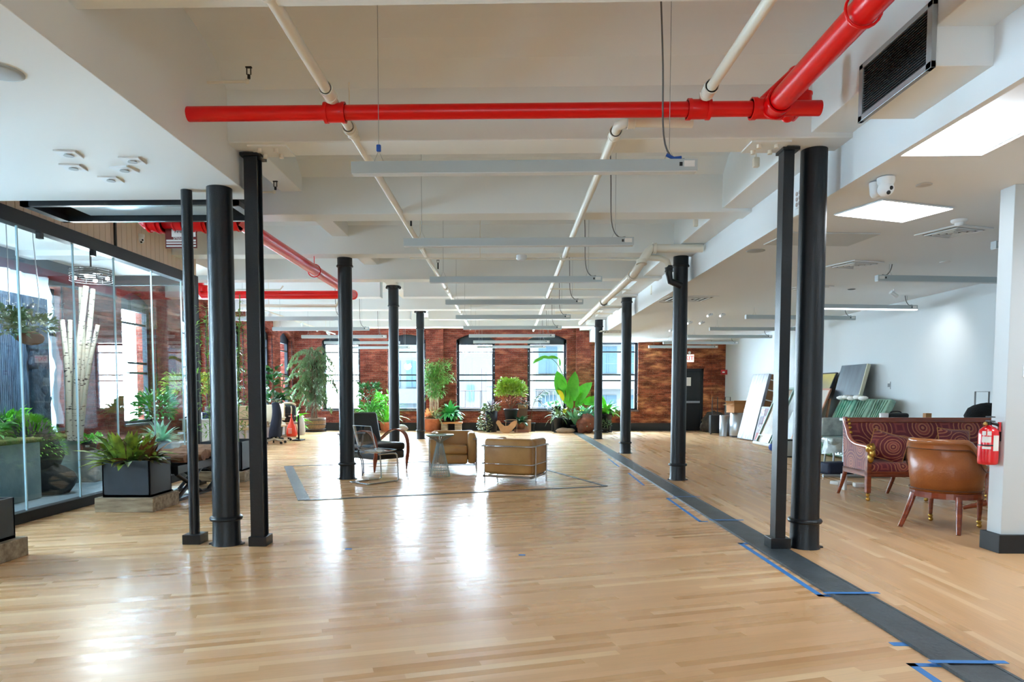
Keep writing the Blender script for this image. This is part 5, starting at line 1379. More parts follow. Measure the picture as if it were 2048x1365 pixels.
# tree stump near the door
STUMPM = mt('stump_bark', (92, 80, 66), .95, var=(50, 42, 34), vscale=5, bump=1, bscale=14)
t = thing('tree_root', 'gnarled grey brown root burl beside the far black door', 'tree stump', (6.92, 23.05, 0))
mb = MB(); mb.ball((0, 0, .34), .42, 22, sq=(.95, .6, .82), noise=.13, seed=11); mb.ball((.2, -.05, .2), .25, 14, noise=.15, seed=12, sq=(1, .8, .8)); mb.ball((-.25, 0, .2), .22, 14, noise=.15, seed=13, sq=(1, .8, .9)); mb.build('burl', STUMPM, t)
mb = MB(); mb.tube([(.28, -.2, .25), (.30, -.30, .25)], .12, 12); mb.build('sawn_face', mt('sawn_wood', (186, 140, 96), .8), t)
# cable loop on the brick by the door
CABLE = mt('cream_cable', (214, 190, 158), .6)
lp = [at(x, y, 23.56) for x, y in ((1427, 702), (1425, 712), (1430, 725), (1437, 738), (1438, 752))]
cc = at(1439, 765, 23.56); lp += [cc + Vector((math.cos(R(a)) * .15, 0, math.sin(R(a)) * .15)) for a in range(90, 400, 30)]
o_ = lp[0]; mb = MB(); mb.tube(smooth_path([p - o_ for p in lp], 4), .018, 6); mb.tube([at(1438, 690, 23.56) - o_, at(1437, 752, 23.56) - o_], .012, 6)
simple('cable_loop', 'cream cable hanging in a loop on brick above the burl', 'cable', mb, CABLE, o_)
# ---- tape on the floor
def tape(label, pts, w=.03, z0=0.0):
    t = bpy.data.meshes
    mb = MB()
    for a, b in zip(pts, pts[1:]):
        zz = .0205 if z0 else .0025
        d = (Vector(b) - Vector(a)).normalized() * w / 2
        q_ = strip(Vector(a) - d, Vector(b) + d, w)
        mb.add([(x, y, zz) for x, y in q_] + [(x, y, zz - .002) for x, y in q_], [(0, 1, 2, 3), (7, 6, 5, 4), (0, 4, 5, 1), (1, 5, 6, 2), (2, 6, 7, 3), (3, 7, 4, 0)])
    simple('blue_tape', label, 'tape', mb, TAPE)
tape('blue tape corner mark left of the square post foot', [(2.25, 6.06), (2.07, 6.06), (2.07, 4.5), (2.13, 4.5)], .04)
tape('blue tape band crossing the dark floor strip before the thick right column', [(2.11, 4.5), (2.44, 4.51)], .035, 1)
tape('blue tape corner mark at the bottom edge of the floor', [(2.13, 3.35), (2.0, 3.35), (2.0, 2.5)], .04)
tape('blue tape band across the dark strip nearest the camera', [(2.1, 3.35), (2.44, 3.35)], .035, 1)
tape('small blue tape square beside the dark strip', [(2.075, 3.63), (2.105, 3.63)], .05)
tape('long faded blue tape line left of the second right column', [(2.15, 8.64), (2.02, 8.64), (2.0, 7.08), (2.06, 7.08)], .035)
tape('pale tape band across strip between first and second right columns', [(2.11, 7.08), (2.43, 7.08)], .03, 1)
tape('pale tape band across the strip beside second right column', [(2.11, 8.66), (2.43, 8.66)], .02, 1)
tape('short faded tape dash beyond the second right column', [(2.0, 11.3), (1.96, 9.85)], .035)
tape('grey tape dash left of strip near the third right column', [(2.02, 13.7), (2.0, 12.3)], .03)
for px, py, lab in ((697, 1099, 'tiny blue tape scrap on oak floor left of centre'), (1044, 1111, 'tiny blue tape scrap on oak floor right of centre')):
    p = onfloor(px, py); tape(lab, [(p.x - .01, p.y), (p.x + .01, p.y)], .035)
# ================================================================ PLANTS
def leafm(name, c, v=None, rough=.42):
    c = tuple(min(250, int(q * 1.3)) for q in c)
    v = tuple(min(250, int(q * 1.3)) for q in v) if v else None
    m = mt(name, c, rough, var=v or tuple(min(255, int(q * 1.25)) for q in c), vscale=5, vamt=.8)
    return m
LF_DARK = leafm('leaf_dark', (34, 74, 36)); LF_MID = leafm('leaf_mid', (58, 110, 46)); LF_BRIGHT = leafm('leaf_bright', (84, 150, 46)); LF_LIME = leafm('leaf_lime', (134, 160, 50), (92, 116, 40))
LF_BLUE = leafm('needle_green', (70, 92, 62), (92, 112, 74)); LF_BIRD = leafm('leaf_paradise', (56, 124, 30), (84, 150, 46), .55); LF_BAMB = leafm('leaf_bamboo', (96, 138, 58), (70, 110, 46))
LF_CROT = leafm('leaf_croton', (70, 96, 38), (120, 60, 34)); LF_RUST = leafm('leaf_rust', (150, 84, 44), (110, 60, 40)); LF_SILV = leafm('leaf_silver', (130, 164, 140)); LF_ORANGE = leafm('leaf_orange', (206, 112, 60), (220, 150, 110)); LF_YEL = leafm('leaf_yellow', (210, 160, 40))
STEM = mt('brown_stem', (98, 78, 54), .8); GSTEM = mt('green_stem', (84, 116, 52), .6); BARK = mt('trunk_bark', (120, 92, 70), .85, var=(84, 60, 46), vscale=8)
G = random.Random(21)
def rdir(up=.3):
    a = G.uniform(0, 2 * math.pi); z = G.uniform(-.4, 1) + up; return Vector((math.cos(a), math.sin(a), z)).normalized()
def cloud(mb, c, rad, n, L, W, droop=.7, nn=2, shellf=.55):
    for _ in range(n):
        d = rdir(0); f = G.uniform(shellf, 1)
        p = Vector((c[0] + d.x * rad[0] * f, c[1] + d.y * rad[1] * f, c[2] + d.z * rad[2] * f))
        e = (d + Vector((G.uniform(-.7, .7), G.uniform(-.7, .7), G.uniform(-.3, .6)))).normalized()
        mb.leaf(p, e, L * G.uniform(.6, 1.2), W * G.uniform(.7, 1.2), droop, nn, G.uniform(-1, 1))
def rosette(mb, c, n, L, W, el=(15, 80), droop=1.0, nn=5, r0=.02):
    for i in range(n):
        a = 2 * math.pi * i / n * 2.4 + G.uniform(-.3, .3); e = R(G.uniform(*el))
        d = Vector((math.cos(a) * math.cos(e), math.sin(a) * math.cos(e), math.sin(e)))
        mb.leaf((c[0] + math.cos(a) * r0, c[1] + math.sin(a) * r0, c[2]), d, L * G.uniform(.65, 1.1), W * G.uniform(.8, 1.15), droop * G.uniform(.6, 1.2), nn, G.uniform(-.3, .3))
def pot(t, rt, rb, h, m, z0=0, saucer=True):
    mb = MB(); mb.lathe([(.001, z0 + .01), (rb, z0 + .01), (rt, z0 + h - .05), (rt * 1.07, z0 + h - .05), (rt * 1.07, z0 + h), (rt * .95, z0 + h), (rt * .93, z0 + h - .04), (.001, z0 + h - .04)], 24); mb.build('pot', m, t)
    mb = MB(); mb.lathe([(.001, z0 + h - .045), (rt * .93, z0 + h - .035), (.001, z0 + h - .025)], 16); mb.build('soil', SOIL, t)
    if saucer:
        mb = MB(); mb.lathe([(.001, z0), (rb * 1.3, z0), (rb * 1.36, z0 + .03), (rb * 1.3, z0 + .03), (rb * 1.2, z0 + .012)], 24); mb.build('saucer', m, t)
def plant(name, label, loc, group=None, rz=0): return thing(name, label, 'plant', loc, rz, group)
def P3(px, py, Y): return at(px, py, Y)
YP = 23.15
def X_(px, Y=YP): return onx(px, Y)
def onx(px, Y): return at(px, 800, Y).x

# spruce in a half barrel
t = plant('potted_spruce', 'tall drooping spruce tree in a weathered wooden barrel', (onx(628, 22.9), 22.9, 0))
mb = MB(); mb.lathe([(.001, .03), (.33, .03), (.37, .2), (.385, .33), (.38, .47), (.35, .47), (.34, .42), (.001, .42)], 28); mb.build('barrel', mt('barrel_wood', (134, 104, 76), .75, var=(92, 70, 52), vscale=9, stretch=(8, 8, .6)), t)
mb = MB()
for z in (.09, .25, .40): mb.lathe([(.35 + .06 * (z - .03), z - .015), (.375 + .03 * z, z - .012), (.375 + .03 * z, z + .012), (.35 + .06 * (z - .03), z + .015)], 28)
mb.build('barrel_hoop', mt('old_iron', (70, 70, 70), .5, .6), t)
mb = MB(); mb.lathe([(.001, 0), (.37, 0), (.40, .03), (.36, .03)], 28); mb.build('saucer', BLACKPOT, t)
mb = MB(); mb.lathe([(.001, .425), (.34, .43), (.001, .44)], 16); mb.build('soil', mt('white_pebbles', (150, 152, 148), .8, bump=1, bscale=30), t)
mb = MB()
for k in range(6):
    a = k * 1.05; mb.tube(smooth_path([(.1 * math.cos(a), .1 * math.sin(a), .43), (.07 * math.cos(a + .4), .07 * math.sin(a + .4), .95), (.12 * math.cos(a), .10 * math.sin(a), 1.6), (.1 * math.cos(a), .1 * math.sin(a), 2.45)], 3), .022, 6)
mb.build('trunk', BARK, t)
fo = MB(); br = MB()
for k in range(74):
    z = .95 + 1.72 * (k / 74) ** .9; a = k * 2.4 + G.uniform(-.3, .3)
    Lb = (1.0 - .35 * abs((z - 1.9) / 1.2)) * G.uniform(.55, 1.0)
    if math.sin(a) > .2: Lb *= .5
    rise = G.uniform(.0, .25)
    pts = [Vector((.06 * math.cos(a), .06 * math.sin(a), z)), Vector((math.cos(a) * Lb * .4, math.sin(a) * Lb * .4, z + rise)), Vector((math.cos(a) * Lb * .75, math.sin(a) * Lb * .7, z + rise * .5)), Vector((math.cos(a) * Lb, math.sin(a) * Lb * .95, z - .22))]
    sp_ = smooth_path(pts, 5); br.tube(sp_, .008, 4, cap=False)
    for i in range(2, len(sp_)):
        for j in range(8):
            s_ = G.choice((-1, 1)); d = Vector((-math.sin(a) * s_ * .8, math.cos(a) * s_ * .8, -.35)) + Vector((G.uniform(-.4, .4), G.uniform(-.4, .4), G.uniform(-.9, .1)))
            fo.leaf(sp_[i] + Vector((G.uniform(-.03, .03),) * 3), d, G.uniform(.10, .2), .026, .8, 2, 0, .1)
br.build('branch', BARK, t); fo.build('foliage', LF_BLUE, t, recalc=False)

# fiddle leaf fig, left back
t = plant('fiddle_leaf_fig', 'fiddle leaf fig with large glossy leaves by the left arched windows', (onx(548, 19.2), 19.2, 0))
pot(t, .24, .19, .42, BLACKPOT)
mb = MB()
stem = [(0, 0, .4), (.03, 0, .9), (-.04, .02, 1.4), (.02, 0, 1.95)]
mb.tube(smooth_path(stem, 4), .02, 6); mb.tube(smooth_path([(0, 0, .9), (.2, 0, 1.3), (.3, 0, 1.85)], 4), .014, 6); mb.tube(smooth_path([(0, 0, .8), (-.15, -.1, 1.1), (-.3, -.1, 1.4)], 4), .014, 6); mb.build('stem', STEM, t)
mb = MB()
for k in range(64):
    z = G.uniform(.85, 2.0); a = G.uniform(0, 6.28); r_ = G.uniform(.02, .32)
    mb.leaf((r_ * math.cos(a), r_ * math.sin(a) * .7, z), (math.cos(a), math.sin(a), G.uniform(.2, 1.0)), G.uniform(.26, .4), G.uniform(.18, .26), .9, 4, G.uniform(-.5, .5))
mb.build('foliage', mt('fig_leaf', (54, 128, 50), .3, var=(22, 66, 38), vscale=3, vamt=.6), t, recalc=False)
t = plant('philodendron', 'low bright green philodendron between fig and spruce', (onx(583, 21.3), 21.3, 0)); pot(t, .2, .16, .34, TERRA)
mb = MB(); rosette(mb, (0, 0, .33), 34, .62, .2, (20, 85), .9); mb.build('foliage', LF_BRIGHT, t, recalc=False)
t = plant('fern_pot', 'light green fern low on the floor beside the spruce barrel', (onx(594, 22.0), 22.0, 0)); pot(t, .14, .11, .22, TERRA)
mb = MB(); rosette(mb, (0, 0, .2), 40, .42, .06, (10, 80), 1.2); mb.build('foliage', LF_BRIGHT, t, recalc=False)
# dark bush and bamboo palm behind the black chair
t = plant('schefflera', 'dark green umbrella plant behind the black lounge chair', (onx(736, YP), YP, 0)); pot(t, .24, .19, .40, BLACKPOT)
mb = MB()
for k in range(5): mb.tube(smooth_path([(0, 0, .38), (.1 * math.cos(k * 1.3), .06 * math.sin(k * 1.3), 1.0), (.28 * math.cos(k * 1.3), .1 * math.sin(k * 1.3), 1.55)], 4), .01, 5)
mb.build('stem', STEM, t); mb = MB(); cloud(mb, (0, 0, 1.25), (.44, .26, .55), 210, .17, .075); mb.build('foliage', LF_DARK, t, recalc=False)
t = plant('ginger_plant', 'mid green arching ginger plant low behind the black lounge chair', (onx(742, 22.6), 22.6, 0)); pot(t, .2, .16, .34, BLACKPOT)
mb = MB(); rosette(mb, (0, 0, .32), 80, .8, .07, (25, 88), 1.3); cloud(mb, (0, 0, .75), (.45, .25, .3), 150, .22, .05, 1.0, 3); mb.build('foliage', LF_MID, t, recalc=False)
t = plant('bamboo_palm', 'bright feathery palm in a terracotta pot left of second left column', (onx(771, 22.7), 22.7, 0)); pot(t, .2, .15, .34, TERRA)
mb = MB(); rosette(mb, (0, 0, .32), 60, .9, .045, (30, 88), 1.2); cloud(mb, (0, 0, .95), (.36, .2, .5), 330, .2, .035, 1.1, 3); mb.build('foliage', LF_BRIGHT, t, recalc=False)
mb = MB(); mb.ball((0, 0, .12), .2, 14, sq=(1.1, .7, .6), noise=.12, seed=5); simple('boulder', 'small pale boulder on floor between the second and third left columns', 'rock', mb, mt('pale_stone', (170, 164, 158), .9, bump=.6, bscale=12), (onx(803, 23.0), 23.0, 0))
mb = MB(); mb.ball((0, 0, .1), .14, 12, sq=(1.2, .7, .7), noise=.14, seed=8); simple('boulder', 'low pinkish stone at the foot of the palm pot', 'rock', mb, mt('pink_stone', (176, 140, 120), .9), (onx(778, 22.85), 22.85, 0))
# bamboo
t = plant('potted_bamboo', 'tall feathery bamboo plant beside the farthest left column', (onx(868, 22.95), 22.95, 0)); pot(t, .3, .24, .42, TERRA)
st = MB(); fo = MB()
for k in range(11):
    a = k * 1.7; top = Vector((G.uniform(-.45, .5), G.uniform(-.2, .1), G.uniform(1.7, 2.55)))
    pth = smooth_path([(.12 * math.cos(a), .12 * math.sin(a), .4), (.14 * math.cos(a), .1 * math.sin(a), 1.1), tuple(top * .5 + Vector((0, 0, 1.0 * .8))), tuple(top)], 5); st.tube(pth, .009, 5)
    for q_ in pth[6:]:
        for j in range(11):
            fo.leaf(q_ + Vector((G.uniform(-.2, .2), G.uniform(-.15, .15), G.uniform(-.12, .12))), rdir(-.2), G.uniform(.16, .3), .032, 1.1, 3)
st.build('cane', mt('bamboo_cane', (176, 152, 100), .5), t); fo.build('foliage', LF_BAMB, t, recalc=False)
t = plant('croton_pot', 'orange and pink croton in a large terracotta pot', (onx(862, 22.7), 22.7, 0)); pot(t, .33, .25, .46, TERRA)
mb = MB(); rosette(mb, (-.1, 0, .44), 34, .38, .09, (25, 85), .8); mb.build('orange_foliage', LF_ORANGE, t, recalc=False)
mb = MB(); rosette(mb, (.12, -.05, .44), 70, .52, .03, (5, 80), 1.7); mb.build('grassy_foliage', mt('pale_grass', (132, 164, 104), .5, var=(176, 190, 140), vscale=8), t, recalc=False)
t = plant('peace_lily', 'lush dark green peace lily on the wooden crate', (onx(900, 22.9), 22.9, .34)); pot(t, .16, .13, .2, BLACKPOT, saucer=False)
mb = MB(); rosette(mb, (0, 0, .18), 90, .55, .13, (5, 85), 1.4); mb.build('foliage', leafm('lily_leaf', (36, 110, 50), (70, 150, 80)), t, recalc=False)
t = thing('wooden_crate', 'brown wooden crate stand under the peace lily', 'crate', (onx(903, 22.75), 22.75, 0))
mb = MB(); mb.box((-.36, -.22, .29), (.36, .22, .34)); mb.build('top_board', mt('orange_wood', (190, 130, 78), .6), t)
for s in (-1, 1):
    mb = MB(); mb.box((s * .33, -.2, 0), (s * .12, .2, .29)); mb.build('block_leg', WOODOAK, t)
# trailing ivy in a tall dark planter
t = plant('ivy_planter', 'tall dark cylinder planter with ivy trailing down its left side', (onx(983, 22.9), 22.9, 0))
mb = MB(); mb.lathe([(.001, .0), (.17, .0), (.21, .70), (.18, .70), (.17, .64), (.001, .64)], 24); mb.build('pot', BLACKPOT, t)
mb = MB()
for k in range(260):
    f = G.random(); a = R(G.uniform(120, 270)); r_ = .2 + .22 * math.sin(f * 2.2) + G.uniform(-.06, .06)
    mb.leaf((math.cos(a) * r_, math.sin(a) * r_ * .7, .84 - .8 * f), rdir(-.3), G.uniform(.06, .12), .07, .6, 2)
cloud(mb, (-.02, 0, .78), (.3, .2, .16), 120, .12, .07); mb.build('foliage', mt('ivy_leaf', (84, 128, 62), .45, var=(150, 140, 90), vscale=6), t, recalc=False)
mb = MB(); rosette(mb, (0, 0, .72), 22, .45, .03, (40, 85), .6); mb.build('spiky_foliage', mt('spiky_leaf', (110, 84, 104), .5), t, recalc=False)
# lime bush
t = plant('lime_shrub', 'large lime green bushy plant in a black pot on stand', (onx(1022, 22.75), 22.75, 0))
pot(t, .23, .17, .42, BLACKPOT, z0=.36)
mb = MB()
for k in range(9):
    a = k * .7; mb.tube(smooth_path([(0, 0, .76), (.2 * math.cos(a), .12 * math.sin(a), 1.1), (.42 * math.cos(a), .2 * math.sin(a), 1.45)], 3), .008, 5)
mb.build('stem', STEM, t)
mb = MB(); cloud(mb, (0, 0, 1.36), (.55, .32, .46), 1500, .10, .055, .7, 2, .3); cloud(mb, (-.05, 0, 1.62), (.36, .24, .26), 500, .09, .05, .7, 2, .3); mb.build('foliage', LF_LIME, t, recalc=False)
mb = MB(); cloud(mb, (.05, 0, 1.05), (.46, .22, .2), 170, .10, .035, .9); mb.build('dry_foliage', LF_RUST, t, recalc=False)
mb = MB()
for a in (0, 2.1, 4.2): mb.tube([(.2 * math.cos(a), .2 * math.sin(a), .36), (.24 * math.cos(a), .24 * math.sin(a), 0)], .012, 6)
mb.tube([(.2 * math.cos(a), .2 * math.sin(a), .355) for a in [k * math.pi / 10 for k in range(20)]], .012, 6, closed=True); mb.build('plant_stand', BLACK, t)
# plywood hen and companions
t = thing('wooden_hen', 'flat plywood hen cut-out standing on the floor before planters', 'figure', (onx(1013, 22.3), 22.3, 0))
hen = [(-.34, .32), (-.33, .38), (-.28, .41), (-.22, .40), (-.16, .30), (-.05, .22), (.06, .24), (.16, .35), (.26, .40), (.35, .39), (.30, .22), (.18, .08), (.06, .0), (-.12, .0), (-.2, .06), (-.26, .2)]
mb = MB(); mb.prism(hen, 'y', -.012, .012); mb.build('cutout', mt('plywood', (196, 152, 108), .7, var=(180, 136, 92), vscale=6), t)
mb = MB(); mb.box((-.1, -.08, 0), (.1, .08, .02)); mb.build('foot_board', CARD, t)
t = thing('wire_stool_frame', 'bent light wire frame standing behind the plywood hen', 'stand', (onx(1022, 22.5), 22.5, 0))
mb = MB(); mb.tube(smooth_path([(-.17, 0, 0), (-.17, 0, .36), (-.14, 0, .42), (.14, 0, .42), (.19, 0, .36), (.19, 0, 0)], 3), .013, 6); mb.build('wire', mt('tan_wire', (170, 146, 120), .5), t)
t = plant('small_begonia', 'small dark leafy plant in a brown clay pot right of the hen', (onx(1042, 22.7), 22.7, .10)); pot(t, .15, .11, .24, mt('brown_clay', (132, 88, 72), .7), saucer=False)
mb = MB(); rosette(mb, (0, 0, .22), 30, .36, .12, (0, 60), 1.0); mb.build('foliage', leafm('begonia_leaf', (30, 70, 46)), t, recalc=False)
mb = MB(); mb.box((-.24, -.14, 0), (.24, .14, .10)); simple('brick_block', 'brown wooden block under the small clay pot', 'block', mb, mt('brown_block', (128, 86, 68), .8), (onx(1043, 22.7), 22.7, 0))
mb = MB(); mb.box((-.12, -.12, 0), (.12, .12, .40)); simple('cardboard_post', 'upright cardboard coloured block right of the small clay pot', 'block', mb, mt('tan_block', (176, 140, 112), .8), (onx(1055, 23.0), 23.0, 0))
mb = MB(); mb.box((-.15, -.12, 0), (.15, .12, .78)); simple('timber_post', 'brown timber block carrying the slatted basket', 'block', mb, mt('dark_timber', (112, 84, 70), .8), (onx(1046, 23.3), 23.3, 0))
t = plant('basket_plant', 'purple leaved plant in a slatted wood basket', (onx(1046, 23.3), 23.3, .78))
mb = MB()
for k in range(9): mb.box((-.17 + k * .038, -.13, 0), (-.145 + k * .038, .13, .13))
mb.build('slat_basket', mt('slat_wood', (200, 156, 112), .6), t); mb = MB(); mb.box((-.18, -.125, -.0), (.17, .125, .10)); mb.build('liner', SOIL, t)
mb = MB(); rosette(mb, (0, 0, .1), 40, .34, .07, (10, 80), .9); mb.build('foliage', mt('purple_leaf', (96, 70, 84), .5, var=(84, 110, 70), vscale=6), t, recalc=False)
t = plant('rubber_plant', 'leggy dark green rubber plant reaching right before the fourth window', (onx(1062, 23.2), 23.2, 0)); pot(t, .14, .11, .3, BLACKPOT)
mb = MB(); mb.tube(smooth_path([(0, 0, .28), (.05, 0, .8), (.2, 0, 1.15), (.45, 0, 1.4)], 4), .01, 5); mb.tube(smooth_path([(.1, 0, 1.0), (.3, 0, 1.05), (.42, 0, .9)], 4), .008, 5); mb.build('stem', STEM, t)
mb = MB()
for k in range(16):
    f = k / 15; mb.leaf((.1 + .36 * f, 0, 1.05 + .35 * f), (G.uniform(.2, 1), G.uniform(-.6, .6), G.uniform(-.4, .5)), .24, .1, .6, 3)
for k in range(7): mb.leaf((.2 + .22 * k / 7, 0, 1.04 - .03 * k), (1, G.uniform(-.6, .6), -.4), .24, .1, .8, 3)
mb.build('foliage', LF_DARK, t, recalc=False)
# bird of paradise
t = plant('bird_of_paradise', 'tall bird of paradise with big paddle leaves right of the fourth window', (onx(1137, 22.85), 22.85, 0)); pot(t, .25, .2, .46, BLACKPOT)
st = MB(); fo = MB()
def paddle(x, z, L, W, dx, dz, base=(0, 0)):
    p = Vector((x, base[1], z)); st.tube(smooth_path([(base[0], base[1], .44), (base[0] * .5 + x * .5, base[1], z * .62), tuple(p)], 4), .012, 6)
    fo.leaf(p, (dx, G.uniform(-.25, .05), dz), L, W * 1.3, .35, 7, 0, .34, side=(1, G.uniform(-.8, .5), G.uniform(-.3, .3)))
for a in ((-.30, 1.25, .80, .36, -.10, 1), (.02, 1.20, .86, .32, .18, 1), (.16, 1.05, .70, .28, .1, 1), (.35, 1.0, .80, .34, .45, .9), (.52, .95, .5, .24, .8, .3), (-.05, .95, .7, .28, -.05, 1), (.25, .85, .6, .24, .4, .9), (-.12, 1.4, .5, .22, -.5, .8), (.10, .8, .55, .2, -.2, 1), (.75, .95, .42, .3, .6, .5)):
    paddle(*a)
st.tube(smooth_path([(0, 0, .44), (-.1, 0, 1.3), (-.2, 0, 1.9), (-.45, 0, 2.35), (-.8, 0, 2.52), (-1.15, 0, 2.40)], 5), .012, 6)
for s_ in (-.35, -.6, -.85): fo.leaf((s_, 0, 2.45), (-.8, -.1, .25 if s_ > -.7 else -.2), .42, .13, .5, 5, .9, .1)
fo.leaf((-.30, 0, 2.2), (-.1, 0, 1), .28, .12, .4, 4, .6)
st.build('leaf_stalk', GSTEM, t); fo.build('foliage', LF_BIRD, t, recalc=False)
fo = MB(); fo.leaf((-.18, -.1, 1.05), (-.25, -.2, .9), .5, .15, 1.2, 6, .8); fo.leaf((-.12, -.12, .62), (0, -.3, .6), .34, .2, 1.6, 4, .6); fo.leaf((.30, -.1, .60), (.3, -.2, .5), .3, .16, 1.4, 4, .3); fo.build('yellowed_leaf', LF_YEL, t, recalc=False)
t = plant('spider_plant', 'pale striped spider plant at the left foot of bird of paradise', (onx(1117, 22.6), 22.6, 0)); pot(t, .15, .12, .5, BLACKPOT)
mb = MB(); rosette(mb, (0, 0, .48), 60, .55, .035, (0, 80), 1.6); mb.build('foliage', mt('stripe_leaf', (150, 176, 120), .45, var=(100, 140, 84), vscale=12), t, recalc=False)
t = plant('pothos_pot', 'small silvery pothos in round black pot on the window sill corner', (onx(1113, 23.3), 23.3, .66)); pot(t, .15, .1, .2, BLACKPOT, saucer=False)
mb = MB(); cloud(mb, (-.12, -.05, .22), (.22, .14, .14), 60, .12, .08); mb.build('foliage', LF_SILV, t, recalc=False)
mb = MB(); mb.box((-.16, -.14, 0), (.16, .14, .66)); simple('plinth', 'dark plinth holding the silvery pothos', 'plinth', mb, BLACKM, (onx(1113, 23.3), 23.3, 0))
t = plant('anthurium', 'small leafy plant with pale blooms in low black pot', (onx(1152, 22.5), 22.5, 0)); pot(t, .17, .13, .26, BLACKPOT)
mb = MB(); rosette(mb, (0, 0, .24), 26, .62, .14, (35, 85), .9); mb.build('foliage', leafm('anth_leaf', (60, 118, 70), (120, 160, 130)), t, recalc=False)
t = plant('dieffenbachia', 'broad silvery green plant in front of the brick pier', (onx(1172, 22.8), 22.8, 0)); pot(t, .18, .14, .38, BLACKPOT)
mb = MB(); rosette(mb, (0, 0, .38), 50, .66, .2, (10, 85), 1.1); mb.build('foliage', leafm('dieff_leaf', (44, 104, 66), (140, 176, 160)), t, recalc=False)
t = plant('banana_plant', 'leafy green ginger beside farthest right column on a root stand', (onx(1212, 22.9), 22.9, 0)); pot(t, .2, .16, .62, BLACKPOT)
mb = MB(); rosette(mb, (0, 0, .62), 60, .6, .12, (0, 80), 1.0); mb.build('foliage', leafm('banana_leaf', (56, 140, 50), (120, 180, 70)), t, recalc=False)
t = plant('fern_pot', 'grey green fern low on floor right of the farthest right column', (onx(1209, 22.5), 22.5, 0)); pot(t, .12, .1, .16, BLACKPOT)
mb = MB(); cloud(mb, (0, 0, .28), (.22, .15, .2), 160, .10, .03); mb.build('foliage', mt('fern_grey', (92, 120, 90), .6), t, recalc=False)
mb = MB(); mb.ball((0, 0, .3), .3, 18, sq=(1, .7, 1), noise=.2, seed=31); mb.ball((-.15, -.1, .15), .16, 12, noise=.2, seed=32); simple('driftwood_root', 'reddish twisted root lump at the foot of the brick pier', 'tree root', mb, mt('red_root', (150, 88, 62), .7, var=(84, 46, 34), vscale=6, vamt=1, bump=1, bscale=12), (onx(1173, 22.35), 22.35, 0))
for i, (px, s_) in enumerate(((1127, .13), (1138, .11))):
    mb = MB(); mb.ball((0, 0, .07), s_ * 1.3, 12, sq=(1.5, .8, .6), noise=.12, seed=40 + i); simple('flat_stone', 'tan stone before the bird of paradise pot, %s one' % ('left', 'right')[i], 'rock', mb, mt('tan_stone', (170, 144, 120), .9, bump=.6, bscale=14), (onx(px, 22.35), 22.35, 0))

# ================================================================ LEFT: PLANTERS AND LOG BENCH
def planter(label, x0, x1, y0, y1, zb, h):
    t = thing('planter_box', label, 'planter', ((x0 + x1) / 2, (y0 + y1) / 2, 0)); w, d = (x1 - x0) / 2, (y1 - y0) / 2
    mb = MB(); mb.box((-w, -d, 0), (w, d, zb)); mb.build('timber_base', WOODOAK, t, bevel=.006)
    w -= .06; d -= .06; q_ = .02
    mb = MB(); mb.box((-w, -d, zb), (w, d, zb + .03)); mb.box((-w, -d, zb), (w, -d + q_, h)); mb.box((-w, d - q_, zb), (w, d, h)); mb.box((-w, -d, zb), (-w + q_, d, h)); mb.box((w - q_, -d, zb), (w, d, h)); mb.build('box', DARKBLUEBOX, t, bevel=.003)
    mb = MB(); mb.box((-w + q_, -d + q_, h - .07), (w - q_, d - q_, h - .05)); mb.build('soil', SOIL, t)
    return t
planter('charcoal cube planter on weathered timber, whole, left of the thin post', -4.63, -3.965, 7.48, 8.09, .16, .575)
planter('charcoal planter on timber cut off by the left edge', -4.80, -3.97, 4.75, 5.50, .155, .49)
planter('charcoal planter on timber beyond log bench, behind the columns', -4.66, -3.92, 10.02, 10.86, .16, .60)
t = plant('croton', 'green and bronze croton growing in whole charcoal planter', (-4.30, 7.78, .50))
mb = MB(); rosette(mb, (.05, 0, 0), 56, .40, .075, (15, 85), .7, 4, .08); mb.build('bronze_foliage', mt('bronze_leaf', (140, 80, 50), .4, var=(70, 86, 40), vscale=7), t, recalc=False)
mb = MB(); rosette(mb, (-.1, -.03, 0), 60, .46, .085, (12, 75), .7, 4, .1); cloud(mb, (-.1, 0, .16), (.28, .2, .14), 70, .16, .05); mb.build('green_foliage', mt('croton_green', (170, 200, 74), .4, var=(52, 84, 36), vscale=6), t, recalc=False)
mb = MB()
for k in range(14): mb.tube([(G.uniform(-.15, .15), G.uniform(-.1, .1), 0), (G.uniform(-.2, .2), G.uniform(-.1, .1), .25)], .006, 5)
mb.build('stem', STEM, t)
t = plant('dracaena', 'dracaena with long striped leaves at the left edge before glass', (-4.46, 5.14, .43))
mb = MB(); mb.tube(smooth_path([(0, 0, 0), (-.02, .05, .35), (.03, .05, .78)], 4), .016, 6); mb.tube(smooth_path([(0, 0, 0), (-.1, .02, .3), (-.12, .02, .5)], 4), .014, 6); mb.build('stem', STEM, t)
mb = MB(); rosette(mb, (.03, .05, .78), 34, .48, .055, (-10, 75), 1.3, 6); rosette(mb, (-.12, .02, .5), 20, .42, .05, (-10, 70), 1.3, 6); rosette(mb, (0, .03, .55), 14, .42, .05, (-20, 50), 1.3, 6); mb.build('foliage', mt('dracaena_leaf', (40, 84, 42), .35, var=(24, 52, 34), vscale=5), t, recalc=False)
mb = MB(); rosette(mb, (.02, .03, .6), 9, .4, .055, (-30, 20), 1.5, 6); mb.build('yellowed_leaf', mt('drac_yellow', (170, 140, 50), .4, var=(100, 110, 44), vscale=6), t, recalc=False)
t = plant('climbing_bamboo', 'tall narrow bamboo screen growing from planter beyond log bench', (-4.42, 10.45, .54))
st = MB(); fo = MB()
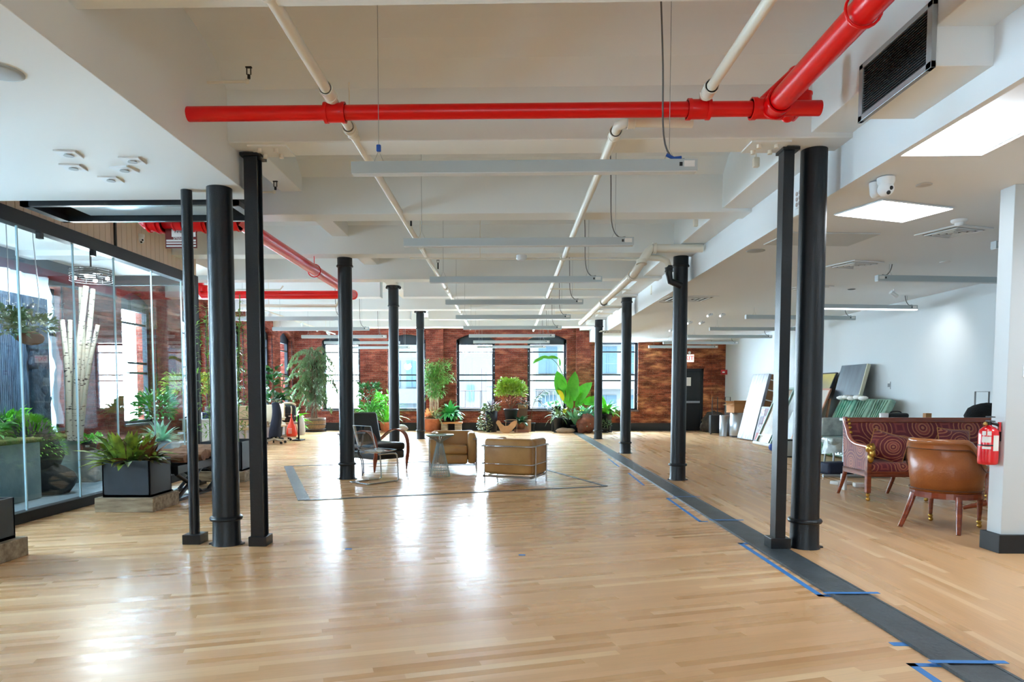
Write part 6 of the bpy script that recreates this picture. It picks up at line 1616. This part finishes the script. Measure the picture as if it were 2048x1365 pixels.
for k in range(9):
    x, y = G.uniform(-.2, .2), G.uniform(-.25, .25); zt_ = G.uniform(1.7, 2.35); st.tube([(x, y, 0), (x + G.uniform(-.1, .1), y, zt_)], .008, 5)
    for j in range(90):
        f = G.random(); fo.leaf((x + G.uniform(-.17, .17), y + G.uniform(-.15, .15), .15 + f * (zt_ - .1)), rdir(-.2), G.uniform(.09, .16), .024, 1.0, 2)
st.build('cane', GSTEM, t); fo.build('foliage', leafm('bamboo_screen', (66, 118, 46), (110, 150, 60)), t, recalc=False)
# log bench
t = thing('log_bench', 'black bench with crossed legs holding split logs', 'bench', (-4.28, 9.05, 0))
mb = MB(); mb.box((-.24, -.82, .34), (.24, .82, .44)); mb.build('top_frame', BLACK, t, bevel=.004)
for y in (-.45, .42):
    for s in (1, -1):
        mb = MB(); mb.tube([(.2, y - s * .34, .02), (.2, y + s * .34, .34)], .032, 4); mb.tube([(-.2, y - s * .34, .02), (-.2, y + s * .34, .34)], .032, 4); mb.build('crossed_leg', BLACK, t)
mb = MB(); mb.box((.16, -.85, 0), (.24, .85, .035)); mb.box((-.24, -.85, 0), (-.16, .85, .035)); mb.build('floor_rail', BLACK, t)
LOGM = mt('split_log', (150, 112, 84), .85, var=(110, 78, 58), vscale=9, bump=.5, bscale=20)
for k in range(8):
    y = 9.05 - .72 + k * .207; r_ = .078 + .022 * ((k * 3) % 4) / 3
    pr = [(math.cos(a) * r_ * 1.0, math.sin(a) * r_ * .9) for a in [math.pi + math.pi * j / 8 for j in range(9)]]
    mb = MB(); mb.prism([(u, v + .1) for u, v in pr] + [(r_ * .55, .125 + .02 * (k % 3)), (-r_ * .6, .13 + .012 * (k % 2))], 'x', -.27, .29 + .02 * (k % 3))
    simple('split_log', 'split log with pale sawn end on black bench, %s from the near end' % ('first', 'second', 'third', 'fourth', 'fifth', 'sixth', 'seventh', 'eighth')[k], 'log', mb, LOGM, (-4.28, y, .44), R(G.uniform(-4, 4)), 'split logs on the bench')

# ================================================================ GARDEN ROOM
BLOCKM = mt('stained_concrete', (168, 180, 172), .85, var=(96, 122, 128), vscale=2.2, vamt=.9, bump=.5, bscale=10)
MOSS = mt('moss', (84, 112, 46), .95, var=(128, 110, 60), vscale=6, bump=1, bscale=30)
def block(label, x0, x1, y0, y1, h):
    t = thing('concrete_trough', label, 'planter', ((x0 + x1) / 2, (y0 + y1) / 2, .012)); w, d = (x1 - x0) / 2, (y1 - y0) / 2
    mb = MB(); mb.box((-w, -d, 0), (w, d, h)); mb.build('trough', BLOCKM, t, bevel=.02)
    mb = MB(); mb.rbox((-w - .02, -d - .02, h - .01), (w + .02, d + .02, h + .05), .025); mb.build('moss_top', MOSS, t)
    return t
block('stained concrete trough with mossy top nearest behind the glass', -7.2, -5.86, 7.7, 8.4, .72)
block('stained concrete trough behind the boulder in garden room', -7.3, -6.3, 9.0, 9.85, .68)
mb = MB(); mb.ball((0, 0, .42), .46, 22, sq=(.8, .8, 1.25), noise=.1, seed=51); mb.ball((.25, .0, .2), .32, 16, sq=(1.0, .8, .75), noise=.12, seed=52); simple('garden_boulder', 'large dark mossy rock between two concrete troughs', 'rock', mb, mt('wet_rock', (70, 66, 58), .8, var=(36, 38, 38), vscale=4, bump=1, bscale=8), (-6.28, 8.78, .0))
t = plant('moss_mound', 'bright green moss fringe over the large dark rock', (-6.25, 8.78, .0))
mb = MB(); 
for k in range(700):
    a = G.uniform(0, 6.28); e = G.uniform(.15, 1.4); d = Vector((math.cos(a) * math.cos(e) * .8, math.sin(a) * math.cos(e) * .8, math.sin(e) * 1.25))
    mb.leaf(Vector((0, 0, .42)) + d * .46, d + Vector((0, 0, -.2)), .09, .02, 1.5, 2)
mb.build('foliage', leafm('moss_green', (84, 140, 50), (120, 160, 60)), t, recalc=False)
BIRCH = None
def birch_mat():
    m, nt, N, L, B = newmat('birch_bark')
    tc = nd(N, 'ShaderNodeTexCoord'); mp = nd(N, 'ShaderNodeMapping'); mp.inputs['Scale'].default_value = (11, 11, 34); L.new(tc.outputs['Object'], mp.inputs['Vector'])
    nz = nd(N, 'ShaderNodeTexNoise'); nz.inputs['Scale'].default_value = 1.1; nz.inputs['Detail'].default_value = 4; L.new(mp.outputs[0], nz.inputs['Vector'])
    rp = nd(N, 'ShaderNodeValToRGB'); rp.color_ramp.elements[0].position = .35; rp.color_ramp.elements[0].color = lin((52, 46, 42)); rp.color_ramp.elements[1].position = .41; rp.color_ramp.elements[1].color = lin((186, 180, 164))
    L.new(nz.outputs['Fac'], rp.inputs[0]); L.new(rp.outputs[0], B.inputs['Base Color']); B.inputs['Roughness'].default_value = .7
    return m
BIRCH = birch_mat()
names = ['first', 'second', 'third', 'fourth', 'fifth', 'sixth', 'seventh']
for i, (bx_, tx, zt_, r_, dy) in enumerate(((138, 124, 640, .055, 0), (150, 140, 640, .05, .15), (157, 163, 575, .06, .25), (148, 172, 572, .06, .1), (150, 186, 578, .055, .3), (160, 196, 650, .045, .05), (134, 128, 690, .04, .25))):
    b_ = at(bx_, 868, 9.6 + dy); e_ = at(tx, zt_, 9.6 + dy)
    mb = MB(); mb.tube(smooth_path([(0, 0, -.1), tuple((e_ - b_) * .5 + Vector((.03 * (-1) ** i, 0, 0))), tuple(e_ - b_)], 5), [r_ * .7 * (1.1 - .02 * k) for k in range(11)], 12)
    simple('birch_trunk', 'upright white birch trunk in the garden room, %s from the left' % names[(0, 2, 3, 4, 5, 6, 1)[i]], 'tree trunk', mb, BIRCH, b_, 0, 'birch trunks in the garden room')
# carved dark wall slab with a ribbed part and a bark part
t = thing('ribbed_slab', 'dark blue-black ribbed bark slab standing before garden window', 'sculpture', (-7.0, 9.35, .0))
SLAB = mt('blue_black_bark', (44, 60, 82), .35, var=(96, 128, 160), vscale=3, vamt=.8, bump=.8, bscale=12, stretch=(1, 6, 1))
mb = MB(); mb.box((-.06, -.5, .55), (.0, .95, 2.75)); mb.build('slab', SLAB, t)
mb = MB()
for k in range(26): mb.tube([(.0, -.48 + k * .036, .6), (.0, -.47 + k * .036, 1.6), (.0, -.475 + k * .036, 2.7)], .014, 5)
mb.build('ribs', SLAB, t)
mb = MB(); mb.rbox((-.02, .48, .5), (.09, .82, 2.6), .04)
for k in range(16): mb.ball((.06, G.uniform(.5, .8), .6 + k * .13), .1, 8, noise=.25, seed=60 + k, sq=(.5, 1, 1))
mb.build('rough_bark', mt('rough_blue_bark', (66, 88, 110), .5, var=(40, 54, 70), vscale=6, bump=1, bscale=18), t)
t = thing('stone_pedestal', 'pale carved stone block in the garden room carrying small pot', 'pedestal', (-6.22, 9.98, .012))
mb = MB(); mb.rbox((-.13, -.11, 0), (.13, .11, .47), .02); mb.build('block', mt('pale_carved_stone', (190, 186, 176), .85, var=(150, 150, 144), vscale=7, bump=.8, bscale=9), t)
t = plant('trailing_plant', 'light green small-leaved plant in dark pot on stone block', (-6.22, 9.98, .482)); pot(t, .1, .08, .14, BLACKPOT, saucer=False)
mb = MB(); cloud(mb, (0, 0, .16), (.2, .18, .12), 320, .05, .035, 1.0); mb.build('foliage', LF_BRIGHT, t, recalc=False)
mb = MB(); mb.box((.0, -.106, .05), (.06, -.10, .08)); mb.build('pot_label', PAPER, t)
for lab, p, rad, n, m, L_, W_2 in (('pale flowering shrub behind glass at left edge', (-6.45, 8.0, .78), (.45, .35, .2), 260, LF_MID, .14, .05), ('green leafy clump behind the trough by garden window', (-6.9, 9.1, .75), (.35, .35, .35), 260, LF_BRIGHT, .14, .05)):
    t = plant('garden_shrub', lab, p); mb = MB(); cloud(mb, (0, 0, .1), rad, n, L_, W_2); mb.build('foliage', m, t, recalc=False)
t = plant('hanging_plant', 'hanging basket with pale flowers behind the second pane', at(62, 672, 8.3))
mb = MB(); mb.ball((0, 0, -.03), .14, 14, sq=(1.1, 1, .6), noise=.08, seed=71); mb.build('basket', mt('coir', (128, 84, 54), .9), t)
mb = MB(); cloud(mb, (0, 0, .12), (.28, .25, .18), 420, .08, .025); mb.build('foliage', mt('hang_leaf', (120, 142, 96), .5, var=(150, 150, 110), vscale=9), t, recalc=False)
mb = MB(); cloud(mb, (.0, 0, .3), (.42, .3, .2), 40, .035, .03); mb.build('flower', PAPER, t, recalc=False)
mb = MB(); mb.tube([(0, .1, .1), (.05, .1, .5), (.0, .1, 1.2), (0, .1, 1.86)], .006, 5); mb.build('hanger_wire', GREYMET, t)
t = plant('hanging_plant', 'green hanging plant half cut by the left picture edge', at(8, 655, 8.1))
mb = MB(); cloud(mb, (0, 0, 0), (.3, .25, .35), 420, .1, .04); mb.build('foliage', mt('hang_leaf2', (90, 130, 70), .5, var=(130, 150, 100), vscale=9), t, recalc=False)
mb = MB(); mb.tube([(0, .1, 0), (0, .1, 1.45)], .006, 5); mb.build('hanger_wire', GREYMET, t)
for i, (p, s_, rows) in enumerate((((-6.7, 14.2, 0), 1.0, 260), )):
    t = plant('yellow_bamboo', 'yellow-green shrub against the left brick wall, seen through glass', p); pot(t, .22, .18, .5, BLACKPOT)
    mb = MB(); mb.tube(smooth_path([(0, 0, .45), (.05, 0, .9), (-.05, 0, 1.3)], 4), .015, 6); mb.build('stem', STEM, t)
    mb = MB(); cloud(mb, (0, 0, 1.45), (.5, .5, .42), 600, .14, .03, 1.0); mb.build('foliage', mt('yellow_green_leaf', (176, 184, 60), .45, var=(120, 150, 50), vscale=6), t, recalc=False)
t = plant('leafy_shrub', 'dark leafy shrub by left brick wall behind the end pane', (-6.75, 12.9, 0)); pot(t, .22, .18, .5, TERRA)
mb = MB(); cloud(mb, (0, 0, 1.0), (.36, .4, .5), 300, .16, .06); mb.build('foliage', LF_MID, t, recalc=False)
t = plant('silver_shrub', 'silvery low shrub in a box behind glass end', (-6.3, 12.2, .42))
mb = MB(); rosette(mb, (0, 0, .02), 60, .42, .07, (10, 80), .8); mb.build('foliage', LF_SILV, t, recalc=False)
mb = MB(); mb.box((-.5, -.3, 0), (.5, .3, .44)); simple('storage_chest', 'grey chest standing beyond the glass end', 'chest', mb, mt('chest_grey', (130, 136, 140), .6), (-6.3, 12.2, 0))
# caged ceiling fan
t = thing('ceiling_fan', 'round caged ceiling fan with bulbs behind the glass', 'ceiling fan', at(182, 548, 9.2))
zc = 3.46 - t.location.z
mb = MB(); mb.lathe([(.09, zc), (.07, zc - .06), (.03, zc - .075)], 20); mb.build('canopy_mount', GREYMET, t)
mb = MB(); mb.tube([(0, 0, zc - .05), (0, 0, .02)], .012, 8); mb.lathe([(.03, .08), (.1, .04), (.1, -.02), (.05, -.05)], 16); mb.build('motor', BLACKM, t)
mb = MB()
for z in (-.1, -.07, -.04, -.01, .02, .05): mb.tube([(.26 * math.cos(a), .26 * math.sin(a), z) for a in [k * math.pi / 16 for k in range(32)]], .006, 5, closed=True)
for k in range(8): a = k * math.pi / 4; mb.tube([(.26 * math.cos(a), .26 * math.sin(a), -.1), (.26 * math.cos(a), .26 * math.sin(a), .05), (0, 0, .07)], .006, 5)
mb.build('cage', BLACKM, t)
for k in range(4):
    a = k * math.pi / 2 + .3
    b = MB(); b.ball((.2 * math.cos(a), .2 * math.sin(a), -.06), .03, 10); b.build('bulb', emat('bulb_glow', (255, 246, 235), 8.0) if k == 0 else bpy.data.materials['bulb_glow'], t)
    b = MB(); b.box((.05, -.04, -.02), (.22, .04, -.012), M=Matrix.Rotation(a + .6, 4, 'Z')); b.build('fan_blade', BLACKM, t)
fl = bpy.data.lights.new('fan_lamp', 'POINT'); fl.energy = 110; fl.color = (.88, .96, 1); fl.shadow_soft_size = .2
flo = bpy.data.objects.new('fan_lamp', fl); COL.objects.link(flo); flo.location = t.location + Vector((0, 0, -.16))
# ================================================================ DESKS AND OFFICE CHAIRS, LEFT BACK
t = thing('work_desk', 'long white work desk along the left brick wall', 'desk', (-6.9, 17.6, 0))
mb = MB(); mb.box((-.42, -2.6, .71), (.38, 2.6, .745)); mb.build('desk_top', WHITE, t, bevel=.004)
mb = MB(); mb.box((.33, -2.58, .1), (.35, 2.58, .7)); mb.build('modesty_panel', mt('grey_panel', (176, 178, 188), .6), t)
for y in (-2.5, 0, 2.5):
    mb = MB(); mb.box((-.38, y - .03, 0), (.34, y + .03, .71)); mb.build('leg', WHITE, t)
CRM = mt('cream_mesh', (206, 190, 160), .6); CBASE = mt('cream_plastic', (206, 196, 178), .4)
def office_chair(label, loc, rz):
    t = thing('office_chair', label, 'office chair', loc, rz, 'cream office chairs at the desk')
    mb = MB(); mb.rbox((-.24, -.24, .44), (.24, .24, .51), .03); mb.build('seat', CRM, t)
    mb = MB(); mb.rbox((-.23, .22, .56), (.23, .26, 1.02), .02); mb.tube([(0, .2, .46), (0, .28, .6)], .03, 8); mb.build('backrest', CRM, t)
    mb = MB(); mb.tube([(0, 0, .09), (0, 0, .44)], .028, 10); mb.build('gas_column', CBASE, t)
    for s in (-1, 1):
        mb = MB(); mb.tube([(s * .25, .05, .46), (s * .28, .05, .66)], .014, 6); mb.rbox((s * .28 - .03, -.12, .66), (s * .28 + .03, .14, .69), .012); mb.build('armrest', CBASE, t)
    for k in range(5):
        a = k * 2 * math.pi / 5 + .3; c_, s_ = math.cos(a), math.sin(a)
        mb = MB(); mb.tube([(0, 0, .12), (c_ * .3, s_ * .3, .075)], [.028, .016], 6); b = mb.build('base_spoke', CBASE, t)
        w_ = MB(); w_.tube([(c_ * .3 - s_ * .02, s_ * .3 + c_ * .02, .032), (c_ * .3 + s_ * .02, s_ * .3 - c_ * .02, .032)], .032, 10); w_.build('caster', BLACK, b)
    return t
oc = office_chair('cream office chair nearest the thick left column, dark cap on it', (-6.28, 16.15, 0), R(200))
copy_tree(oc, (-6.1, 17.6, 0), R(165), 'cream office chair with a navy jacket over its back')
copy_tree(oc, (-6.2, 18.9, 0), R(150), 'cream office chair holding a black backpack')
mb = MB(); mb.ball((0, 0, .05), .13, 14, sq=(1.1, .9, .7)); mb.box((-.1, -.2, 0), (.1, -.1, .015)); simple('baseball_cap', 'dark cap lying on nearest cream office chair arm', 'cap', mb, BLACKM, (-6.2, 16.05, .69))
NAVY = mt('navy_cloth', (28, 34, 52), .85, bump=.4, bscale=12)
mb = MB()
n_ = 14; vs = []; fs = []
for i in range(n_ + 1):
    f = i / n_
    for k in range(11):
        a = math.pi * 2 * k / 10
        rx = .09 + .06 * f ** .7; ry = .06 + .05 * f + .015 * math.sin(5 * a + f * 3)
        vs.append((rx * math.cos(a) + .03 * math.sin(f * 5), ry * math.sin(a), 1.06 - .86 * f + (.04 * math.sin(3 * a) if i == n_ else 0)))
for i in range(n_):
    for k in range(10): a = i * 11 + k; fs.append((a, a + 1, a + 12, a + 11))
mb.add(vs, fs, True); mb.ball((0, 0, 1.04), .10, 12, sq=(1, .5, .5)); simple('jacket', 'navy jacket hanging over an office chair back beside the H-shaped post', 'jacket', mb, NAVY, (-5.93, 17.28, .0), R(20))
t = thing('backpack', 'black backpack with cream straps on an office chair', 'backpack', (-6.1, 18.85, .51), R(10))
mb = MB(); mb.rbox((-.2, -.12, 0), (.2, .12, .48), .09, n=4); mb.rbox((-.16, -.17, .03), (.16, -.08, .24), .04); mb.build('bag', mt('black_nylon', (24, 28, 34), .55), t)
for s in (-1, 1):
    mb = MB(); mb.tube(smooth_path([(s * .08, -.10, .44), (s * .10, -.16, .36), (s * .09, -.17, .22)], 4), .017, 6); mb.build('strap', CRM, t)
mb = MB(); mb.tube(smooth_path([(-.2, 0, .5), (-.1, -.03, .56), (.1, -.03, .56), (.2, 0, .5)], 3), .03, 8); simple('rolled_towel', 'cream rolled cloth lying on top of the black backpack', 'towel', mb, CRM, (-6.1, 18.85, .47))
t = thing('shopping_bag', 'orange-red plastic bag hanging beside the backpack', 'bag', (-5.93, 18.55, .12))
mb = MB(); mb.lathe([(.001, .0), (.13, .01), (.15, .08), (.11, .28), (.05, .42), (.02, .52)], 14); mb.build('bag', mt('orange_red_plastic', (222, 62, 34), .35), t)
mb = MB(); mb.tube([(0, 0, .5), (.0, 0, .62)], .015, 6); mb.build('handle', mt('orange_red_plastic', (222, 62, 34), .35), t)
mb = MB()
for k in range(4): mb.box((-.05, -.148, .1 + k * .04), (.05, -.14, .115 + k * .04))
mb.build('printed_lines', PAPER, t)
mb = MB(); mb.lathe([(.001, .0), (.08, .01), (.11, .12), (.09, .35), (.04, .48), (.02, .55)], 12); simple('carrier_bag', 'white plastic bag hanging behind the orange-red bag', 'bag', mb, PAPER, (-5.78, 18.95, .13))
mb = MB(); mb.box((-.02, -.02, 0), (.02, .02, .7)); mb.box((-.12, -.2, 0), (.12, .2, .03)); simple('bag_stand', 'thin dark stand carrying the hanging plastic bags', 'stand', mb, BLACKM, (-5.8, 18.75, 0)) 
for i, (y, x, w_, h_, c_, lab) in enumerate(((15.5, -6.75, .3, .26, (226, 226, 232), 'white box on the desk between thick and H-shaped posts'), (15.9, -6.72, .26, .2, (196, 60, 64), 'red carton on desk between the thick and H-shaped posts'), (16.5, -6.8, .3, .32, (206, 206, 216), 'tall pale carton at back of desk pile'), (15.2, -6.8, .2, .14, (60, 76, 120), 'blue box at the near desk end'))):
    mb = MB(); mb.box((-w_ / 2, -.12, 0), (w_ / 2, .12, h_)); simple('desk_box', lab, 'box', mb, mt('desk_item_%d' % i, c_, .5, var=tuple(int(q * .6) for q in c_), vscale=9, vamt=.3), (x, y, .745), R(12 * i))
t = plant('desk_plant', 'brownish small potted plant on the desk pile', (-6.68, 16.0, .95)); pot(t, .07, .05, .1, TERRA, saucer=False)
mb = MB(); cloud(mb, (0, 0, .16), (.13, .13, .1), 90, .07, .03); mb.build('foliage', LF_RUST, t, recalc=False)
t = thing('tripod', 'light wooden tripod legs beside the bags at left back', 'tripod', (onx(589, 20.6), 20.6, 0))
for k in range(3):
    a = k * 2.09; mb = MB(); mb.tube([(0, 0, .55), (.14 * math.cos(a), .14 * math.sin(a), 0)], .018, 6); mb.build('leg', CRM, t)
t = plant('corner_yucca', 'narrow leaved plant at left jamb behind the thick left column', (onx(472, 18.0), 18.0, 0)); pot(t, .2, .15, .4, BLACKPOT)
mb = MB(); mb.tube([(0, 0, .38), (0, 0, 2.3)], .02, 6); mb.build('stem', STEM, t)
mb = MB()
for z in (1.1, 1.6, 2.1, 2.6): rosette(mb, (0, 0, z * .92), 26, .28, .04, (-10, 80), 1.2)
mb.build('foliage', LF_DARK, t, recalc=False)
